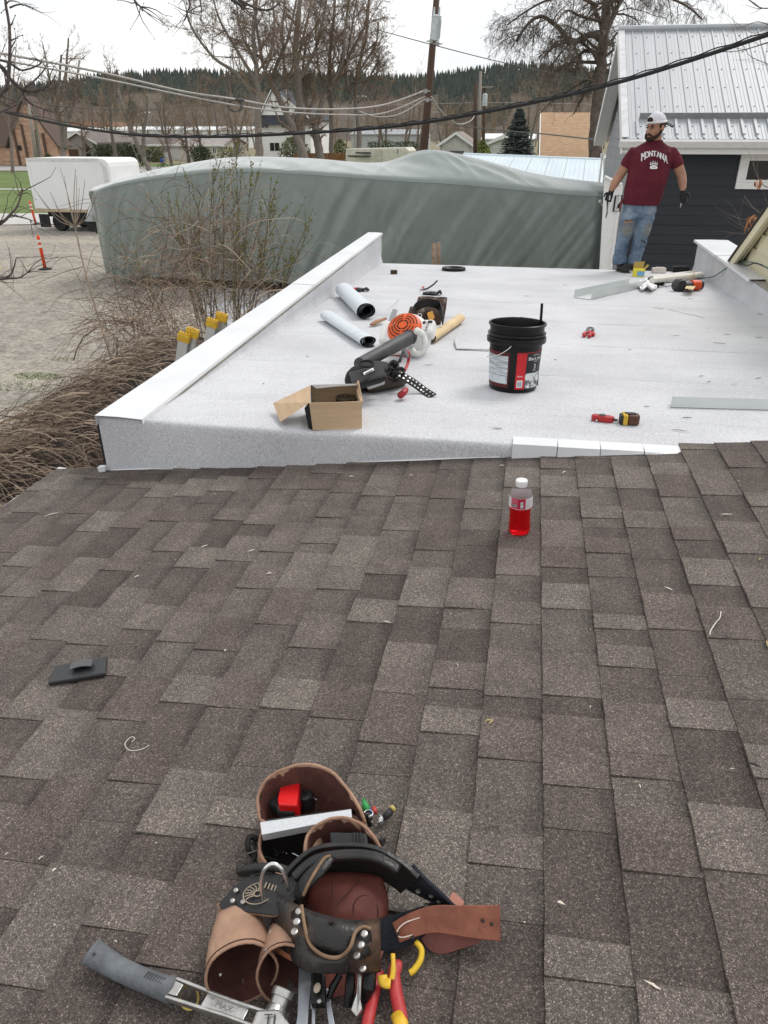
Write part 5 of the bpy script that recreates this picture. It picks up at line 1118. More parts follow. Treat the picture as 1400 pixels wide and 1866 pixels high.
# overhanging near tree at left: trunk outside the frame, its limbs reaching in
nt_ = thing('overhanging_tree', 'near bare tree whose dark knotty twigs hang in from upper left', 'tree', (-7.2, 3.2, 0)); tm = MB(); cwb = MB(); q = random.Random(19)
tp_(tm, spline([(-7.2, 3.2, -.1), (-7.1, 3.3, 2), (-6.9, 3.6, 4.2), (-6.6, 4.0, 7)], 6), .22, .12, 10); build('trunk', tm, BARK_D, nt_, smooth=True)
def knot(P_, r):
    for _ in range(max(2, len(P_) // 2)):
        i = q.randrange(2, len(P_)); p = P_[i]; d = (P_[i] - P_[i - 1]).normalized() + Vector((q.gauss(0, .8), q.gauss(0, .8), q.gauss(0, .8))); bp, br = branch(q, p, d, q.uniform(.08, .3), r * .5, .0, .25, 4); cwb.tube(bp, br, 4, cap=False)
        cwb.ball(bp[-1], r * .45, 5, 4)
L0 = [Vector((-6.7, 3.9, 6))]
for pts, d0, d1, r0, r1 in (([(-70, 230), (0, 172), (15, 150), (18, 60), (10, 0), (16, -30)], 6, 6, .018, .008), ([(18, 14), (36, 8), (55, 12)], 6, 6.1, .008, .003), ([(-60, 95), (0, 120), (20, 145), (42, 163), (70, 165), (95, 150), (100, 138)], 6.4, 6.8, .02, .006), ([(42, 163), (65, 145), (82, 125), (80, 118)], 6.6, 6.7, .009, .004), ([(-60, 100), (10, 112), (40, 128), (75, 115), (60, 105)], 6.2, 6.6, .012, .004), ([(42, 165), (46, 180), (62, 192), (98, 205)], 6.6, 6.9, .01, .004), ([(45, 175), (30, 190), (0, 205), (-40, 230)], 6.6, 6.3, .009, .006), ([(-60, 440), (0, 408), (20, 390), (32, 375), (42, 345)], 4.6, 4.7, .012, .004), ([(20, 392), (40, 396), (55, 400)], 4.65, 4.6, .006, .003), ([(-60, 530), (-5, 510), (20, 500), (30, 470)], 4.5, 4.5, .01, .003), ([(-50, 515), (10, 508), (35, 506), (50, 497)], 4.4, 4.4, .008, .003), ([(235, -30), (246, 2), (256, 12), (260, 20)], 5.2, 5.2, .008, .005), ([(333, -30), (346, 5), (342, 22), (338, 35)], 5.2, 5.2, .008, .004), ([(346, 3), (338, -5), (334, 0)], 5.2, 5.2, .005, .003), ([(362, -20), (368, 22)], 5.2, 5.2, .007, .004), ([(420, -10), (460, 12), (490, 18), (510, 5)], 6, 6, .012, .006), ([(400, -25), (425, 0), (450, 10)], 6, 6, .01, .008)):
    P_ = wl(pts, d0, d1); tp_(cwb, P_, r0, r1, 7); knot(P_, r1 * 1.8)
# unseen stretch of the boughs back to the trunk
for (x, y, d, r_) in ((-70, 230, 6, .02), (-60, 98, 6.3, .022), (-60, 440, 4.6, .016), (-60, 530, 4.5, .014)):
    e = W(x, y, d); tp_(cwb, spline([(-6.95, 3.55, min(5.5, e.z + .3)), e.lerp(Vector((-6.95, 3.5, e.z)), .5) + Vector((0, 0, .25)), e], 5), .05, r_, 7)
for (x, y, d, r_) in ((235, -30, 5.2, .009), (333, -30, 5.2, .009), (362, -20, 5.2, .008), (420, -10, 6, .013), (400, -25, 6, .012), (16, -30, 6, .009)):
    e = W(x, y, d); tp_(cwb, spline([(-6.65, 4.0, 6.5), e.lerp(Vector((-6.6, 4.0, 6.9)), .5) + Vector((0, 0, .5)), e], 6), .05, r_, 7)
build('branches', cwb, M('near_twig_bark', (.075, .06, .055), .9, var=.3, scale=15), nt_, smooth=True)
# near twigs at right edge (tree outside the frame)
rt = thing('overhanging_tree', 'near bare tree whose thin twigs with dry leaves hang in at right', 'tree', (6.6, 9.5, 0)); tm = MB(); cwb = MB()
tp_(tm, spline([(6.6, 9.5, -.1), (6.5, 9.5, 2), (6.4, 9.4, 4), (6.2, 9.3, 7)], 5), .16, .08, 9); build('trunk', tm, BARK_D, rt, smooth=True)
for pts, d0, d1, r0, r1 in (([(1430, 10), (1390, 15), (1365, 0), (1350, -10)], 9, 9, .008, .004), ([(1440, 70), (1400, 78), (1350, 92), (1308, 95)], 9, 9, .009, .003), ([(1430, 60), (1385, 40), (1345, 50), (1335, 30)], 9, 9, .006, .002), ([(1430, 130), (1395, 115), (1365, 100), (1350, 70)], 9, 9, .006, .002), ([(1430, 395), (1396, 392), (1375, 380), (1356, 357)], 9.5, 9.5, .008, .003), ([(1430, 430), (1390, 410), (1370, 425), (1330, 424)], 9.5, 9.5, .007, .002), ([(1396, 392), (1372, 402), (1346, 398)], 9.5, 9.5, .005, .002), ([(1370, 425), (1350, 410), (1346, 395)], 9.5, 9.5, .004, .002), ([(1430, 345), (1395, 340), (1380, 320), (1370, 290)], 9.5, 9.6, .006, .002), ([(1420, 20), (1380, 60), (1340, 40), (1310, 10)], 9, 9.2, .004, .0015)):
    P_ = wl(pts, d0, d1); tp_(cwb, P_, r0, r1, 6)
    for _ in range(6):
        i = q.randrange(2, len(P_)); bp, br = branch(q, P_[i], (P_[i] - P_[i - 1]).normalized() + Vector((q.gauss(0, .6), q.gauss(0, .6), q.gauss(0, .6))), q.uniform(.1, .45), r1, .0, .15, 4); cwb.tube(bp, br, 4, cap=False)
for (x, y, d) in ((1430, 10, 9), (1440, 70, 9), (1430, 130, 9), (1430, 60, 9), (1430, 395, 9.5), (1430, 430, 9.5), (1430, 345, 9.5), (1420, 20, 9)):
    e = W(x, y, d); tp_(cwb, spline([(6.3, 9.35, max(3.4, min(6.2, e.z + .8))), e.lerp(Vector((6.2, 9.3, e.z + .6)), .5), e], 5), .03, .008, 6)
build('branches', cwb, M('thin_grey_twig', (.16, .125, .105), .9), rt, smooth=True)
lm = MB()
for (x, y, n) in ((1372, 400, 9), (1375, 420, 7), (1382, 330, 5), (1368, 412, 5)):
    for _ in range(n):
        p = W(x + q.uniform(-7, 7), y + q.uniform(-8, 8), 9.5); P_ = []; dv = Vector((q.gauss(0, .5), q.gauss(0, .5), -1)).normalized(); wv = dv.cross(Vector((q.gauss(0, 1), q.gauss(0, 1), .2))).normalized(); nv = dv.cross(wv)
        for i in range(5): f = i / 4; w_ = .022 * math.sin(math.pi * min(.97, f + .06)); P_.append([p + dv * (.09 * f) - wv * w_ + nv * .012, p + dv * (.09 * f) + nv * (.004 * math.sin(f * 5)), p + dv * (.09 * f) + wv * w_ + nv * .012])
        lm.grid(P_)
build('dry_leaves', lm, M('dry_orange_leaf', (.40, .20, .09), .75, var=.25, scale=30), rt, kind='stuff')
# ================================================================ things lying on the low roof
FT_ = Matrix.Rotation(-math.atan(FS), 4, 'X')
def FM(px, py, rz=0, h=0.003): return Matrix.Translation(onF(px, py, h)) @ FT_ @ Matrix.Rotation(rz, 4, 'Z')
def fang(a, b):
    v = onF(*b) - onF(*a); return math.atan2(v.y, v.x), v.length
BLACKP = M('black_plastic', (.006, .006, .0065), .34, var=.15, scale=10, spec=.28); BLKL = M('black_leather', (.009, .0085, .0085), .55, spec=.22, var=.35, scale=14, bump=.25, bscale=90)
STEEL = M('steel', (.55, .56, .57), .32, .9, var=.08, scale=20); REDG = M('red_grip', (.42, .022, .026), .45, var=.1); ORNG = M('orange_plastic', (.66, .10, .02), .45, var=.06)
GALV = M('pale_sheet_metal', (.60, .63, .63), .38, .25, var=.05, scale=3); CARD = M('cardboard', (.52, .37, .235), .85, var=.08, scale=5, bump=.08, bscale=30, stretch=(1, 1, 14))
CARDG = M('cardboard_grey_inside', (.26, .25, .24), .85, var=.12, scale=6); YEL = M('yellow_plastic', (.60, .37, .03), .5, var=.18, scale=25)
# bucket -------------------------------------------------------------
bc = onF(934, 706, .002); bkt = thing('bucket', 'black plastic pail with red, black and grey labels standing on the white roof', 'bucket', bc)
Mb = Matrix.Translation(bc) @ FT_
R0, R1, HB = .133, .150, .368
def rb(z): return R0 + (R1 - R0) * z / HB
prof = [(.0, 0), (.122, 0), (.129, .003), (R0, .008)] + [(rb(z), z) for z in (.1, .2, .262)] + [(.160, .263), (.163, .268), (.163, .290), (.160, .293), (rb(.294), .294), (rb(.305), .305), (.158, .306), (.160, .310), (.158, .315), (rb(.316), .316), (rb(.35), .352), (.1555, .353), (.158, .358), (.158, .364), (.153, .368), (.147, .366), (.144, .35), (.130, .12), (.118, .014), (.0, .012)]
m_ = MB(Mb); m_.lathe(prof, 64, cap=False); build('shell', m_, BLACKP, bkt, auto=40)
camang = math.atan2(CAM.y - bc.y, CAM.x - bc.x)
def cyl(phi, z, off=.0012): a = camang + phi; r_ = rb(z) + off; return Mb @ Vector((r_ * math.cos(a), r_ * math.sin(a), z))
rad = math.radians
def patch_(name, p0, p1, z0, z1, mat, off=.0012):
    g_ = MB(); g_.grid([[cyl(rad(p0 + (p1 - p0) * i / 14), z, off) for z in (z0, (z0 + z1) / 2, z1)] for i in range(15)]); return build(name, g_, mat, bkt, smooth=True)
LBG = M('grey_text_label', (.30, .33, .35), .5, col2=(.62, .66, .69), scale=16, stretch=(.6, .6, 9), c2pos=(.42, .60))
patch_('left_label_border', -118, -11, .030, .224, M('label_dark_red', (.10, .01, .012), .5)); patch_('left_label', -118, -14, .050, .205, LBG, .0018); patch_('left_label_blank', -110, -17, .052, .092, M('label_pale', (.60, .65, .68), .5), .0024)
patch_('label_black', 5, 120, .024, .226, M('label_black', (.016, .016, .018), .45)); patch_('label_top_line', 5, 120, .2245, .2275, M('label_red', (.50, .015, .022), .45), .002); patch_('red_stripe', 5, 27, .024, .222, M('label_red', (.50, .015, .022), .45), .0018)
PH = M('label_photo', (.10, .11, .11), .5, col2=(.62, .64, .64), scale=26, c2pos=(.46, .54)); patch_('label_photo', 27, 112, .028, .112, PH, .0018); patch_('barcode_panel', 8.5, 22, .034, .075, M('label_pale', (.60, .65, .68), .5), .0024); patch_('barcode', 10.5, 20, .040, .068, M('barcode_grey', (.22, .23, .23), .5, col2=(.5, .5, .5), scale=60, stretch=(6, 6, .1)), .003)
WTX = M('label_white', (.75, .75, .75), .5)
def btxt(name, s, size, ph, z, mat=WTX, shear=0):
    g_ = MB(); put_text(g_, s, size, lambda a, b: cyl(rad(ph) + a / .14, z + b, .0028), shear=shear); build(name, g_, mat, bkt)
btxt('logo_text', 'Black Jack', .026, 52, .192); btxt('logo_subtext', 'ROOF', .008, 52, .176); btxt('number_text', '3', .036, 51, .147); btxt('number_subtext', 'YEAR', .010, 51, .127); btxt('stripe_text', 'MOPA', .011, 15, .096)
g_ = MB(); g_.tube([cyl(rad(52) + x / .14, .208 + .006 * math.cos(x * 70), .0026) for x in (-.022, -.012, 0, .012, .022)], .0012, 5); build('logo_arc', g_, WTX, bkt)
g_ = MB(); e0 = cyl(rad(-4), .283, .012)
arc = spline([e0, cyl(rad(-14), .248, .02), cyl(rad(-35), .208, .016), cyl(rad(-70), .178, .014), cyl(rad(-105), .165, .016), cyl(rad(-140), .185, .02), cyl(rad(-172), .27, .016), cyl(rad(-184), .283, .012)], 6); g_.tube(arc, .0026, 6); build('wire_handle', g_, M('bright_wire', (.7, .7, .7), .3, .7), bkt, smooth=True)
g_ = MB()
for ph in (-4, 176): c = cyl(rad(ph), .281, .006); g_.box(c, (.03, .03, .034), camang)
build('handle_ear', g_, BLACKP, bkt, bevel=.004)
g_ = MB(); s0 = Mb @ Vector((.05, .05, .02)); s1 = onY(988, 553, bc.y + .09); g_.tube([onY(985, 600, bc.y + .09) + (onY(985, 600, bc.y + .09) - s1) * 3.6, onY(985.5, 590, bc.y + .09), s1], .0075, 8); one('stir_rod', g_, BLACKP, 'thin black rod standing up inside the black pail', 'rod')
# drips on rim
g_ = MB(); q = random.Random(8)
for _ in range(16): a = q.uniform(-.6, 1.4) + math.pi; g_.ball(Mb @ Vector((.151 * math.cos(a + camang), .151 * math.sin(a + camang), .366)), q.uniform(.002, .005), 6, 4)
build('dried_drips', g_, BLACKP, bkt, kind='stuff')
# cardboard box ------------------------------------------------------
A, B = onF(573, 784, .002), onF(660, 781, .002); hz = Vector((0, 0, .135)); ex = B - A; ey = Vector((-ex.y, ex.x, 0)).normalized() * .27
cb = thing('cardboard_box', 'torn open cardboard box of coil nails on the white roof', 'box', A + ex / 2 + ey / 2)
def cbp(u, v, w_): return A + ex * u + ey * v + hz * w_
TH = .004
def panel(name, pts, e, mat): g_ = MB(); g_.prism(pts, e); return build(name, g_, mat, cb)
eyu = ey.normalized(); exu = ex.normalized()
panel('front_panel', [cbp(-.03, 0, 0), cbp(1, 0, 0), cbp(1.0, 0, 1), cbp(.4, 0, .985), cbp(-.08, -.01, 1)], eyu * TH, CARD)
panel('back_panel', [cbp(0, 1, 0), cbp(1, 1, 0), cbp(1, 1, 1), cbp(0, 1, 1)], -eyu * TH, CARD)
panel('side_panel', [cbp(1, .02, 0), cbp(1, .98, 0), cbp(1, .98, 1), cbp(1, .02, 1)], -exu * TH, CARD)
panel('side_panel', [cbp(0, .04, 0), cbp(0, .98, 0), cbp(0, .98, 1), cbp(0, .5, .8), cbp(-.04, .04, .95)], exu * TH, BLKL)
panel('bottom_panel', [cbp(0, 0.02, .01), cbp(.99, .02, .01), cbp(.99, .98, .01), cbp(0, .98, .01)], hz * .03, CARD)
panel('back_flap', [cbp(.02, .97, 1.0), cbp(.98, .97, 1.0), cbp(1.0, .70, 1.12), cbp(.5, .68, 1.10), cbp(.12, .66, 1.06)], Vector((0, 0, .004)), CARDG)
panel('side_flap', [cbp(.99, .97, 1.0), cbp(.995, .05, 1.0), cbp(1.03, .10, .86), cbp(1.03, .8, 1.25)], exu * .004, CARD)
fl = [cbp(-.0, .97, 1), cbp(-.06, .02, 1), onF(511, 769, .02), onF(498, 735, .05)]
g_ = MB(); g_.prism([fl[0], fl[1], fl[2], fl[3]], (0.003, 0, .003)); build('side_flap', g_, CARD, cb)
g_ = MB(); g_.prism([cbp(-.08, -.01, 1), cbp(-.03, 0, .02), cbp(-.10, .1, .0), cbp(-.16, .1, .75)], -exu * .004); build('torn_edge', g_, BLKL, cb)
NAIL = M('nail_dark', (.10, .075, .05), .45, .6, var=.3, scale=40)
def coil(name, label, c, r_, h, n, group='coils of nails', tiltM=None):
    t = thing(name, label, 'nails', c, group=group); g_ = MB(Matrix.Translation(c) @ (tiltM or Matrix()))
    for ring in range(3):
        rr_ = r_ * (1 - .22 * ring); k = int(n * (1 - .2 * ring))
        for i in range(k): a = 6.283 * i / k; x, y = rr_ * math.cos(a), rr_ * math.sin(a); g_.tube([(x, y, 0), (x, y, h)], .0022, 4, cap=False); g_.box((x, y, h), (.006, .006, .0015))
    build('nails', g_, NAIL, t)
    g_ = MB(Matrix.Translation(c) @ (tiltM or Matrix()))
    for z in (.35, .6): g_.tube([(r_ * math.cos(a * .3142), r_ * math.sin(a * .3142), h * z) for a in range(20)], .001, 4, closed=True)
    build('wire', g_, M('copper_wire', (.45, .22, .1), .4, .7), t)
coil('coil_nails', 'coil of nails standing on top in the cardboard box', cbp(.74, .62, .42), .048, .045, 34)
coil('coil_nails', 'coil of nails lying low at the left in the cardboard box', cbp(.35, .5, .10), .055, .04, 36)
coil('coil_nails', 'coil of nails at the right bottom of the cardboard box', cbp(.66, .35, .10), .05, .04, 34)
coil('coil_nails', 'small coil of nails alone on the far roof near left parapet', onF(718, 499, .004), .04, .042, 26)
# membrane rolls -----------------------------------------------------
ROLLG = M('pale_blue_grey_sheet', (.50, .55, .59), .5, col2=(.62, .66, .68), scale=7, stretch=(1, 6, 6), bump=.15, bscale=12); ROLLK = M('black_sheet_back', (.014, .014, .015), .6)
def roll(name, label, a, b, r_, flat, outer, inner, turns=2.6, tail=.0, cat='roll'):
    a, b = onF(*a), onF(*b); ax = (b - a); L = ax.length; ax.normalize(); up = Vector((0, FS, 1)).normalized(); s_ = ax.cross(up).normalized()
    t = thing(name, label, cat, (a + b) / 2); go, gi = MB(), MB(); n = int(turns * 22); sec = []
    for i in range(n + 1):
        th = 2 * math.pi * turns * i / n; rr_ = r_ * (.42 + .58 * i / n); sec.append((rr_ * math.sin(th - 2 * math.pi * turns + math.pi) , rr_ * flat * -math.cos(th - 2 * math.pi * turns + math.pi) * -1))
    if tail: sec += [(sec[-1][0] - tail * .5, sec[-1][1] - .001), (sec[-1][0] - tail, sec[-1][1] + .004)]
    zmin = min(v for _, v in sec)
    def P3(u, v, k): return a + ax * (L * k) + s_ * u + up * (v - zmin + .004)
    ks = [0, .2, .4, .6, .8, 1]
    for (off, g_) in ((0, go), (-.0042, gi)):
        rows_ = []
        for i, (u, v) in enumerate(sec):
            rl = math.hypot(u, v) or 1; f = 1 + off / rl; rows_.append([P3(u * f + .004 * noise.noise((i * .3, k * 4, r_ * 50)), v * f, k + (.012 * noise.noise((i * .2, k, 3)) if k in (0, 1) else 0)) for k in ks])
        g_.grid(rows_)
    build('outer_face', go, outer, t, smooth=True); build('inner_face', gi, inner, t, smooth=True); return t
roll('membrane_roll', 'thicker grey-blue membrane roll with black spiral end', (627, 541), (668, 583), .088, .78, ROLLG, ROLLK, 3.4)
roll('membrane_roll', 'thinner flattened grey-blue membrane roll nearer to the box', (597, 584), (672, 634), .068, .60, ROLLG, ROLLK, 2.3, tail=.05)
roll('paper_roll', 'tan paper tube roll beside the leaf blower', (784, 627), (838, 589), .046, .85, M('tan_paper', (.60, .46, .27), .7, var=.08, scale=8), M('tan_paper_inside', (.30, .2, .1), .8), 1.6)
# leaf blower --------------------------------------------------------
lb_ = thing('leaf_blower', 'orange and white handheld leaf blower with black tube lying on the roof', 'leaf blower', onF(735, 625, 0))
WPL = M('white_plastic', (.70, .70, .67), .4, var=.05, scale=8)
ce = onF(741, 608, .13); nv = Vector((-.18, -.62, .77)).normalized(); uv = nv.orthogonal().normalized()
uv = (Vector((1, -.1, 0)) - nv * Vector((1, -.1, 0)).dot(nv)).normalized(); vv = nv.cross(uv)
Me = Matrix.Translation(ce) @ Matrix((uv, vv, nv)).transposed().to_4x4()
m_ = MB(Me); m_.lathe([(.03, -.15), (.11, -.14), (.145, -.10), (.155, -.04), (.15, .01), (.135, .04), (.118, .05), (.112, .047)], 36); build('fan_housing', m_, WPL, lb_, smooth=True, bevel=0)
m_ = MB(Me); m_.lathe([(.118, .03), (.118, .052), (.112, .074), (.095, .088), (.06, .095), (.012, .097)], 36); cov = build('starter_cover', m_, ORNG, lb_, auto=35)
m_ = MB(Me)
for k, rr_ in enumerate((.035, .055, .075, .094)):
    z0 = .097 - (.012 if rr_ > .09 else .003 * k)
    for a0 in range(4): m_.tube([(rr_ * math.cos(a), rr_ * math.sin(a), z0 + .001) for a in [a0 * 1.571 + .12 + i * .19 for i in range(8)]], .0042, 4)
build('cover_slots', m_, M('dark_slot_black', (.015, .008, .006), .7), cov)
m_ = MB(Me); m_.box((-.13, .0, -.02), (.10, .17, .12)); m_.box((-.02, -.135, -.03), (.17, .07, .10)); build('engine_block', m_, WPL, lb_, bevel=.02, seg=3)
m_ = MB(Me); m_.box((-.04, -.185, -.06), (.13, .04, .11)); build('muffler_guard', m_, M('orange_red_dark', (.32, .06, .03), .5), lb_, bevel=.01)
m_ = MB(Me)
for k in range(5): m_.box((-.09 + k * .025, -.208, -.06), (.006, .006, .10)); m_.box((-.04, -.208, -.10 + k * .02), (.12, .006, .006))
build('guard_grille', m_, M('dark_slot_black', (.015, .008, .006), .7), lb_, kind='stuff')
m_ = MB(); p0, p1, p2, p3 = onF(697, 612, .06), onF(716, 592, .20), onF(724, 597, .16), onF(708, 616, .03); m_.prism([p0, p1, p2, p3], (.015, .03, .012)); build('filter_cover', m_, M('pale_grey_plastic', (.52, .51, .48), .5), lb_, bevel=.008)
tube0, tube1 = onF(750, 613, .125), onF(656, 664, .09)
m_ = MB(); ax = (tube1 - tube0).normalized(); m_.tube([tube0 - ax * .05, tube0, tube0 + ax * .05, tube0 + ax * .055, tube0.lerp(tube1, .5), tube0.lerp(tube1, .51), tube1], [.052, .054, .054, .047, .045, .042, .040], 24); build('blower_tube', m_, M('dark_grey_tube', (.055, .055, .058), .5), lb_, auto=40)
m_ = MB(); m_.ball(tube0.lerp(tube1, .62) + Vector((.0, -.03, .03)), .011, 8, 6); build('tube_button', m_, ORNG, lb_)
m_ = MB(); hp = [onF(760, 603, .19), onF(771, 611, .15), onF(775, 626, .10), onF(769, 641, .045), onF(757, 645, .03), onF(751, 637, .05)]; m_.tube(spline(hp, 5), [.024 - .006 * math.sin(i / 25 * math.pi) for i in range(26)], 12); build('handle', m_, WPL, lb_, smooth=True)
m_ = MB(Me); m_.box((.15, .03, .0), (.09, .12, .09)); build('tank', m_, WPL, lb_, bevel=.025, seg=3)
m_ = MB(Me); put_text(m_, 'STIHL', .034, lambda a, b: Vector((.150 + b * .8, -a * .9 + .02, .0465))); m_.box((.165, .06, .045), (.03, .02, .004)); m_.box((.125, .055, .045), (.02, .02, .004)); build('marking', m_, M('print_black', (.02, .02, .02), .5), lb_)
m_ = MB(); p = onF(706, 592, .0); m_.prism([onF(703, 597, .01), onF(716, 563, .12), onF(724, 566, .12), onF(718, 595, .03)], (.01, .02, 0)); one('putty_blade', m_, M('dull_blade', (.30, .30, .31), .5, .4), 'dull metal blade standing left of the leaf blower', 'tool')
m_ = MB(); m_.tube(spline([onF(727, 545, .01), onF(715, 558, .05), onF(706, 565, .08)], 4), .002, 4); one('bent_wire', m_, STEEL, 'thin bent wire rising behind the leaf blower', 'wire')
m_ = MB(); m_.tube(spline([onF(676, 592, .02), onF(688, 586, .03), onF(703, 580, .04)], 4), [.012, .018, .022, .024, .024, .02, .019, .018, .016], 8, flat=.6); one('wooden_trowel', m_, M('brown_wood_handle', (.30, .15, .075), .5, var=.2, scale=20), 'brown wooden tool handle poking out left of the blower', 'tool')
# black tool bag with perforated belt --------------------------------
tb = thing('tool_bag', 'black leather tool pouch with grommeted belt lying beside the cardboard box', 'tool bag', onF(690, 700, 0))
def fl_pts(lst): return [onF(x, y, h) for (x, y, h) in lst]
def slab(mb, top, th, n=None):  # top outline (px,py,h) -> solid down to roof offset th
    P_ = fl_pts(top); mb.prism(P_, (0, 0, -th))
m_ = MB(); secs = []
ax0, ax1 = onF(640, 694, .07), onF(710, 678, .07); axv = (ax1 - ax0).normalized(); sv = Vector((-axv.y, axv.x, 0))
for k, (u, w_, h_) in enumerate(((0, .055, .045), (.06, .08, .066), (.3, .095, .078), (.6, .098, .078), (.9, .088, .07), (1.0, .075, .06))):
    secs.append((ax0.lerp(ax1, u) + Vector((0, 0, h_ - .07)), sv, (0, 0, 1), w_, h_))
m_.loft(secs, 18); build('main_pouch', m_, BLKL, tb, smooth=True, sub=1)
m_ = MB(); P_ = [[onF(x, y, h) for (x, y, h) in row] for row in ([(632, 676, .10), (660, 668, .13), (694, 660, .135)], [(636, 682, .135), (664, 674, .15), (700, 667, .15)], [(640, 700, .155), (670, 690, .165), (704, 682, .165)], [(645, 713, .09), (674, 703, .10), (708, 695, .10)])]; m_.grid(P_, (0, .004, -.006)); fp = build('flap', m_, BLKL, tb, smooth=False, sub=2)
m_ = MB(); m_.tube([onF(668 + 14 * math.cos(a * .3), 663 - 6 * math.sin(a * .3) , .19) for a in range(21)], .005, 5, closed=True); m_.prism([onF(668 + 13 * math.cos(a * .3), 664 - 5 * math.sin(a * .3), .18) for a in range(21)], (0, 0, .006)); build('oval_patch', m_, M('black_suede', (.010, .010, .011), .9), fp)
m_ = MB(); m_.prism([onF(662, 680, .192), onF(680, 671, .192), onF(682, 675, .186), onF(664, 684, .186)], (0, 0, .003)); build('metal_badge', m_, M('badge_steel', (.65, .65, .66), .35, .7), fp, bevel=.001); 
m_ = MB(); m_.prism([onF(665, 680.5, .1965), onF(679, 673.2, .1965), onF(680, 674.4, .1945), onF(666, 682, .1945)], (0, 0, .001)); build('badge_print', m_, M('print_black', (.02, .02, .02), .5), fp)
m_ = MB(); secs = []
b0, b1 = onF(668, 717, .0), onF(738, 700, .0); bv = (b1 - b0).normalized(); sv = Vector((-bv.y, bv.x, 0))
for (u, w_, h_) in ((0, .03, .03), (.1, .06, .045), (.45, .085, .055), (.85, .07, .055), (1, .03, .03)): secs.append((b0.lerp(b1, u) + Vector((0, 0, h_)), sv, (0, 0, 1), w_, h_))
m_.loft(secs, 16); build('lower_pouch', m_, M('dark_brown_leather', (.045, .032, .025), .6, var=.3, scale=12, bump=.2), tb, smooth=True, sub=1)
m_ = MB(); q = random.Random(31)
for (x, y, h, r_) in ((718, 666, .13, .034), (731, 676, .10, .026), (716, 685, .10, .038)):
    m_.tube([onF(x + r_ * 250 * math.cos(a * .5236), y + r_ * 200 * math.sin(a * .5236), h + .01 * math.sin(a)) for a in range(12)], .005, 6, closed=True); m_.tube([onF(x, y, .02), onF(x, y, h - .012)], [r_ * 1.0, r_ * .95], 10)
build('small_pouch', m_, BLKL, tb, smooth=True)
# belt with eyelets
bpts = spline([onF(728, 682, .10), onF(745, 692, .075), onF(760, 702, .045), onF(775, 713, .015), onF(788, 722, .008)], 5); wd = Vector((.55, 1, .35))
m_ = MB(); m_.band(bpts, [.052] * len(bpts), .005, wdir=wd); build('belt', m_, BLKL, tb)
g_ = MB()
for i in range(1, len(bpts) - 1, 2):
    t = (bpts[i + 1] - bpts[i - 1]).normalized(); wv = (wd - t * wd.dot(t)).normalized(); n_ = t.cross(wv); n_ = n_ if n_.z > 0 else -n_
    for s_ in (-1, 1): c = bpts[i] + wv * (s_ * .013) + n_ * .003; Mq = Matrix.Translation(c) @ n_.to_track_quat('Z', 'Y').to_matrix().to_4x4(); gg = g_; gg.M = Mq; gg.lathe([(.0022, 0), (.006, 0), (.0058, .0016), (.0022, .0016)], 10); gg.M = None
build('eyelets', g_, STEEL, tb, kind='stuff')
m_ = MB(); m_.tube([onF(672, 704, .08), onF(698, 696, .085)], [.017, .015], 10); one('chrome_socket', m_, M('pale_grip', (.42, .42, .42), .4), 'grey cylindrical tool handle in the black tool pouch', 'tool')
m_ = MB(); m_.tube(spline([onF(742, 640, .16), onF(745, 645, .15), onF(744, 660, .1), onF(738, 675, .07)], 4), [.009] * 13, 8); one('red_snips', m_, REDG, 'red tool handle upright behind the black tool pouch', 'tool')
m_ = MB(); m_.tube([onF(737, 636, .19), onF(743, 651, .15)], [.013, .011], 10); m_.tube([onF(737, 636, .19), onF(728, 660, .11)], [.009, .009], 8); one('hammer', m_, M('dark_tool_steel', (.16, .16, .165), .35, .8), 'dark steel hammer head poking from the black tool pouch', 'hammer')
m_ = MB(); m_.tube(spline([onF(728, 722, .02), onF(735, 716, .045), onF(741, 709, .05)], 4), [.012, .017, .019, .019, .018, .018, .018, .015, .01], 10); one('utility_knife', m_, M('dull_red', (.30, .02, .03), .45), 'dull red utility knife at the front of the black tool pouch', 'knife')
# brown tool belt behind blower ---------------------------------------
BRL = M('dark_brown_tool_leather', (.055, .028, .018), .5, var=.4, scale=14, bump=.25, bscale=80); tb2 = thing('tool_belt', 'dark brown leather tool belt behind the leaf blower', 'tool belt', onF(778, 590, 0))
for (x, y, r_, h) in ((758, 590, .07, .13), (775, 580, .085, .17), (790, 590, .075, .14), (800, 578, .06, .16)):
    c = onF(x, y, .005); m_ = MB(); m_.loft([(c, (1, 0, 0), (0, 1, 0), r_ * .8, r_ * .5), (c + Vector((0, 0, h * .5)), (1, 0, 0), (0, 1, 0), r_, r_ * .6), (c + Vector((.01, .02, h)), (1, 0, 0), (0, 1, 0), r_ * .9, r_ * .55), (c + Vector((.01, .02, h - .03)), (1, 0, 0), (0, 1, 0), r_ * .75, r_ * .4)], 14); build('pouch', m_, BRL, tb2, smooth=True)
m_ = MB(); m_.band(spline([onF(748, 592, .10), onF(757, 562, .19), onF(778, 552, .22), onF(800, 558, .19), onF(808, 585, .12)], 6), .06, .008, wdir=(0, .3, 1)); build('belt', m_, BLKL, tb2)
m_ = MB(); m_.prism(fl_pts([(778, 572, .19), (788, 568, .20), (792, 580, .15), (783, 588, .13)]), (0, .012, .006)); build('suede_patch', m_, M('ochre_suede', (.50, .25, .05), .8), tb2, bevel=.004)
m_ = MB()
for (x, y, h) in ((765, 575, .17), (772, 590, .13), (770, 598, .1)): m_.tube([onF(x + 4 * math.cos(a * .7), y + 3.5 * math.sin(a * .7), h + .05) for a in range(9)], .003, 5, closed=True)
build('rings', m_, STEEL, tb2)
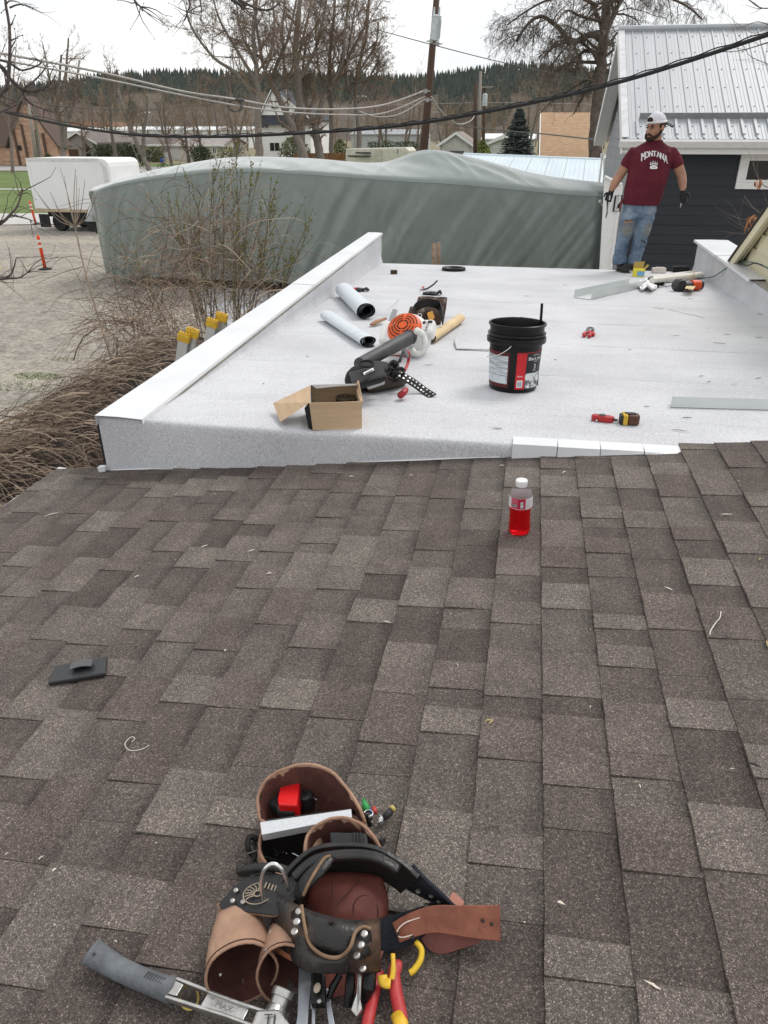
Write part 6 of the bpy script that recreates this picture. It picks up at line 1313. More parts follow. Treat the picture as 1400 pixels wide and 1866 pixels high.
m_ = MB(); m_.prism(fl_pts([(764, 585, .10), (781, 593, .09), (779, 608, .01), (768, 606, .01)]), (0, .01, .004)); build('strap', m_, BLKL, tb2, bevel=.003)
# sheet scrap, lid ring, gloves, snips ---------------------------------
m_ = MB(); pts = [onF(x, y, .004) for (x, y) in ((828, 619), (831, 637), (890, 640), (900, 612), (850, 606), (838, 607))]; m_.prism(pts, (0, 0, .005)); one('membrane_scrap', m_, MEMB, 'cut piece of white membrane left of the black pail', 'sheet')
m_ = MB(); m_.tube([onF(828, 622, .012), onF(832, 636, .010), onF(893, 637.5, .01)], .0045, 5); one('metal_strip', m_, M('dull_blade', (.30, .30, .31), .5, .4), 'bent dull metal strip at the edge of the membrane scrap', 'strip')
m_ = MB(FM(827, 490, 0, .02)); m_.lathe([(.128, -.015), (.150, -.015), (.155, 0), (.150, .018), (.142, .022), (.134, .018), (.130, .0)], 40); r_ = one('lid_ring', m_, BLACKP, 'black plastic lid ring lying on the far part of the roof', 'ring', smooth=True)
def glove(name, label, M4, cuff, palm, s=1.0, fold=0):
    t = thing(name, label, 'glove', M4.translation)
    m_ = MB(M4); secs = []
    for (x, w_, h_) in ((-.09, .045, .012), (-.05, .048, .016), (-.01, .05, .018)): secs.append(((x * s, 0, h_ * s), (0, 1, 0), (0, 0, 1), w_ * s, h_ * s))
    m_.loft(secs, 12); build('cuff', m_, cuff, t, smooth=True)
    m_ = MB(M4); m_.loft([((-.015 * s, 0, .017 * s), (0, 1, 0), (0, 0, 1), .048 * s, .0185 * s), ((.03 * s, 0, .017 * s), (0, 1, 0), (0, 0, 1), .05 * s, .018 * s), ((.07 * s, 0, .015 * s), (0, 1, 0), (0, 0, 1), .045 * s, .014 * s)], 12)
    for i, (y, L, an) in enumerate(((-.033, .065, -.15), (-.011, .08, -.02), (.011, .075, .1), (.033, .058, .25))):
        p0 = Vector((.062, y, .014)) * s; d = Vector((math.cos(an), math.sin(an), 0)); m_.tube([p0, p0 + d * L * .5 * s + Vector((0, 0, .012 * s + fold * .012)), p0 + d * L * s * (1 - fold * .4) + Vector((0, 0, -.004 * s))], [.0115 * s, .011 * s, .008 * s], 8)
    m_.tube([Vector((.0, -.045, .014)) * s, Vector((.035, -.075, .014)) * s, Vector((.06, -.078, .012)) * s], [.013 * s, .012 * s, .009 * s], 8)
    build('palm', m_, palm, t, smooth=True); return t
REDK = M('red_knit', (.42, .03, .03), .85, var=.15, scale=60); BLKR = M('black_rubber_coat', (.02, .02, .022), .6, var=.2, scale=40, bump=.3)
glove('work_glove', 'red and black work glove lying near the left parapet', FM(652, 530, .0), REDK, BLKR, .95, .3)
glove('work_glove', 'black work glove lying in front of the snips on the far roof', FM(786, 537, .15), BLKR, BLKR, .95, 1)
def snips(name, label, M4, grip, s=1.0, open_=.3, lift=0):
    t = thing(name, label, 'snips', M4.translation)
    for sg in (-1, 1):
        m_ = MB(M4); m_.tube(spline([(0, 0, .012), (-.04 * s, sg * .02 * s, .014), (-.09 * s, sg * (.03 + open_ * .05) * s, .014 + (lift if sg > 0 else 0)), (-.14 * s, sg * (.028 + open_ * .08) * s, .012 + (lift * 2 if sg > 0 else 0))], 4), [.006 * s] + [.009 * s] * 11 + [.007 * s], 8); build('handle', m_, grip if sg < 0 or not lift else BLKR, t, smooth=True)
        m_ = MB(M4); m_.prism([(-.015 * s, sg * .002, .008), (.015 * s, sg * .014 * s, .008), (.075 * s, sg * .004 * s, .008), (.075 * s, sg * .001, .008), (.0, -sg * .004, .008)], (0, 0, .007)); build('blade', m_, M('dark_tool_steel', (.16, .16, .165), .35, .8), t, bevel=.001)
    m_ = MB(M4); m_.lathe([(.009 * s, .005), (.009 * s, .018)], 12); build('pivot', m_, STEEL, t)
a_, _ = fang((785, 525), (757, 531)); snips('tin_snips', 'open tin snips with red and black grips on the far roof', FM(772, 529, a_), REDG, 1.0, .7, .04)
pl = thing('pliers', 'small red-handled pliers on the roof right of the black pail', 'pliers', onF(1072, 606, 0))
for pts in ([(1073, 605, .02), (1068, 607, .024), (1064, 609, .022), (1066, 612.5, .016)], [(1073, 605, .02), (1076, 607, .024), (1076, 610, .022), (1073, 613.5, .016)], [(1074, 604, .02), (1079, 606, .024), (1082, 608.5, .02), (1080, 611, .014)]):
    m_ = MB(); m_.tube(spline([onF(*q_) for q_ in pts], 4), [.010] * 4 + [.013] * 8 + [.009], 8); build('handle', m_, REDG, pl, smooth=True)
m_ = MB(); m_.tube(spline([onF(1073, 605, .02), onF(1071, 601, .022), onF(1074, 597, .02), onF(1080, 598, .016), onF(1081, 601, .016)], 4), [.010] + [.013] * 14 + [.011, .008], 8, flat=.6); build('jaw', m_, M('dark_tool_steel', (.16, .16, .165), .35, .8), pl, smooth=True)
# flashings -------------------------------------------------------------
uc = thing('channel_flashing', 'long pale metal channel flashing lying toward the worker', 'flashing', onF(1110, 535, 0))
a0, a1, b0, b1 = onF(1046, 542, .004), onF(1077, 546, .004), onF(1146, 520, .004), onF(1177, 523, .004)
for nm, pts, e in (('base_web', [a0, a1, b1, b0], (0, 0, .0015)), ('side_flange', [a0, b0, b0 + Vector((0, 0, .075)), a0 + Vector((0, 0, .075))], (0, .0015, 0)), ('side_flange', [a1, b1, b1 + Vector((0, 0, .075)), a1 + Vector((0, 0, .075))], (0, .0015, 0))):
    m_ = MB(); m_.prism(pts, e); build(nm, m_, GALV, uc)
lf_ = thing('angle_flashing', 'pale metal angle flashing lying at the right near edge of the roof', 'flashing', onF(1300, 740, 0))
a0, a1 = onF(1222, 742, .004), onF(1440, 748, .004); up_v = Vector((0, .01, .055))
m_ = MB(); m_.prism([a0, a1, a1 + up_v, a0 + up_v + Vector((-.0, 0, 0))], (0, .0015, .0)); build('upright_flange', m_, GALV, lf_)
m_ = MB(); d_ = Vector((0, .06, 0)); m_.prism([a0 + d_ * .04, a1 + d_ * .04, a1 + d_, a0 + d_], (0, 0, .0015)); build('flat_flange', m_, GALV, lf_)
m_ = MB(); m_.prism([a0 + Vector((-.012, .0, .0)), a0, a0 + Vector((0, .01, .015))], (0, .002, 0)); build('bent_tab', m_, GALV, lf_)
# red chalk reel and tape measure ----------------------------------------
a_, _ = fang((1085, 766), (1125, 771)); cr = thing('chalk_reel', 'red chalk line reel lying at the roof edge left of the tape measure', 'chalk reel', onF(1102, 768, 0))
Mc = FM(1100, 768, a_, .003); m_ = MB(Mc); m_.prism([(-.05, -.02, 0), (.02, -.024, 0), (.045, -.012, 0), (.048, .012, 0), (.02, .024, 0), (-.05, .02, 0), (-.062, 0, 0)], (0, 0, .03)); build('case', m_, M('red_case', (.36, .022, .022), .4, var=.1, scale=30), cr, bevel=.006, seg=3)
m_ = MB(Mc); m_.lathe([(.004, .03), (.016, .03), (.016, .034), (.004, .035)], 14, (-.01, 0, 0)); m_.tube([(.048, 0, .015), (.066, 0, .014)], [.009, .006], 8); build('nozzle', m_, M('dull_dark', (.06, .05, .05), .5), cr)
m_ = MB(Mc); m_.ball((-.03, -.026, .008), .006, 8, 6); build('hook', m_, STEEL, cr)
a_, _ = fang((1130, 772), (1165, 774)); tm_ = thing('tape_measure', 'brown and yellow tape measure lying at the roof edge', 'tape measure', onF(1146, 774, 0)); Mc = FM(1146, 772, a_ + .05, .003)
m_ = MB(Mc); m_.prism([(-.012, -.035, 0), (.03, -.036, 0), (.046, -.02, 0), (.046, .02, 0), (.03, .035, 0), (-.012, .034, 0)], (0, 0, .05)); build('case', m_, M('brown_case', (.085, .032, .018), .5, var=.2, scale=30), tm_, bevel=.009, seg=3)
m_ = MB(Mc); m_.prism([(-.034, -.033, 0), (-.0125, -.036, 0), (-.0125, .034, 0), (-.034, .032, 0)], (0, 0, .0515)); build('yellow_band', m_, YEL, tm_, bevel=.005)
m_ = MB(Mc); m_.prism([(-.046, -.024, 0), (-.0345, -.03, 0), (-.0345, .03, 0), (-.046, .024, 0)], (0, 0, .045)); m_.box((.0, .0, .0525), (.05, .03, .004)); build('bumper', m_, BLKR, tm_, bevel=.004)
# clutter at the worker's feet ---------------------------------------------
m_ = MB(); nb = onF(1160, 504, .004)
bx_ = thing('fastener_box', 'open yellow and blue fastener box at the worker feet', 'box', nb); m_ = MB(FM(1163, 504, .1)); m_.box((0, 0, .045), (.12, .11, .09)); build('carton', m_, M('box_yellow', (.70, .60, .05), .6), bx_, bevel=.002)
m_ = MB(FM(1163, 504, .1)); m_.box((.012, -.0565, .04), (.085, .002, .055)); build('blue_label', m_, M('label_blue', (.16, .36, .58), .5), bx_); m_ = MB(FM(1163, 504, .1)); m_.prism([(-.06, .056, .09), (.06, .056, .09), (.075, .075, .17), (-.05, .075, .165)], (0, .002, 0)); m_.prism([(.061, -.05, .09), (.061, .05, .09), (.10, .05, .14), (.10, -.05, .14)], (.002, 0, 0)); build('lid_flap', m_, M('box_olive_inside', (.36, .27, .07), .7), bx_)
tb3 = thing('sealant_tubes', 'bundle of long white tubes tied together near right parapet', 'tubes', onF(1230, 508, 0))
for k, (dx, h) in enumerate(((0, .03), (7, .03), (3, .085))):
    a, b = onF(1188, 514 - dx, h), onF(1278, 503 - dx, h); m_ = MB(); m_.tube([a, b], .032, 14); build('tube', m_, M('tube_white', (.68, .66, .60), .6, var=.06, scale=5), tb3, auto=40)
a, b = onF(1188, 511, .05), onF(1186, 511, .05); m_ = MB(); m_.tube([onF(1185.5, 511.5, .05), onF(1188, 511.2, .05)], .045, 14); build('tube_cap', m_, M('brown_grey_cap', (.12, .10, .09), .6), tb3)
m_ = MB(); c = onF(1270, 504, .06); m_.tube([onF(1266, 506 - dy, h) for dy, h in ((0, .005), (3, .12), (9, .125), (12, .005))], .006, 5); build('tie', m_, CARD, tb3)
rg = MB(); q = random.Random(44)
P_ = [[onF(1166 + 32 * i / 11, 527 - 18 * j / 8 + 3 * math.sin(i), .01 + .075 * abs(noise.noise((i * .55, j * .6, 2))) + .05 * math.sin(math.pi * i / 11) * math.sin(math.pi * j / 8)) for j in range(9)] for i in range(12)]; rg.grid(P_); one('white_rag', rg, M('white_cloth', (.74, .74, .74), .85), 'crumpled white rag at the end of the tubes', 'rag', smooth=True, sub=1)
for i, (x, y, w_, d_, h_, rz, mat, lb) in enumerate(((1200, 497, .16, .1, .06, .1, M('box_white_orange', (.62, .55, .50), .6), 'small pale carton behind the white tubes'), (1240, 496, .20, .09, .07, -.1, BLACKP, 'flat black case behind the white tubes near parapet'), (1195, 524, .055, .045, .05, .4, BLKL, 'little black block in front of the rag'), (1205, 520, .05, .04, .04, .2, BLKL, 'little black block touching the tubes'))):
    m_ = MB(FM(x, y, rz)); m_.box((0, 0, h_ / 2), (w_, d_, h_)); m_.box((w_ * .1, 0, h_ + .004), (w_ * .7, d_ * .6, .008)); one('small_case', m_, mat, lb, 'case', bevel=.004)
m_ = MB(); m_.bx(0, 0.001, 0, .001, 0, .001); 
for k, (x0, y0, x1, y1) in enumerate(((1253, 526, 1263, 510), (1259, 527, 1270, 512))):
    m_ = MB(); a, b = onF(x0, y0, .07), onF(x1, y1, .03); m_.band([a, b], .05, .006, wdir=(1, 0, 0)); one('wood_shim', m_, M('pale_wood', (.62, .50, .28), .7, var=.1, scale=10), ['left pale wooden shim leaning on the nail gun', 'right pale wooden shim leaning on the nail gun'][k], 'shim')
# nail gun
ng = thing('nail_gun', 'black and orange pneumatic nail gun lying near right parapet', 'nail gun', onF(1250, 530, 0)); a_, _ = fang((1232, 532), (1280, 530)); Mg = FM(1252, 530, a_)
DKG = M('dark_gun_metal', (.035, .035, .038), .45, .2, var=.2, scale=20)
m_ = MB(Mg @ Matrix.Translation((-.11, 0, .06)) @ Matrix.Rotation(math.pi / 2, 4, 'X')); m_.lathe([(.02, -.06), (.055, -.06), (.062, -.05), (.062, .03), (.056, .05), (.03, .055)], 20); build('magazine', m_, DKG, ng, auto=40)
m_ = MB(Mg); m_.tube([(-.07, .0, .05), (.04, .0, .055)], [.045, .042], 14); m_.box((-.03, -.05, .04), (.10, .04, .05)); build('body', m_, DKG, ng, bevel=.004)
m_ = MB(Mg @ Matrix.Translation((.04, 0, .055)) @ Matrix.Rotation(math.pi / 2, 4, 'Y')); m_.lathe([(.03, 0), (.054, .004), (.056, .05), (.054, .10), (.03, .105)], 20); build('orange_cylinder', m_, M('orange_red_plastic', (.60, .075, .02), .45), ng, auto=40)
m_ = MB(Mg @ Matrix.Translation((.14, 0, .055)) @ Matrix.Rotation(math.pi / 2, 4, 'Y')); m_.lathe([(.03, 0), (.05, .004), (.052, .03), (.035, .04), (.0, .041)], 20); build('cap', m_, DKG, ng, auto=40)
m_ = MB(Mg); m_.tube([(-.09, .02, .11), (0.0, .06, .075), (.05, .10, .05)], [.018, .022, .02], 10); build('handle', m_, BLKR, ng, smooth=True)
m_ = MB(Mg @ Matrix.Translation((-.015, -.075, .03))); m_.tube([(.016 * math.cos(a * .7), 0, .016 * math.sin(a * .7)) for a in range(9)], .006, 6, closed=True); m_.tube([(0, 0, 0), (.0, -.03, -.012)], .008, 8); build('air_fitting', m_, STEEL, ng)
h_ = MB(); hp = spline([onF(1222, 515, .06), onF(1214, 513, .02), onF(1250, 508, .012), onF(1275, 507, .02), onF(1300, 504, .10), W(1322, 490, 8.0), W(1345, 478, 7.9), W(1380, 480, 7.0), W(1420, 500, 6.2)], 7); h_.tube(hp, .0065, 8); one('air_hose', h_, M('green_hose', (.05, .14, .12), .45), 'thin green air hose looping up over the right parapet', 'hose', smooth=True)
h_ = MB(); hp = spline([W(1345, 480, 7.75), W(1362, 484, 7.2), W(1380, 480, 6.9), W(1420, 500, 6.4)], 7); h_.tube(hp, .007, 8); one('power_cable', h_, BLK, 'short black cord hanging across the cream gable', 'cord', smooth=True)
# ladder leaning against the left parapet -------------------------------------
ALU = M('ladder_aluminium', (.55, .56, .57), .38, .7, var=.06, scale=12); lad = thing('extension_ladder', 'aluminium extension ladder with yellow end caps leaning outside left parapet', 'ladder', (-3.1, 4.6, 0))
lx = -2.30; cap_y = [(336, 614, 0), (351, 606, 1), (387, 588, 0), (404, 577, 1)]
tops = [onX(x, y, -2.28 - (.05 if sct == 0 else .0)) for (x, y, sct) in cap_y]
for (tp0, (x, y, sct)) in zip(tops, cap_y):
    ft_ = Vector((tp0.x - .75, tp0.y, .03)); d = (tp0 - ft_).normalized(); sy = Vector((0, 1, 0)); sxv = d.cross(sy).normalized()
    m_ = MB(); 
    m_.band([ft_, tp0], .028, .075, wdir=(0, 1, 0)); build('rail', m_, ALU, lad, bevel=.003)
    m_ = MB(); m_.band([tp0 - d * .035, tp0 + d * .012, tp0 + d * .022], [.040, .040, .030], .088, wdir=(0, 1, 0))
    for k in range(4): m_.band([tp0 + d * .02 + sxv * (-.033 + k * .022), tp0 + d * .032 + sxv * (-.033 + k * .022)], .036, .012, wdir=(0, 1, 0))
    build('end_cap', m_, YEL, lad, bevel=.003)
for s_, (i, j) in enumerate(((0, 2), (1, 3))):
    a, b = tops[i], tops[j]
    for k in range(9):
        dn_ = (Vector((a.x - .75, a.y, .03)) - a); dn2 = (Vector((b.x - .75, b.y, .03)) - b); f = (.22 + .3 * k) / dn_.length
        m_ = MB(); m_.tube([a + dn_ * f, b + dn2 * f], .017, 8); build('rung', m_, ALU, lad)
# scraps, twigs and bits ----------------------------------------------------
dm = [MB(), MB(), MB(), MB()]; q = random.Random(61)
for (x, y, l_, an, k) in ((1250, 572, .38, -.9, 3), (912, 697, .02, 0, 1), (906, 781, .05, .2, 1), (1238, 785, .075, -.2, 3), (1252, 762, .05, .1, 1), (1178, 741, .03, 0, 1), (1360, 808, .03, .2, 1), (1385, 573, .05, 0, 1), (1232, 612, .05, -.2, 3), (1310, 626, .09, 0, 1), (1325, 610, .05, 0, 1), (1383, 615, .06, 0, 1), (1382, 690, .05, .5, 1), (1278, 686, .03, .2, 1), (1222, 612, .05, -.4, 2), (1012, 656, .02, 0, 1), (782, 666, .06, .1, 3), (685, 672, .03, .9, 1), (1148, 638, .02, 0, 1), (1300, 513, .06, .1, 1), (1258, 545, .05, 0, 3), (1340, 700, .04, .4, 2), (1200, 562, .10, -.1, 3), (620, 735, .02, .3, 1), (480, 700, .015, 1, 1), (1292, 697, .025, .2, 1), (560, 650, .02, 0, 1), (1180, 600, .08, .1, 2), (960, 540, .06, .1, 3), (1030, 520, .05, 0, 3)):
    c = onF(x, y, .006); d = Vector((math.cos(an), math.sin(an), 0)); pts = [c + d * (l_ * (i / 4 - .5)) + Vector((q.gauss(0, l_ * .02), q.gauss(0, l_ * .03), .002 + abs(q.gauss(0, .002)))) for i in range(5)]; dm[k].tube(pts, [.0014, .0026, .003, .0026, .0012] if l_ < .2 else .0022, 5, flat=.6)
for k in (1, 2, 3): one('roof_scraps', dm[k], debris_mat(k), ['', 'black scraps scattered over the white roof', 'pale straw bits scattered over the white roof', 'brown twig bits scattered over the white roof'][k], 'debris', kind='stuff')
# ================================================================ the worker
PY = 10.33
def Q(x, y, dy=0): return onY(x, y, PY + dy)
PX = (Q(1200, 300) - Q(1190, 300)).length / 10           # metres per photo pixel at the worker
SKIN = M('skin', (.34, .175, .11), .5, var=.10, scale=10, spec=.4); SHIRT = M('maroon_cotton', (.098, .014, .024), .88, var=.16, scale=5, spec=.2)
DENIM = M('denim', (.070, .110, .175), .9, col2=(.20, .26, .33), scale=4.5, bump=.2, bscale=60, c2pos=(.34, .68), detail=8); CAPW = M('cap_white', (.62, .61, .66), .8, var=.06, scale=30); HAIR = M('dark_hair', (.028, .016, .011), .85, var=.3, scale=40, bump=.5, bscale=150)
def folds(mat, specs):
    n_ = mat.node_tree; L_ = n_.links.new; t_ = n_.nodes.new('ShaderNodeTexCoord'); h_ = None
    for (sc_, rot, st, di, stg) in specs:
        m1 = n_.nodes.new('ShaderNodeMapping'); m1.inputs['Rotation'].default_value = (0, rot, 0); m1.inputs['Scale'].default_value = st; L_(t_.outputs['Object'], m1.inputs[0])
        n1 = n_.nodes.new('ShaderNodeTexNoise'); n1.inputs['Scale'].default_value = sc_; n1.inputs['Detail'].default_value = 3; n1.inputs['Distortion'].default_value = .5; L_(m1.outputs[0], n1.inputs[0])
        b1 = n_.nodes.new('ShaderNodeBump'); b1.inputs['Strength'].default_value = stg; b1.inputs['Distance'].default_value = di; L_(n1.outputs[0], b1.inputs['Height'])
        if h_ is not None: L_(h_, b1.inputs['Normal'])
        h_ = b1.outputs[0]
    L_(h_, n_.nodes['Principled BSDF'].inputs['Normal'])
folds(SHIRT, ((5, .6, (2.6, 1, .7), .05, .7), (7, -.7, (2.2, 1, .7), .035, .6), (90, 0, (1, 1, 1), .002, .3)))
folds(DENIM, ((9, .25, (.7, 1, 2.4), .04, .8), (16, -.3, (.8, 1, 2.0), .02, .7), (140, 0, (1, 1, 1), .002, .4)))
foot = Q(1140, 492); foot.z = fz(PY)
pers = thing('person', 'bearded man in maroon MONTANA shirt, torn jeans and backward white cap on roof', 'person', (foot.x, PY, fz(PY)))
ux, uy, uz = Vector((1, 0, 0)), Vector((0, 1, 0)), Vector((0, 0, 1))
def rem(o, vox, sm=8):
    r_ = o.modifiers.new('remesh', 'REMESH'); r_.mode = 'VOXEL'; r_.voxel_size = vox; r_.use_smooth_shade = True
    s_ = o.modifiers.new('smooth', 'SMOOTH'); s_.iterations = sm; s_.factor = .5; return o
def limb(mb, pts, n=14, ry=1.0):
    """pts: (px,py,dy,halfwidth px)"""
    C_ = [Q(x, y, dy) for x, y, dy, _ in pts]; R_ = [w_ * PX for *_, w_ in pts]; secs = []
    for i, c in enumerate(C_):
        t = (C_[min(i + 1, len(C_) - 1)] - C_[max(i - 1, 0)]).normalized(); a = (ux - t * ux.dot(t)).normalized(); b = t.cross(a); secs.append((c, a, b, R_[i], R_[i] * ry))
    mb.loft(secs, n)
# body: torso, neck, arms, legs and head as one skin
body = MB()
body.loft([(Q(1166, 380), ux, uy, 26 * PX, .12), (Q(1171, 355), ux, uy, 28 * PX, .135), (Q(1180, 325), ux, uy, 32 * PX, .145), (Q(1186, 295), ux, uy, 33 * PX, .135), (Q(1189, 275), ux, uy, 32 * PX, .11), (Q(1191, 264), ux, uy, 22 * PX, .08), (Q(1193, 258), ux, uy, 12 * PX, .065), (Q(1195, 246), ux, uy, 11.5 * PX, .07)], 18)
limb(body, [(1160, 280, 0, 7), (1149, 289, .01, 8.8), (1140, 303, .02, 9.6), (1131, 318, .02, 8.8), (1126, 325, .01, 8.4), (1120, 335, -.02, 8.1), (1115, 345, -.04, 5.9), (1113, 349, -.045, 5)])
limb(body, [(1220, 280, 0, 7), (1229, 289, .01, 8.8), (1236, 303, .01, 9.6), (1241, 316, .02, 8.8), (1243, 323, .01, 8.4), (1244, 333, -.02, 7.9), (1245, 344, -.05, 5.7), (1245, 348, -.055, 5)])
limb(body, [(1152, 375, 0, 14), (1148, 395, 0, 14), (1142, 424, -.02, 10), (1134, 452, 0, 9), (1130, 482, 0, 6)]); limb(body, [(1181, 375, 0, 14), (1178, 395, 0, 14), (1170, 424, -.02, 10), (1163, 452, 0, 9), (1157, 482, 0, 6)])
# head in its own frame: looks to image left, slightly down
hc = Q(1195, 233.5, -.01); hf = Vector((-.72, -.67, -.12)).normalized(); hs = hf.cross(uz).normalized(); hu = hs.cross(hf)   # hs: the man's left... image right-ish
HM = Matrix.Translation(hc) @ Matrix((hs, hf, hu)).transposed().to_4x4(); HS = 1.16
def hv(x, y, z): return Vector((x, y, z)) * HS
body.M = HM
body.ball(hv(0, -.012, .035), tuple(v * HS for v in (.078, .098, .098)), 20, 14); body.ball(hv(0, .025, -.045), tuple(v * HS for v in (.068, .072, .085)), 18, 12); body.ball(hv(0, .05, -.085), tuple(v * HS for v in (.042, .042, .035)), 12, 8)
body.loft([(hv(0, .088, .02), (1, 0, 0), (0, 1, 0), .010 * HS, .010 * HS), (hv(0, .100, -.005), (1, 0, 0), (0, 1, 0), .014 * HS, .014 * HS), (hv(0, .104, -.026), (1, 0, 0), (0, 1, 0), .021 * HS, .017 * HS), (hv(0, .094, -.037), (1, 0, 0), (0, 1, 0), .018 * HS, .012 * HS)], 10)
body.ball(hv(0, .082, .035), tuple(v * HS for v in (.05, .018, .012)), 12, 6)
for s_ in (-1, 1): body.ball(hv(.078 * s_, -.015, .0), tuple(v * HS for v in (.012, .022, .034)), 10, 8); body.ball(hv(.04 * s_, .062, -.02), tuple(v * HS for v in (.026, .022, .022)), 10, 8)
body.ball(hv(0, .088, -.056), tuple(v * HS for v in (.026, .014, .008)), 10, 6); body.ball(hv(0, .086, -.068), tuple(v * HS for v in (.024, .014, .008)), 10, 6)
body.M = None
rem(build('body', body, SKIN, pers, smooth=True), .0065, 4)
HD = lambda: MB(HM)
m_ = HD(); 
for s_ in (-1, 1): m_.ball(hv(.033 * s_, .0845, .012), tuple(v * HS for v in (.015, .008, .0075)), 12, 8)
build('eye', m_, M('eye_white_dim', (.30, .26, .24), .3), pers, smooth=True)
m_ = HD()
for s_ in (-1, 1): m_.ball(hv(.033 * s_, .0915, .012), tuple(v * HS for v in (.006, .003, .006)), 10, 6)
build('iris', m_, M('iris_dark', (.02, .012, .008), .25), pers, smooth=True)
m_ = HD()
for s_ in (-1, 1): m_.tube([hv(.012 * s_, .101, .030), hv(.034 * s_, .099, .037), hv(.055 * s_, .085, .031)], [.0045, .0055, .003], 6); m_.tube([hv(.018 * s_, .094, .019), hv(.034 * s_, .096, .022), hv(.050 * s_, .086, .016)], .003, 5)
build('eyebrow', m_, HAIR, pers, smooth=True)
m_ = HD(); m_.ball(hv(0, .096, -.066), tuple(v * HS for v in (.020, .010, .0065)), 12, 6); m_.ball(hv(0, .097, -.057), tuple(v * HS for v in (.022, .009, .005)), 12, 6); build('mouth', m_, M('lips', (.30, .11, .085), .5), pers, smooth=True)
m_ = HD()    # beard: jaw wrap, moustache
def jaw(a, z, k): return hv(math.sin(a) * .074 * k, .018 + math.cos(a) * .075 * k, z)
P_ = []
for i in range(19):
    a = -1.75 + 3.5 * i / 18; f = math.cos(a * .85); top = -.012 - .066 * max(0, f) ** 1.0; row = []
    for k in range(7): z = top + (-.112 + .03 * abs(a) - top) * k / 6; bulge = .985 + .04 * math.sin(math.pi * k / 6) - .22 * (k / 6) ** 3; row.append(jaw(a, z, bulge * (1.0 + .07 * max(0, f))))
    P_.append(row)
m_.grid(P_); bo = build('beard', m_, HAIR, pers, smooth=True); s_m = bo.modifiers.new('solid', 'SOLIDIFY'); s_m.thickness = .016; s_m.offset = -.8
m_ = HD(); m_.tube([hv(-.036, .082, -.062), hv(-.018, .102, -.047), hv(0, .107, -.044), hv(.018, .102, -.047), hv(.036, .082, -.062)], [.006, .008, .007, .008, .006], 8); m_.tube([hv(-.038, .082, -.060), hv(-.037, .088, -.085)], .008, 6); m_.tube([hv(.038, .082, -.060), hv(.037, .088, -.085)], .008, 6); build('moustache', m_, HAIR, pers, smooth=True)
m_ = HD(); m_.ball(hv(0, -.02, .03), tuple(v * HS for v in (.084, .092, .075)), 18, 12); build('hair', m_, HAIR, pers, smooth=True)
# cap worn backward
m_ = HD(); P_ = []
for i in range(25):
    a = 2 * math.pi * i / 24; row = []
    for k in range(9):
        t = k / 8 * 1.52; r_ = math.cos(t); row.append(hv(.086 * r_ * math.sin(a), -.012 + .104 * r_ * math.cos(a), .052 + .006 * math.cos(a) + .098 * math.sin(t)))
    P_.append(row)
m_.grid(P_); co = build('cap', m_, CAPW, pers, smooth=True); s_m = co.modifiers.new('solid', 'SOLIDIFY'); s_m.thickness = .004
m_ = HD(); m_.tube([hv(.087 * math.sin(a), -.012 + .105 * math.cos(a), .056 + .006 * math.cos(a)) for a in [6.2832 * i / 24 for i in range(24)]], .009, 8, closed=True, flat=1.4); build('cap_band', m_, M('cap_bright', (.75, .74, .74), .8), co, smooth=True)
m_ = HD(); P_ = []                                       # arched opening over the strap, hair showing
m_.ball(hv(0, .088, .086), tuple(v * HS for v in (.040, .020, .022)), 14, 8); build('cap_opening', m_, HAIR, co, smooth=True)
m_ = HD(); m_.tube([hv(-.045, .090, .066), hv(-.040, .088, .09), hv(-.022, .082, .108), hv(0, .08, .113), hv(.022, .082, .108), hv(.040, .088, .09), hv(.045, .090, .066)], .006, 6); build('opening_trim', m_, M('cap_bright', (.75, .74, .74), .8), co, smooth=True)
m_ = HD(); P_ = []
for i in range(13):
    a = -1.25 + 2.5 * i / 12; row = []
    for k in range(5): rr_ = .112 + .075 * k / 4; row.append(hv(rr_ * .86 * math.sin(a), -.012 - rr_ * math.cos(a) * (1 if k else .98), .050 - .035 * k / 4 - .02 * abs(math.sin(a)) ** 2))
    P_.append(row)
m_.grid(P_); vo = build('cap_brim', m_, M('cap_black', (.015, .015, .017), .7), co, smooth=True); s_m = vo.modifiers.new('solid', 'SOLIDIFY'); s_m.thickness = .005
# T-shirt
sh_ = MB()
sh_.loft([(Q(1168, 373, .0), ux, uy, 34.5 * PX, .175), (Q(1170, 364, .0), ux, uy, 36.2 * PX, .190), (Q(1173, 350), ux, uy, 37.4 * PX, .198), (Q(1178, 330, -.01), ux, uy, 38 * PX, .202), (Q(1184, 305), ux, uy, 38.5 * PX, .190), (Q(1187, 288), ux, uy, 40.5 * PX, .176), (Q(1189, 277), ux, uy, 39.5 * PX, .152), (Q(1190, 267), ux, uy, 30 * PX, .105), (Q(1192, 260.5), ux, uy, 18 * PX, .088), (Q(1193.5, 256), ux, uy, 13.8 * PX, .080)], 24)
limb(sh_, [(1168, 277, 0, 10), (1156, 279, .0, 12), (1148, 290, .01, 12.6), (1140, 304, .02, 12.4)]); limb(sh_, [(1212, 277, 0, 10), (1223, 279, .0, 12), (1230, 290, .01, 12.6), (1236, 303, .01, 12.4)])
so_ = build('t_shirt', sh_, SHIRT, pers, smooth=True); rem(so_, .009, 7)
tx = bpy.data.textures.new('cloth_folds', 'CLOUDS'); tx.noise_scale = .11; dsp = so_.modifiers.new('folds', 'DISPLACE'); dsp.texture = tx; dsp.strength = .020; dsp.mid_level = .5; dsp.texture_coords = 'LOCAL'
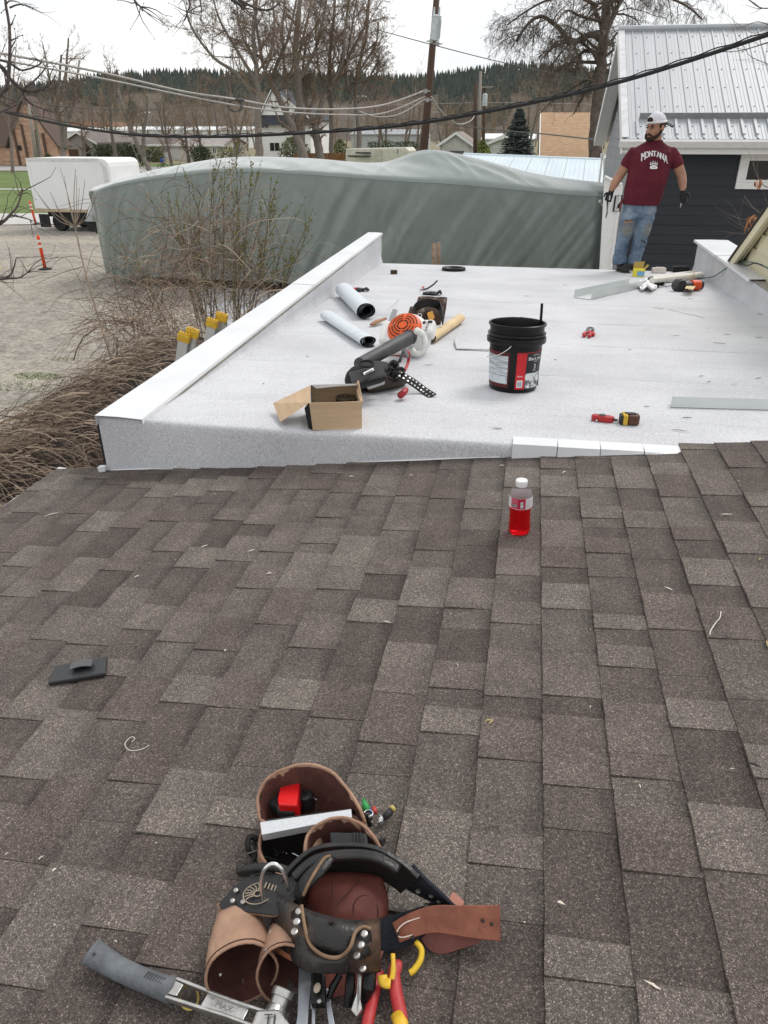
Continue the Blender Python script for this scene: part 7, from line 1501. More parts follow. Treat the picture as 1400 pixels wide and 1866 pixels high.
m_ = MB(); m_.tube([Q(1193, 257.5) + Vector((14.3 * PX * math.cos(a * .2618), .083 * math.sin(a * .2618), -.012 * math.sin(a * .2618) * -1)) for a in range(24)], .008, 6, closed=True, flat=1.5); build('collar', m_, SHIRT, so_, smooth=True)
# print on the chest, laid on the front of the shirt
bpy.context.view_layer.update()
dg = bpy.context.evaluated_depsgraph_get(); ev = so_.evaluated_get(dg); mwi = wmat(pers)
from mathutils.bvhtree import BVHTree
bv = BVHTree.FromObject(so_, dg)
inv = wmat(pers).inverted()
def chest(px, py, off=.009):
    p = Q(px, py, -1.0); d = (Q(px, py) - CAM).normalized(); lo = inv @ p; h = bv.ray_cast(lo, d)[0]
    if h is None: return Q(px, py, -.18)
    return (mwi @ h) - d * off
WPR = M('print_white', (.72, .70, .70), .7)
m_ = MB(); 
def arch(i, n, ch):
    u = (i - (n - 1) / 2) / ((n - 1) / 2); vs, fs = text2d(ch, 1.0); return u, vs, fs
for i, ch in enumerate('MONTANA'):
    u, vs, fs = arch(i, 7, ch); xs = [v[0] for v in vs]; ys_ = [v[1] for v in vs]; wx, wy = max(xs) - min(xs), max(ys_) - min(ys_); cx_, cy_ = (max(xs) + min(xs)) / 2, (max(ys_) + min(ys_)) / 2
    pxc = 1192.6 + 20.6 * u; top = 275.0 + 4.5 * u * u + (1.2 * u if u > 0 else -.0 * u) + 1.5 * u; Hh_ = 9.8 + 4.6 * u * u; wl_ = 6.2 if ch != 'M' else 7.0
    def pt(v): 
        a = (v[0] - cx_) / wx; b = .5 - (v[1] - cy_) / wy
        return chest(pxc + a * wl_, top + b * Hh_ + a * u * 3.2 + (0 if abs(u) < .9 else b * 0))
    m_.add([pt(v) for v in vs], fs)
    # thicken strokes
    m_.add([pt((v[0] + .09, v[1])) + Vector((0, -.0006, 0)) for v in vs], fs)
build('chest_lettering', m_, WPR, so_)
m_ = MB()
def blob(cx, cy, rx, ry, n=14, k=0): m_.add([chest(cx + rx * math.cos(6.283 * i / n), cy + ry * math.sin(6.283 * i / n)) for i in range(n)], [tuple(range(n))])
blob(1191.5, 304.6, 6.8, 3.6); blob(1187, 305.6, 2.4, 2.2); blob(1196, 305.6, 2.4, 2.2)
for k in range(5):
    cx, cy = 1185.8 + k * 2.9, 299.2 - 1.2 * (1 - abs(k - 2) / 2); blob(cx, cy, 1.15, 1.7); dx = (k - 2) * .25
    m_.add([chest(cx - .7, cy - 2.2), chest(cx + .7, cy - 2.2), chest(cx + dx + .2, cy - 6.0 + abs(k - 2) * .5)], [(0, 1, 2)])
build('paw_print', m_, WPR, so_)
m_ = MB(); vs, fs = text2d('GRIZ', 3.0); m_.add([chest(1191.5 + a, 305 - b, .013) for a, b in vs], fs); build('paw_lettering', m_, SHIRT, so_)
# jeans
jn = MB()
jn.loft([(Q(1168, 357), ux, uy, 30.5 * PX, .148), (Q(1167, 370), ux, uy, 31.5 * PX, .155), (Q(1165, 385), ux, uy, 32 * PX, .15), (Q(1163, 396), ux, uy, 29 * PX, .12)], 20)
limb(jn, [(1151, 378, 0, 15), (1148, 395, -.01, 16), (1143, 412, -.02, 14.5), (1140, 424, -.03, 13.8), (1136, 438, -.01, 13), (1132, 455, 0, 12.4), (1129, 470, 0, 12.8), (1128.5, 481, -.01, 13.6)], 16); limb(jn, [(1181, 378, 0, 15.6), (1178, 395, -.01, 15.8), (1173, 412, -.03, 15), (1169, 424, -.04, 14.6), (1166, 438, -.02, 13.6), (1162, 455, 0, 12.6), (1157, 470, 0, 12.6), (1155.5, 481, -.01, 13.4)], 16)
jo = build('jeans', jn, DENIM, pers, smooth=True); rem(jo, .009, 5)
tx2 = bpy.data.textures.new('denim_folds', 'CLOUDS'); tx2.noise_scale = .07; dsp = jo.modifiers.new('folds', 'DISPLACE'); dsp.texture = tx2; dsp.strength = .034; dsp.mid_level = .5; dsp.texture_coords = 'LOCAL'
dg = bpy.context.evaluated_depsgraph_get(); bvj = BVHTree.FromObject(jo, dg)
def leg(px, py, off=.003):
    p = Q(px, py, -1.0); d = (Q(px, py) - CAM).normalized(); h = bvj.ray_cast(inv @ p, d)[0]
    return Q(px, py, -.12) if h is None else (mwi @ h) - d * off
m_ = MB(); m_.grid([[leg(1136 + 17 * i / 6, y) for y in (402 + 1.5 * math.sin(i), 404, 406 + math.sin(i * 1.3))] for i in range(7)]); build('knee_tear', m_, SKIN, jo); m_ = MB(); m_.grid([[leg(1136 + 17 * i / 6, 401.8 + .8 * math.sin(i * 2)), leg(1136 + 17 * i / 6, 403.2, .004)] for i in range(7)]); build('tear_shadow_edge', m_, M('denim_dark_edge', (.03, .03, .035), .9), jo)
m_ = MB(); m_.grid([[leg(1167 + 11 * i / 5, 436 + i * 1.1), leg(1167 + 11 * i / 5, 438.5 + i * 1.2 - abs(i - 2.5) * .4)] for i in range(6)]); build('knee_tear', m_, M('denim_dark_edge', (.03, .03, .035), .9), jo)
STN = M('dirty_denim', (.20, .19, .165), .9, var=.2, scale=9)
def stain(cx, cy, rx, ry, seed):
    g_ = MB(); n = 18; g_.grid([[leg(cx + k * rx * (1 + .3 * noise.noise((i % n, seed, 0))) * math.cos(6.283 * i / n), cy + k * ry * (1 + .3 * noise.noise((i % n, seed, 4))) * math.sin(6.283 * i / n), .004) for k in (.02, .2, .4, .6, .8, 1)] for i in range(n + 1)]); build('dirt_patch', g_, STN, jo, smooth=True)
n_ = DENIM.node_tree; L_ = n_.links.new; t_ = n_.nodes.new('ShaderNodeTexCoord'); cur = n_.nodes[DENIM['ramp']].outputs[0]
nz_ = n_.nodes.new('ShaderNodeTexNoise'); nz_.inputs['Scale'].default_value = 14; nz_.inputs['Detail'].default_value = 6; L_(t_.outputs['Object'], nz_.inputs[0])
for (cx, cy, rad_, col_) in ((1144, 418, .055, (.20, .185, .145)), (1181, 420, .045, (.19, .18, .145)), (1147, 390, .03, (.27, .32, .37)), (1186, 384, .03, (.25, .30, .35))):
    c_ = inv @ Q(cx, cy, -.1); d_ = n_.nodes.new('ShaderNodeVectorMath'); d_.operation = 'DISTANCE'; L_(t_.outputs['Object'], d_.inputs[0]); d_.inputs[1].default_value = c_
    a_ = n_.nodes.new('ShaderNodeMath'); a_.operation = 'MULTIPLY_ADD'; L_(nz_.outputs[0], a_.inputs[0]); a_.inputs[1].default_value = -.16; L_(d_.outputs['Value'], a_.inputs[2])
    r_ = n_.nodes.new('ShaderNodeMapRange'); r_.interpolation_type = 'SMOOTHSTEP'; r_.inputs[1].default_value = rad_ - .10; r_.inputs[2].default_value = rad_ - .01; r_.inputs[3].default_value = .75; r_.inputs[4].default_value = 0; L_(a_.outputs[0], r_.inputs[0])
    k_ = n_.nodes.new('ShaderNodeMix'); k_.data_type = 'RGBA'; L_(r_.outputs[0], k_.inputs[0]); L_(cur, k_.inputs[6]); k_.inputs[7].default_value = (*col_, 1); cur = k_.outputs[2]
L_(cur, n_.nodes['Principled BSDF'].inputs['Base Color'])
m_ = MB()
for s_ in (0, 1): m_.tube([leg(1152 + s_ * 1, 361), leg(1157, 366.5), leg(1152, 370)], .002, 4)
m_.tube([leg(1140, 366), leg(1147, 370), leg(1155, 370), leg(1157, 362)], .002, 4); m_.tube([leg(1175.5, 372), leg(1172, 380), leg(1166, 390)], .002, 4); build('seams', m_, M('denim_dark_edge', (.03, .03, .035), .9), jo)
# shoes
for (x, y, d, nm) in ((1132, 491, Vector((.35, -1, 0)), 0), (1157, 489, Vector((.55, -1, 0)), 1)):
    c = onF(x - (0 if nm == 0 else 1), y + 4, 0); d.normalize(); s_ = Vector((-d.y, d.x, 0)); m_ = MB(); up_n = uz
    secs = []
    for (u, w_, h_) in ((-.10, .032, .05), (-.07, .042, .058), (0, .045, .055), (.06, .05, .045), (.12, .052, .038), (.16, .045, .03), (.185, .02, .018)): secs.append((c + d * u + uz * (h_ + .012), s_, uz, w_, h_))
    m_.loft(secs, 14); m_.tube([c - d * .06 + uz * .05, c - d * .055 + uz * .14], [.05, .052], 12); so2 = build('shoe', m_, M('black_shoe', (.018, .017, .017), .6, var=.3, scale=30), pers, smooth=True, sub=1)
    m_ = MB(); m_.prism([c + d * a + s_ * b for a, b in ((-.112, .0), (-.10, .035), (0, .048), (.10, .055), (.165, .046), (.195, 0), (.165, -.046), (.10, -.055), (0, -.048), (-.10, -.035))], (0, 0, .022)); build('sole', m_, M('grey_sole', (.06, .055, .05), .8), so2, bevel=.003)
# gloves with five fingers
GLV = M('black_work_glove', (.010, .010, .011), .65, var=.2, scale=40, bump=.2, bscale=120)
def hand(wx, wy, wdy, pd, th_side, curl, name='glove'):
    c = Q(wx, wy, wdy); d = Vector(pd).normalized(); fw_ = Vector((0, -1, 0)); s_ = d.cross(fw_).normalized(); fw_ = s_.cross(d); m_ = MB()
    m_.loft([(c - d * .03, s_, fw_, .036, .030), (c + d * .01, s_, fw_, .034, .026), (c + d * .05, s_, fw_, .044, .024), (c + d * .095, s_, fw_, .043, .02)], 12)
    for k, (o, L) in enumerate(((-.033, .066), (-.011, .08), (.011, .076), (.032, .06))):
        p = c + d * .088 + s_ * o; pts = [p]; ang = 0; dd = d
        for j in range(3): ang += curl; dd = (d * math.cos(ang) + fw_ * math.sin(ang) * th_side[1]).normalized(); pts.append(pts[-1] + dd * (L * (.42, .33, .25)[j]))
        m_.tube(pts, [.0115, .011, .010, .008], 8)
    p = c + d * .025 + s_ * (.038 * th_side[0]); m_.tube([p, p + (d * .6 + s_ * th_side[0] * .6 + fw_ * .3) .normalized() * .035, p + (d * .9 + s_ * th_side[0] * .35 + fw_ * .5).normalized() * .068], [.015, .013, .009], 8)
    o = build(name, m_, GLV, pers, smooth=True); rem(o, .0035, 3); return c, d, s_, fw_
cL = hand(1114, 349, -.045, (-.28, -.10, -1), (1, 1), .75); cR = hand(1245.5, 348, -.055, (.18, -.12, -1), (-1, 1), .42)
m_ = MB(); m_.tube([Q(1241.5, 371, -.10), Q(1240, 378, -.12)], [.009, .005], 6); build('finger_wrap', m_, M('grey_fingertip', (.35, .35, .34), .7), pers)
# snips held in his right hand, holster at the hip
hs_ = thing('held_snips', 'steel snips held pointing down in the worker right hand', 'snips', Q(1108, 372, -.09))
for (p, nm, mat) in (([(1112, 356), (1110, 368), (1107, 382)], 'handle', STEEL), ([(1109, 356), (1107, 368), (1106.5, 382)], 'handle', DKG), ([(1107, 382), (1106, 390), (1104, 398)], 'blade', M('dark_tool_steel', (.16, .16, .165), .35, .8))):
    m_ = MB(); m_.tube([Q(x, y, -.09) for x, y in p], [.009, .010, .005], 8); build(nm, m_, mat, hs_, smooth=True)
m_ = MB(); m_.prism([Q(1136, 361, -.02), Q(1138, 364, -.05), Q(1130, 379, -.05), Q(1125, 381, -.03), Q(1126, 374, -.02)], (0, .04, 0)); hol = build('hip_holster', m_, BLKL, pers, bevel=.006)
m_ = MB(); m_.tube([Q(1135, 363, -.055), Q(1129, 379, -.058)], .006, 6); build('red_clip', m_, M('dull_red', (.30, .02, .03), .45), hol)
# ================================================================ things on the shingled slope
def S(x, y, h=0.0): return onS(x, y, h + .008)
TANL = M('tan_suede', (.20, .105, .070), .85, col2=(.40, .25, .17), scale=9, bump=.45, bscale=40, detail=9, c2pos=(.30, .66)); TANI = M('maroon_suede_inside', (.085, .032, .025), .9, var=.3, scale=20, bump=.2, bscale=120)
MARL = M('maroon_leather', (.105, .030, .024), .55, col2=(.18, .055, .042), scale=8, bump=.25, bscale=50, detail=8); BELT = M('worn_black_leather', (.012, .011, .011), .40, col2=(.060, .047, .040), scale=7, bump=.3, bscale=60, c2pos=(.52, .85), spec=.45, detail=8)
BELT2 = M('worn_brown_black_leather', (.014, .012, .011), .40, col2=(.105, .058, .036), scale=11, bump=.3, bscale=60, c2pos=(.46, .74), spec=.45, detail=8)
NAVYF = M('navy_fabric', (.012, .014, .022), .8, var=.2, scale=30, bump=.2, bscale=200); STRAP = M('red_brown_strap', (.150, .045, .025), .5, col2=(.25, .088, .047), scale=14, bump=.25, bscale=60, detail=8); EDGE = M('raw_leather_edge', (.20, .125, .075), .8, var=.2, scale=30)
PALEPR = M('embossed_pale', (.34, .28, .21), .7, var=.2, scale=40); RIVET = M('rivet_steel', (.42, .40, .38), .4, .8)
belt = thing('leather_tool_belt', 'brown and black leather tool belt with pouches lying on the shingles', 'tool belt', S(560, 1640, 0))
def px_pts(l): return [S(*p) for p in l]
def pouch(name, rim, shrink, om, im, depth=.9, rimr=.0034, floor_=.004, n=5):
    R_ = spline(px_pts(rim + [rim[0]]), n)[:-1]; c = sum(R_, Vector()) / len(R_); k = len(R_)
    def drop(p, f): # towards the roof below
        h = (p - Vector((0, 0, SZ0))).dot(SN) - p.x * 0; h = (p.z - (SZ0 + SM * p.x)) * SN.z; return p - SN * (h - floor_) * f
    bot = [drop(c + (p - c) * shrink, 1) for p in R_]; rows = []
    for f in (0, .15, .4, .7, 1): rows.append([p.lerp(b, f) + (p - c).normalized() * (.012 * math.sin(math.pi * f)) + Vector((noise.noise((i * .45, f * 3, rim[0][0])), noise.noise((i * .45, f * 3, rim[0][1])), 0)) * .006 for i, (p, b) in enumerate(zip(R_, bot))])
    g_ = MB(); g_.grid([r_ + [r_[0]] for r_ in rows]); o = build(name, g_, om, belt, smooth=True); sl_ = o.modifiers.new('solid', 'SOLIDIFY'); sl_.thickness = .003; sl_.offset = -1
    inn = []
    for f in (0.02, .3, .7, 1): inn.append([c + (p.lerp(b, f * depth) - c) * (.955 if f < .9 else .85) for p, b in zip(R_, bot)])
    inn.append([sum(inn[-1], Vector()) / k + (p - sum(inn[-1], Vector()) / k) * .05 for p in inn[-1]])
    g_ = MB(); g_.grid([r_ + [r_[0]] for r_ in inn]); build('pouch_lining', g_, im, o, smooth=True)
    g_ = MB(); g_.tube([p + Vector((0, 0, noise.noise((i * .5, 1, 2)) * .0015)) for i, p in enumerate(R_)], [rimr * (1 + .25 * noise.noise((i * .6, 5, 1))) for i in range(k)], 8, closed=True); build('pouch_rim', g_, om, o, smooth=True)
    return o
BLKIN = M('black_pouch_lining', (.014, .010, .009), .9, var=.3, scale=20)
pouch('large_pouch', [(474, 1494, .075), (470, 1455, .10), (486, 1421, .125), (522, 1400, .14), (562, 1393, .145), (602, 1405, .145), (632, 1436, .135), (655, 1472, .12), (664, 1500, .10), (640, 1488, .085), (560, 1496, .08), (505, 1505, .075)], .86, TANL, TANI)
pouch('nail_pouch', [(476, 1520, .085), (474, 1552, .08), (490, 1580, .08), (520, 1599, .082), (545, 1598, .085), (560, 1565, .09), (590, 1520, .09), (630, 1505, .085), (570, 1505, .085), (515, 1512, .085)], .85, TANL, BLKIN)
pouch('small_pouch', [(556, 1562, .10), (560, 1525, .115), (582, 1502, .125), (618, 1490, .13), (655, 1500, .13), (680, 1524, .12), (691, 1552, .105), (640, 1550, .10), (595, 1552, .10)], .85, TANL, TANI, rimr=.0036)
# stitched rim ends, loops of black cord at the left
m_ = MB(); m_.tube(spline(px_pts([(470, 1530, .04), (455, 1525, .05), (452, 1545, .045), (462, 1560, .03), (478, 1575, .03)]), 5), .006, 8); m_.tube(spline(px_pts([(462, 1535, .03), (468, 1550, .035), (463, 1570, .03)]), 5), .005, 8); build('cord_loop', m_, BLKL, belt, smooth=True)
# padded belt: standing loop, then navy webbing
def strapband(name, pts, wd, th, wdir, mat, par=belt, bevel=.0015, n=7):
    g_ = MB(); sp = spline(px_pts(pts), n); k = len(sp)
    wds = wd if not isinstance(wd, (list, tuple)) else [wd[0] + (wd[1] - wd[0]) * i / (k - 1) for i in range(k)]
    if isinstance(wdir, list): wdir = [Vector(wdir[0]).lerp(Vector(wdir[1]), i / (k - 1)) for i in range(k)]
    g_.band(sp, wds if isinstance(wds, list) else [wds] * k, th, wdir=wdir); return build(name, g_, mat, par, bevel=bevel, auto=40), sp
UPV = tuple(SN); 
strapband('padded_belt', [(520, 1640, .06), (545, 1600, .085), (580, 1573, .095), (630, 1566, .10), (685, 1571, .10), (725, 1592, .09), (748, 1612, .075)], .085, .010, UPV, BELT, bevel=.004)
strapband('belt_top_edge', [(535, 1601, .125), (575, 1568, .142), (630, 1558, .148), (685, 1562, .147), (728, 1586, .132)], .018, .014, (0, 1, .2), BELT, bevel=.005)
strapband('webbing', [(738, 1592, .085), (775, 1622, .06), (808, 1645, .03), (838, 1660, .012)], [.088, .064], .007, [Vector(UPV), Vector((.5, -.8, .9))], NAVYF)
strapband('webbing', [(690, 1708, .03), (730, 1695, .035), (775, 1680, .025), (800, 1668, .02)], .055, .006, Vector((.3, 1, .8)), NAVYF)
m_ = MB()
for (x, y, h) in ((762, 1624, .072), (786, 1632, .055), (777, 1650, .045), (800, 1642, .04)): m_.ball(S(x, y, h + .004), (.0055, .0055, .003), 10, 6)
build('rivets', m_, M('rivet_dark', (.12, .115, .10), .45, .6), belt, kind='stuff')
# red-brown strap folding back on itself
strapband('leather_strap', [(722, 1700, .045), (750, 1686, .055), (790, 1675, .055), (830, 1677, .05), (870, 1680, .05), (912, 1682, .045)], [.034, .058], .004, Vector((.1, 1, .75)), STRAP)
strapband('leather_strap', [(870, 1692, .028), (830, 1705, .012), (800, 1712, .010), (785, 1695, .02)], .045, .004, Vector((.1, 1, .75)), MARL)
m_ = MB(); m_.tube(spline(px_pts([(765, 1672, .062), (738, 1682, .060), (724, 1697, .055), (730, 1708, .05), (752, 1704, .054)]), 5), .0012, 5); build('stitching', m_, M('pale_thread', (.55, .48, .42), .8), belt)
m_ = MB()
for (x, y) in ((725, 1702), (752, 1708), (896, 1684), (880, 1678)): m_.ball(S(x, y, .058), (.004, .004, .002), 8, 5)
build('strap_holes', m_, M('dark_hole', (.02, .012, .01), .8), belt, kind='stuff')
m_ = MB(); m_.band(px_pts([(822, 1632, .03), (842, 1650, .012)]), .016, .004, wdir=(0, 1, .6)); build('strap_tip', m_, M('pink_leather', (.45, .2, .15), .6), belt)
# maroon back pad with seams
P_ = []
for i in range(13):
    u = -1 + 2 * i / 12; row = []
    for j in range(11): v = -1 + 2 * j / 10; a = 1 - .16 * v * v; row.append(S(632 + 76 * u * a, 1648 + 62 * v * (1 - .2 * u * u), .05 + .028 * (1 - u * u) * (1 - v * v) + .02 * (-v) ))
    P_.append(row)
m_ = MB(); m_.grid([r_[::-1] for r_ in P_], tuple(SN * -.006)); pad = build('back_pad', m_, MARL, belt, smooth=True)
DTH = M('dark_thread', (.045, .016, .013), .8)
m_ = MB(); m_.tube(spline(px_pts([(606, 1602, .088), (605, 1640, .086), (604, 1672, .075)]), 5), .0009, 5); m_.tube(spline(px_pts([(655, 1603, .082), (636, 1625, .088), (612, 1650, .084)]), 5), .0009, 5); m_.tube(spline(px_pts([(645, 1672, .072), (645, 1648, .078), (658, 1633, .078), (678, 1635, .07), (688, 1655, .06), (690, 1680, .05)]), 5), .0009, 5); build('stitching', m_, DTH, pad)
# curved black front panel, worn to brown in the middle
top = [(498, 1620, .105), (530, 1642, .125), (575, 1662, .140), (625, 1674, .140), (665, 1676, .125), (693, 1672, .105)]; mid = [(496, 1665, .085), (528, 1690, .115), (575, 1710, .128), (625, 1722, .128), (665, 1722, .115), (694, 1716, .09)]; bot = [(490, 1712, .05), (525, 1735, .07), (570, 1752, .085), (625, 1768, .085), (665, 1772, .07), (694, 1768, .05)]
rt_, rm_, rb_ = [spline(px_pts(r_), 4) for r_ in (top, mid, bot)]
P_ = [[a, a.lerp(b, .5) + SN * .004, b, b.lerp(c, .5) + SN * .002, c] for a, b, c in zip(rt_, rm_, rb_)]
m_ = MB(); m_.grid(P_, tuple(SN * -.005)); fpn = build('front_panel', m_, BELT2, belt, smooth=True)
def onpanel(x, y, off=.002):
    # nearest point of the panel grid by pixel
    best = None
    for row in P_:
        for p in row:
            a = proj(p); d = (a[0] - x) ** 2 + (a[1] - y) ** 2
            if best is None or d < best[0]: best = (d, (p - Vector((0, 0, SZ0 + SM * p.x))).z * SN.z)
    return onS(x, y, best[1] + off)
WORN = M('worn_brown_leather', (.075, .045, .032), .5, col2=(.15, .07, .04), scale=14)
m_ = MB(); Mh = Matrix.Translation(onpanel(604, 1676, .003)) @ SN.to_track_quat('Z', 'Y').to_matrix().to_4x4(); m_.M = Mh; m_.lathe([(.0, 0), (.006, 0), (.006, .001), (0, .001)], 14); build('punched_hole', m_, M('dark_hole', (.02, .012, .01), .8), fpn)
loop = [(550, 1650), (556, 1690), (566, 1722), (590, 1742), (618, 1745), (638, 1728), (648, 1700), (662, 1690), (676, 1694)]
outer = [(530, 1662), (532, 1710), (530, 1745), (560, 1768), (610, 1786), (630, 1782), (638, 1760), (668, 1742), (680, 1735)]
L1 = spline([onpanel(x, y, .008) for x, y in loop], 5); L2 = spline([onpanel(x, min(y, 1772), .006) for x, y in outer], 5)
m_ = MB(); m_.grid([[a, a.lerp(b, .5) + SN * .003, b] for a, b in zip(L1, L2)], tuple(SN * -.004)); lp = build('tool_loop', m_, BELT, belt, smooth=True)
m_ = MB(); m_.tube([p + SN * .001 for p in L1], .0032, 7); build('loop_edge', m_, EDGE, lp, smooth=True)
m_ = MB()
for (x, y) in ((545, 1661), (541, 1680), (537, 1698), (664, 1702), (658, 1722), (650, 1741), (497, 1699), (661, 1765)): m_.M = Matrix.Translation(onpanel(x, y, .0095)) @ SN.to_track_quat('Z', 'Y').to_matrix().to_4x4(); m_.lathe([(.0065, 0), (.006, .0022), (.003, .0034), (0, .0036)], 12)
m_.M = None; build('rivets', m_, RIVET, lp, kind='stuff')
m_ = MB(); m_.prism([onpanel(492, 1715, .0), onpanel(535, 1735, .0), S(532, 1752, .05), S(488, 1728, .035)], tuple(SN * .004)); build('orange_leather_edge', m_, M('orange_leather', (.34, .13, .07), .7), belt)
# black flap with embossed emblem, steel hammer loop
fl_ = [(452, 1596, .10), (500, 1590, .11), (552, 1600, .115), (545, 1632, .115), (512, 1664, .105), (498, 1668, .10), (402, 1656, .085), (398, 1648, .085), (425, 1615, .095)]
m_ = MB(); m_.prism(px_pts(fl_), tuple(SN * -.006)); ef = build('flap', m_, BELT, belt, bevel=.002)
m_ = MB(); m_.tube(px_pts([(x, y, h - .004) for (x, y, h) in fl_[4:8]]), .0035, 6); build('flap_edge', m_, EDGE, ef)
m_ = MB(); cE = (470, 1628)
def EP(a, r_, k=.75): return S(cE[0] + r_ * math.cos(a) - r_ * .25 * math.sin(a), cE[1] + r_ * k * math.sin(a), .103)
m_.tube([EP(6.283 * i / 24, 26) for i in range(24)], .0010, 4, closed=True)
for k in range(9): a = 2.4 + k * .35; m_.tube([EP(a, 8), EP(a + .15, 17), EP(a + .05, 23)], .0011, 4)
for k in range(5): m_.tube([S(482 + k * 6, 1618 + k * 2, .106), S(486 + k * 6, 1608 + k * 2, .108)], .0014, 4)
m_.tube([EP(6.283 * i / 14, 7) for i in range(14)], .0012, 4, closed=True); build('emblem', m_, PALEPR, ef, kind='stuff')
m_ = MB()
for (x, y) in ((424, 1641), (443, 1643), (462, 1597), (490, 1601), (430, 1622)): m_.ball(S(x, y, .098), (.005, .005, .0025), 10, 6)
build('rivets', m_, RIVET, ef, kind='stuff')
m_ = MB(); m_.tube(spline(px_pts([(481, 1642, .10), (476, 1610, .145), (482, 1585, .175), (497, 1574, .185), (512, 1582, .175), (522, 1602, .15), (526, 1622, .12)]), 6), .0038, 10); build('steel_loop', m_, M('chrome_wire', (.75, .75, .75), .2, .95), belt, smooth=True)
m_ = MB(); m_.tube(spline(px_pts([(436, 1588, .09), (465, 1582, .11), (500, 1580, .115), (528, 1588, .11)]), 5), [.008] * 16, 8); m_.tube(spline(px_pts([(436, 1590, .08), (470, 1592, .095), (500, 1590, .10)]), 5), .007, 8); m_.tube(spline(px_pts([(540, 1640, .105), (556, 1610, .135), (580, 1585, .15), (598, 1562, .15)]), 6), [.016] * 19, 8, flat=.4); build('folded_keeper', m_, BELT, belt, smooth=True)
m_ = MB(); m_.tube(spline(px_pts([(553, 1632, .13), (566, 1604, .15), (590, 1566, .158), (602, 1560, .155)]), 6), .003, 6); build('keeper_edge', m_, EDGE, belt, smooth=True)
# two lower pouches opening toward the camera
def tube_pouch(name, back, ring_c, ru, rv, h0, h1, seed, rot=0):
    b, c = S(*back, h0), S(*ring_c, h1); ax = (c - b).normalized(); u = (RT * math.cos(rot) + SN * math.sin(rot)); u = (u - ax * u.dot(ax)).normalized(); v = ax.cross(u); v = v if v.dot(SN) > 0 else -v
    n = 28; rows = []; ins = []
    for t in (0, .08, .25, .5, .75, .92, 1.0):
        k = .62 + .38 * min(1, t * 1.6) if t < .6 else 1.0 + .03 * (t - .6); row = []; row2 = []
        for j in range(n):
            a = 6.283 * j / n; w_ = 1 + .06 * noise.noise((math.cos(a) * 1.4, math.sin(a) * 1.4, seed + t)); e = ax * (.016 * math.sin(a) * (t ** 3)) * -1
            p = b.lerp(c, t) + u * (ru * k * w_ * math.cos(a)) + v * (rv * k * w_ * math.sin(a)) + e; row.append(p)
            row2.append(b.lerp(c, max(.1, t)) + u * (ru * k * w_ * .93 * math.cos(a)) + v * (rv * k * w_ * .93 * math.sin(a)) + e)
        rows.append(row + [row[0]]); ins.append(row2 + [row2[0]])
    g_ = MB(); g_.grid(rows); g_.add(rows[0][:-1], [tuple(range(n))]); o = build(name, g_, TANL, belt, smooth=True)
    g_ = MB(); g_.grid(ins); g_.add(ins[0][:-1], [tuple(range(n))]); build('pouch_lining', g_, TANI, o, smooth=True)
    g_ = MB(); g_.tube(rows[-1][:-1], .0027, 8, closed=True); build('pouch_rim', g_, TANL, o, smooth=True)
    g_ = MB(); g_.tube([p * 1.0 + (p - (b.lerp(c, .92))).normalized() * .001 for p in rows[-2][:-1]], .0008, 4, closed=True); build('stitching', g_, DTH, o)
tube_pouch('nail_pouch', (432, 1662), (440, 1774), .060, .056, .052, .050, 3)
tube_pouch('nail_pouch', (522, 1690), (522, 1776), .050, .054, .046, .048, 8)
m_ = MB(); m_.ball(S(486, 1733, .09), .0045, 8, 6); m_.ball(S(402, 1776, .06), .003, 8, 6); build('rivets', m_, RIVET, belt, kind='stuff')
# lower apron of maroon leather behind the tools
m_ = MB(); m_.prism(px_pts([(545, 1742, .03), (700, 1735, .03), (672, 1812, .01), (600, 1820, .006), (556, 1800, .008)]), tuple(SN * .005)); build('apron', m_, MARL, belt, bevel=.002)
# -------- tools in and around the belt
RED = M('bright_red_plastic', (.62, .012, .014), .35, var=.04, scale=10)
tpm = thing('tape_measure', 'bright red tape measure inside the large tan pouch', 'tape measure', S(528, 1450, .03))
m_ = MB(); f0 = px_pts([(520, 1418, .095), (546, 1416, .095), (546, 1430, .10), (541, 1468, .10), (507, 1466, .10), (506, 1455, .10), (512, 1424, .095)]); m_.prism(f0, tuple(SN * -.045)); build('case', m_, RED, tpm, bevel=.004, seg=3)
m_ = MB(); m_.prism(px_pts([(503, 1466, .088), (541, 1469, .088), (534, 1483, .08), (505, 1479, .08)]), tuple(SN * -.03)); m_.prism(px_pts([(522, 1409, .08), (549, 1408, .08), (548, 1417, .085), (521, 1418, .085)]), tuple(SN * -.03)); m_.prism(px_pts([(495, 1420, .08), (512, 1420, .085), (505, 1470, .08), (490, 1465, .075)]), tuple(SN * -.03)); build('grip', m_, BLKR, tpm, bevel=.003)
m_ = MB(); m_.M = Matrix.Translation(S(556, 1448, .075)) @ SN.to_track_quat('Z', 'Y').to_matrix().to_4x4(); m_.lathe([(.016, -.03), (.016, 0), (.012, .003), (.006, .003), (.005, -.002)], 18); one('socket', m_, DKG, 'small round black socket beside the red tape measure', 'socket', auto=40)
m_ = MB(); q = random.Random(71)
for _ in range(9): a = S(q.uniform(565, 600), q.uniform(1438, 1462), q.uniform(.05, .07)); d = Vector((q.gauss(0, 1), q.gauss(0, .4), q.gauss(0, .3))).normalized(); m_.tube([a, a + d * .045], .0013, 5)
for _ in range(10): a = S(q.uniform(490, 540), q.uniform(1530, 1580), q.uniform(.02, .05)); d = Vector((q.gauss(0, 1), q.gauss(0, .5), q.gauss(0, .3))).normalized(); m_.tube([a, a + d * .05], .0012, 5)
one('loose_nails', m_, STEEL, 'loose bright nails lying inside the tan pouches', 'nails', kind='stuff')
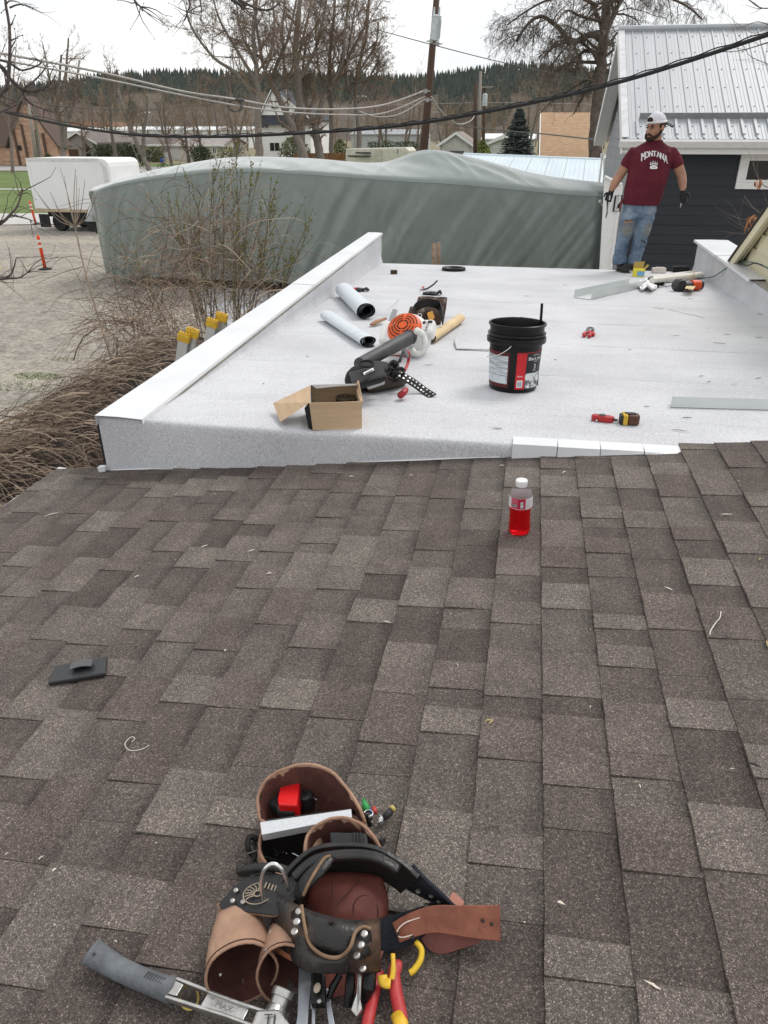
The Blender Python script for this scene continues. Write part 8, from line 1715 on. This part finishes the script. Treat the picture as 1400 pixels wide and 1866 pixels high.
m_ = MB(); m_.prism(px_pts([(474, 1498, .115), (640, 1474, .125), (641, 1489, .125), (477, 1521, .115)]), tuple(SN * -.018)); one('square_bar', m_, M('brushed_aluminium', (.62, .63, .65), .38, .6, var=.12, scale=60, stretch=(1, 12, 12)), 'light aluminium bar of a square across the large pouch', 'square', bevel=.001)
m_ = MB(); m_.prism(px_pts([(485, 1493, .106), (640, 1472, .118), (640, 1477, .118), (482, 1500, .106)]), tuple(SN * -.06)); one('pry_bar', m_, DKG, 'dark flat bar tucked behind the aluminium square in the pouch', 'bar', bevel=.002)
bx2 = thing('black_case', 'black ribbed plastic case standing in the small tan pouch', 'case', S(632, 1540, .0))
m_ = MB(); m_.prism(px_pts([(600, 1515, .125), (668, 1517, .128), (672, 1545, .118), (604, 1545, .115)]), tuple(SN * -.09)); build('body', m_, M('matte_black_plastic', (.022, .022, .024), .5), bx2, bevel=.004, seg=3)
m_ = MB()
for k in range(3): a = 645 + k * 6; m_.tube(px_pts([(a, 1517, .129), (a + 3, 1544, .120)]), .0016, 6)
build('ribs', m_, BLKR, bx2)
# keys and carabiner
ky = thing('key_ring', 'bunch of coloured bit holders and rings beside the pouches', 'keys', S(690, 1490, .0))
m_ = MB(); m_.tube([S(684 + 11 * math.cos(a * .4488), 1491 + 9 * math.sin(a * .4488), .02 + .006 * math.sin(a)) for a in range(14)], .0016, 6, closed=True); m_.tube([S(672 + 8 * math.cos(a * .4488), 1482 + 6 * math.sin(a * .4488), .03) for a in range(14)], .0016, 6, closed=True); build('ring', m_, STEEL, ky, smooth=True)
for (nm, pts, r_, mat) in (('bit', [(662, 1455, .03), (666, 1468, .028), (669, 1478, .025)], [.002, .008, .008], M('bit_green', (.03, .30, .07), .4)), ('bit', [(681, 1472, .025), (684, 1482, .022)], [.006, .006], M('bit_red', (.45, .05, .04), .4)), ('bit', [(676, 1474, .022), (679, 1484, .02)], [.005, .005], M('bit_blue', (.02, .12, .45), .4)), ('bit', [(699, 1492, .016), (708, 1482, .018), (716, 1474, .02), (722, 1468, .022)], [.006, .009, .006, .004], DKG), ('bit', [(713, 1476, .021), (718, 1471, .022)], [.0085, .007], M('bit_yellow', (.45, .38, .12), .4)), ('bit', [(690, 1500, .014), (697, 1490, .016)], [.007, .007], STEEL), ('bit', [(668, 1488, .02), (676, 1494, .018)], [.006, .006], DKG)):
    m_ = MB(); m_.tube(px_pts(pts), r_, 10); build(nm, m_, mat, ky, smooth=True)
m_ = MB(); m_.tube(spline(px_pts([(640, 1478, .10), (655, 1480, .085), (668, 1490, .05), (676, 1505, .03)]), 5), .005, 8); build('lanyard', m_, BLKL, ky, smooth=True)
m_ = MB(); m_.tube(px_pts([(672, 1528, .05), (692, 1532, .045), (700, 1535, .045)]), [.005, .005, .009], 12); one('nail_set', m_, DKG, 'small black steel tool sticking out right of the small pouch', 'tool')
# framing hammer
hm = thing('framing_hammer', 'framing hammer with grey rubber grip and slotted steel shaft on the shingles', 'hammer', S(330, 1810, 0))
GRIP = M('grey_rubber_grip', (.115, .125, .135), .7, var=.25, scale=20, bump=.2, bscale=160)
hp = spline(px_pts([(163, 1732, .038), (182, 1744, .028), (215, 1764, .024), (260, 1785, .024), (298, 1799, .024), (318, 1806, .024)]), 5); rs = []
for i in range(len(hp)): t = i / (len(hp) - 1); rs.append(.0245 - .004 * math.sin(t * 3.1) + (.004 * math.exp(-((t - .02) / .06) ** 2)) - .002 * t)
rs[0] *= .5; rs[1] *= .93; m_ = MB(); m_.tube(hp, rs, 16, flat=.85, up=tuple(SN)); gr = build('grip', m_, GRIP, hm, smooth=True)
m_ = MB()
for k in range(7): p = S(268 + k * 5, 1776 + k * 2, .0395); m_.box(p, (.003, .012, .003), -.4)
m_.ball(S(172, 1738, .048), .003, 8, 5); build('grip_ridges', m_, M('dark_grip_ridge', (.05, .055, .06), .8), gr, kind='stuff')
CHR = M('worn_steel', (.50, .49, .47), .33, .9, var=.15, scale=30, bump=.1, bscale=150)
a0, a1 = S(314, 1806, .026), S(500, 1872, .03); ax = (a1 - a0).normalized(); sd_ = SN.cross(ax).normalized()
def HP(u, v): return a0 + (a1 - a0) * u + sd_ * (v * .019)
hw = [(0, 1.0), (.25, .92), (.6, .80), (1.0, .86)]
for sg in (-1, 1):
    m_ = MB(); pts = [HP(u, sg * w_) for u, w_ in hw] + [HP(u, sg * (w_ - .30)) for u, w_ in reversed(hw)]; m_.prism(pts, tuple(SN * .013)); build('shaft_rail', m_, CHR, hm, bevel=.002)
for (u0, u1, th) in ((0, .10, .013), (.33, .74, .007), (.90, 1.0, .013)):
    m_ = MB(); m_.prism([HP(u0, -.62), HP(u1, -.55), HP(u1, .55), HP(u0, .62)], tuple(SN * th)); build('shaft_web', m_, CHR, hm, bevel=.0012)
m_ = MB(); put_text(m_, 'MAX', .016, lambda a, b: HP(.53, 0) + ax * a + sd_ * b * .8 + SN * .0076); build('shaft_lettering', m_, M('engraved_dark', (.22, .215, .205), .5, .6), hm)
hc0, hc1 = S(496, 1862, .03), S(518, 1802, .045); m_ = MB(); hax = (hc1 - hc0).normalized()
m_.tube([hc0 - hax * .03, hc0, hc0.lerp(hc1, .45), hc0.lerp(hc1, .5), hc0.lerp(hc1, .72), hc0.lerp(hc1, .74), hc1 - hax * .002, hc1], [.021, .0215, .016, .0145, .0155, .0185, .0190, .0165], 24); build('head', m_, CHR, hm, auto=35)
m_ = MB(); m_.prism(px_pts([(468, 1838, .058), (508, 1836, .06), (530, 1866, .06), (530, 1920, .058), (470, 1920, .055), (452, 1880, .055)]), tuple(SN * -.03)); hb = build('head_block', m_, CHR, hm, bevel=.005)
m_ = MB(); bcen = S(492, 1858, .0615); put_text(m_, 'TI', .024, lambda a, b: bcen + RT * a + (fh * .9 + SN * .1) * b); put_text(m_, 'TBI', .012, lambda a, b: bcen + RT * (.025 + b) + fh * (-a + .002)); build('head_lettering', m_, M('stamp_dark', (.03, .03, .03), .6), hb)
m_ = MB(); m_.tube([S(345 + 17 * math.cos(a * .35), 1836 + 22 * math.sin(a * .35) - 18 , .012 + .004 * math.sin(a)) for a in range(18)], .0022, 6, closed=True); one('rubber_band', m_, M('ochre_rubber', (.42, .31, .08), .5), 'thin ochre rubber ring under the hammer shaft', 'ring', smooth=True)
# slotted square, knife and pliers under the belt
sq = thing('rafter_square', 'grey aluminium slotted square sticking out under the tool belt', 'square', S(575, 1830, 0)); ALG = M('grey_blue_alloy', (.34, .36, .39), .42, .6, var=.1, scale=25)
for pts in ([(545, 1760, .03), (570, 1760, .03), (568, 1790, .03), (560, 1868, .03), (552, 1930, .03), (530, 1930, .03), (542, 1850, .03)], [(566, 1825, .03), (602, 1815, .03), (604, 1826, .03), (566, 1838, .03)], [(590, 1800, .03), (598, 1800, .03), (622, 1930, .03), (608, 1930, .03)], [(571, 1760, .03), (577, 1762, .03), (572, 1930, .03), (566, 1930, .03)]):
    m_ = MB(); m_.prism(px_pts(pts), tuple(SN * -.006)); build('bar', m_, ALG, sq, bevel=.0012)
kn = thing('folding_knife', 'black folding knife with pale spot hanging under the belt front', 'knife', S(575, 1800, .01)); m_ = MB(); m_.prism(px_pts([(566, 1768, .055), (592, 1770, .055), (594, 1828, .045), (566, 1830, .045)]), tuple(SN * -.016)); build('handle', m_, BLACKP, kn, bevel=.004)
m_ = MB(); m_.ball(S(578, 1800, .058), (.006, .009, .002), 10, 6); build('pale_spot', m_, PALEPR, kn); m_ = MB(); m_.ball(S(582, 1824, .048), (.004, .004, .002), 10, 6); build('rivet', m_, RIVET, kn)
m_ = MB(); m_.tube(px_pts([(620, 1775, .05), (606, 1800, .04), (600, 1818, .03)]), [.006, .007, .005], 8); one('black_marker', m_, BLACKP, 'black marker poking out below the tool loop', 'marker')
ml = thing('multi_tool', 'black and silver folding pliers hanging at the belt bottom', 'pliers', S(655, 1800, 0))
m_ = MB(); m_.tube(px_pts([(640, 1772, .05), (638, 1800, .04), (634, 1835, .02)]), [.008, .009, .006], 8); build('handle', m_, BLACKP, ml); m_ = MB(); m_.tube(px_pts([(674, 1772, .05), (672, 1800, .04), (664, 1825, .02)]), [.012, .012, .007], 8); build('handle', m_, BLACKP, ml)
m_ = MB(); m_.prism(px_pts([(653, 1772, .06), (659, 1772, .06), (657, 1820, .045), (660, 1838, .035), (650, 1852, .03), (640, 1840, .035), (650, 1810, .045)]), tuple(SN * -.008)); build('blade', m_, CHR, ml, bevel=.001)
rp_ = thing('red_pliers', 'red-handled pliers with yellow collar below the tool belt', 'pliers', S(705, 1830, 0)); WRED = M('worn_red_grip', (.34, .014, .018), .5, col2=(.42, .05, .05), scale=25)
m_ = MB(); m_.tube(spline(px_pts([(690, 1770, .02), (684, 1800, .02), (676, 1835, .018), (668, 1880, .018), (664, 1930, .018)]), 4), .0105, 10, flat=.75); build('handle', m_, WRED, rp_, smooth=True)
m_ = MB(); m_.tube(spline(px_pts([(732, 1762, .022), (722, 1762, .025), (718, 1778, .025), (722, 1810, .022), (730, 1850, .02), (738, 1930, .02)]), 4), [.008, .010] + [.0115] * 19, 10, flat=.75); build('handle', m_, WRED, rp_, smooth=True)
m_ = MB(); m_.tube(px_pts([(724, 1848, .021), (731, 1866, .021), (738, 1930, .02)]), [.0118, .0125, .0125], 10, flat=.8); build('yellow_collar', m_, YEL, rp_, smooth=True)
m_ = MB(); m_.tube(spline(px_pts([(716, 1738, .05), (717, 1765, .045), (714, 1785, .04)]), 4), [.004] * 4 + [.005] * 5, 8, flat=.5); m_.tube(spline(px_pts([(697, 1778, .042), (700, 1790, .04), (712, 1792, .04)]), 4), .009, 8, flat=.5); one('yellow_hook', m_, YEL, 'short yellow plastic hook at the lower right of the belt', 'hook', smooth=True)
m_ = MB(); m_.tube(spline(px_pts([(758, 1716, .03), (768, 1730, .026), (766, 1750, .02), (754, 1768, .014), (747, 1773, .012)]), 5), .0055, 8); one('yellow_hook', m_, M('yellow_wire_coat', (.66, .44, .03), .5), 'bent yellow coated hook below the red-brown strap', 'hook', smooth=True)
# -------- phone holster
ph = thing('phone', 'black phone in a textured holster case lying on the shingles', 'phone', S(140, 1222, 0))
c4 = [onS(100, 1213, .022), onS(195, 1194, .022), onS(192, 1226, .022), onS(87, 1244, .022)]
def PP(u, v, h=0): return c4[3].lerp(c4[2], u).lerp(c4[0].lerp(c4[1], u), v) + SN * h
m_ = MB(); m_.prism([PP(0, 0), PP(1, 0), PP(1, 1), PP(0, 1)], tuple(SN * -.014)); build('case', m_, M('phone_black', (.022, .023, .025), .45, spec=.5), ph, bevel=.004, seg=3)
m_ = MB()
for i in range(15):
    for j in range(6):
        u, v = .08 + .84 * i / 14, .14 + .72 * j / 5
        if .36 < u < .80 and .25 < v < .75: continue
        p = PP(u, v, .0); m_.ball(p, (.0022, .0016, .0008), 5, 3)
build('texture_dots', m_, M('phone_dot', (.05, .052, .055), .35, spec=.6), ph, kind='stuff')
m_ = MB(); P_ = []
for i in range(7): t = i / 6; P_.append([PP(.36 + .40 * t, .34, .012 + .006 * math.sin(math.pi * t)), PP(.37 + .40 * t, .70, .014 + .006 * math.sin(math.pi * t))])
m_.grid([r_[::-1] for r_ in P_], tuple(SN * -.003)); build('belt_clip', m_, M('clip_grey', (.07, .072, .075), .35, spec=.6), ph)
m_ = MB(); m_.prism([PP(.38, .60, 0), PP(.74, .60, 0), PP(.74, .68, 0), PP(.38, .68, 0)], tuple(SN * .011)); build('clip_hinge', m_, M('phone_black', (.022, .023, .025), .45), ph)
# -------- bottle
bp = onS(946, 969, .008); bo_ = thing('drink_bottle', 'clear plastic bottle of red drink with white cap on the shingles', 'bottle', bp)
TB = Matrix.Translation(bp) @ Matrix.Rotation(math.radians(-2), 4, 'Y')
SC = 1.0; Hb = .205
pr = [(.0, .004), (.030, 0), (.037, .004), (.0395, .012), (.0385, .022), (.040, .030), (.0385, .040), (.0372, .052), (.0385, .062), (.0368, .074), (.0385, .086), (.0378, .096), (.0405, .104), (.0412, .110), (.0412, .152), (.0405, .158), (.036, .170), (.026, .183), (.0185, .190), (.0175, .197)]
PET = bpy.data.materials.new('clear_pet'); PET.use_nodes = True; p = PET.node_tree.nodes['Principled BSDF']; p.inputs['Transmission Weight'].default_value = 1; p.inputs['Roughness'].default_value = .04; p.inputs['IOR'].default_value = 1.12; p.inputs['Base Color'].default_value = (.97, .97, .97, 1)
LIQ = bpy.data.materials.new('red_drink'); LIQ.use_nodes = True; p = LIQ.node_tree.nodes['Principled BSDF']; p.inputs['Transmission Weight'].default_value = .7; p.inputs['Roughness'].default_value = .08; p.inputs['IOR'].default_value = 1.2; p.inputs['Base Color'].default_value = (.85, .010, .016, 1); p.inputs['Specular IOR Level'].default_value = .6
m_ = MB(TB); m_.lathe(pr, 40, cap=False)
def facet(mb):
    out = []; Ti = TB.inverted()
    for v in mb.v:
        l = Ti @ Vector(v); r_ = math.hypot(l.x, l.y); a = math.atan2(l.y, l.x)
        if .03 < l.z < .1 and r_ > .02: k = 1 - .045 * max(0, math.sin(a * 5 + l.z * 90)) * max(0, math.sin((l.z - .03) / .07 * 9.42)); l.x *= k; l.y *= k
        out.append(tuple(TB @ l))
    mb.v = out
facet(m_); build('shell', m_, PET, bo_, smooth=True)
m_ = MB(TB); lq = [(0, .0055)] + [(r_ - .0012, z + .0012) for r_, z in pr[1:13]] + [(.0385, .106), (0, .106)]; m_.lathe(lq, 40, cap=False); facet(m_); build('drink', m_, LIQ, bo_, smooth=True)
def bl(ph_, z, off=.0006): a = math.atan2(-bp.y, -bp.x) + ph_; r_ = .0414 + off; return TB @ Vector((r_ * math.cos(a), r_ * math.sin(a), z))
def bpatch(nm, p0, p1, z0, z1, mat, off=.0006): g_ = MB(); g_.grid([[bl(rad(p0 + (p1 - p0) * i / 20), z, off) for z in (z0, z1)] for i in range(21)]); return build(nm, g_, mat, bo_, smooth=True)
bpatch('label', -180, 180, .110, .152, M('label_offwhite', (.66, .64, .64), .45)); bpatch('label_red', -48, 26, .112, .152, M('label_crimson', (.60, .03, .10), .45), .0010); bpatch('label_dark_red', -8, 22, .114, .150, M('label_crimson_deep', (.40, .012, .05), .45), .0013)
bpatch('barcode', 1, 15, .117, .142, M('bottle_barcode', (.20, .2, .2), .5, col2=(.75, .75, .75), scale=900, stretch=(.02, .02, 1), c2pos=(.48, .52)), .0016); bpatch('recycle_marks', -44, -14, .118, .130, M('label_grey', (.35, .33, .33), .5), .0014)
g_ = MB(); put_text(g_, 'WIC G', .009, lambda a, b: bl(rad(-29) + a / .042, .124 + b, .0019)); build('label_text', g_, M('print_black', (.02, .02, .02), .5), bo_)
g_ = MB()
for k in range(6): g_.tube([bl(rad(-44 + i * 8), .134 + k * .0026, .0013) for i in range(5)], .0003, 4)
for k in range(4): g_.tube([bl(rad(32 + i * 6), .118 + k * .008, .0012) for i in range(6)], .0006, 4)
build('label_print', g_, M('label_grey', (.35, .33, .33), .5), bo_, kind='stuff')
m_ = MB(TB); m_.lathe([(.0195, .186), (.0205, .188), (.0205, .190), (.0200, .191), (.0208, .192), (.0208, .206), (.0195, .209), (0, .2095)], 36, cap=False); 
m_.lathe([(.0, .1855), (.0195, .186)], 36, cap=False); cp_ = build('cap', m_, M('cap_plastic_white', (.80, .80, .80), .4), bo_, auto=40)
m_ = MB(TB)
for k in range(36): a = 6.283 * k / 36; m_.box((.0209 * math.cos(a), .0209 * math.sin(a), .199), (.0012, .0009, .012), a)
build('cap_ribs', m_, M('cap_plastic_white', (.80, .80, .80), .4), cp_, kind='stuff')
# -------- curls of wire, chips and leaf bits on the shingles
m_ = MB(); m_.tube(spline(px_pts([(240, 1352, .004), (246, 1346, .006), (240, 1343, .008), (231, 1350, .006), (228, 1358, .004), (236, 1367, .003), (252, 1367, .003), (266, 1362, .003), (272, 1358, .006)]), 6), .0011, 5); one('wire_curl', m_, M('pale_wire', (.62, .58, .52), .5), 'thin pale curl of wire on the shingles left of the belt', 'wire', smooth=True)
m_ = MB(); m_.tube(spline(px_pts([(1314, 1114, .004), (1312, 1126, .006), (1306, 1133, .003), (1301, 1140, .006), (1295, 1150, .003), (1294, 1157, .004)]), 5), .0016, 5); one('wire_curl', m_, M('pale_wire', (.62, .58, .52), .5), 'thin pale crooked fibre on the shingles at right', 'wire', smooth=True)
dm = [MB(), MB(), MB()]; q = random.Random(63)
for (x, y, l_, an, k) in ((335, 853, .03, .3, 0), (1028, 860, .03, 1.1, 2), (890, 1313, .022, .5, 0), (1325, 937, .04, .1, 2), (895, 1315, .02, 1.2, 0), (705, 1133, .025, 2.8, 2), (1218, 1072, .03, 2.4, 2), (410, 1185, .012, 2.3, 2), (250, 1050, .02, 1, 2), (458, 1003, .03, .8, 2), (373, 995, .03, .8, 2), (94, 937, .06, .7, 2), (640, 868, .02, .2, 2), (915, 848, .02, 0, 2), (750, 866, .02, .3, 2), (1374, 1392, .03, 2.6, 1), (1385, 1018, .02, 1.2, 0), (1190, 1795, .025, 2.6, 2), (640, 1720, .01, 0, 2), (75, 1563, .012, 1, 2), (100, 1585, .01, 1, 2), (1022, 1645, .012, .1, 2), (490, 1045, .02, .4, 2), (1398, 1172, .03, 1.4, 0)):
    c = S(x, y, .003); d = Vector((math.cos(an), math.sin(an), SM * math.cos(an))); dm[k].tube([c + d * (l_ * (i / 4 - .5)) + SN * (.0015 * math.sin(i)) + Vector((q.gauss(0, .001), q.gauss(0, .001), 0)) for i in range(5)], [.0008, .0022, .0028, .002, .0008], 5, flat=.5)
for _ in range(34):
    x, y = q.uniform(0, 1400), 860 + 900 * q.random() ** 1.5; c = S(x, y, .002); an = q.uniform(0, 6.3); l_ = q.uniform(.004, .012); d = Vector((math.cos(an), math.sin(an), SM * math.cos(an))); dm[q.choice((1, 2, 2))].tube([c - d * l_ * .5, c + SN * .001, c + d * l_ * .5], [.0006, .0014, .0006], 4, flat=.5)
for k, (mt_, lb) in enumerate(((M('yellow_leaf_bit', (.34, .27, .13), .8), 'yellowish leaf bits scattered on the shingles'), (debris_mat(1), 'tiny black crumbs scattered on the shingles'), (M('pale_chip', (.60, .54, .46), .8), 'tiny pale straw chips scattered on the shingles'))): one('roof_litter', dm[k], mt_, lb, 'debris', kind='stuff')
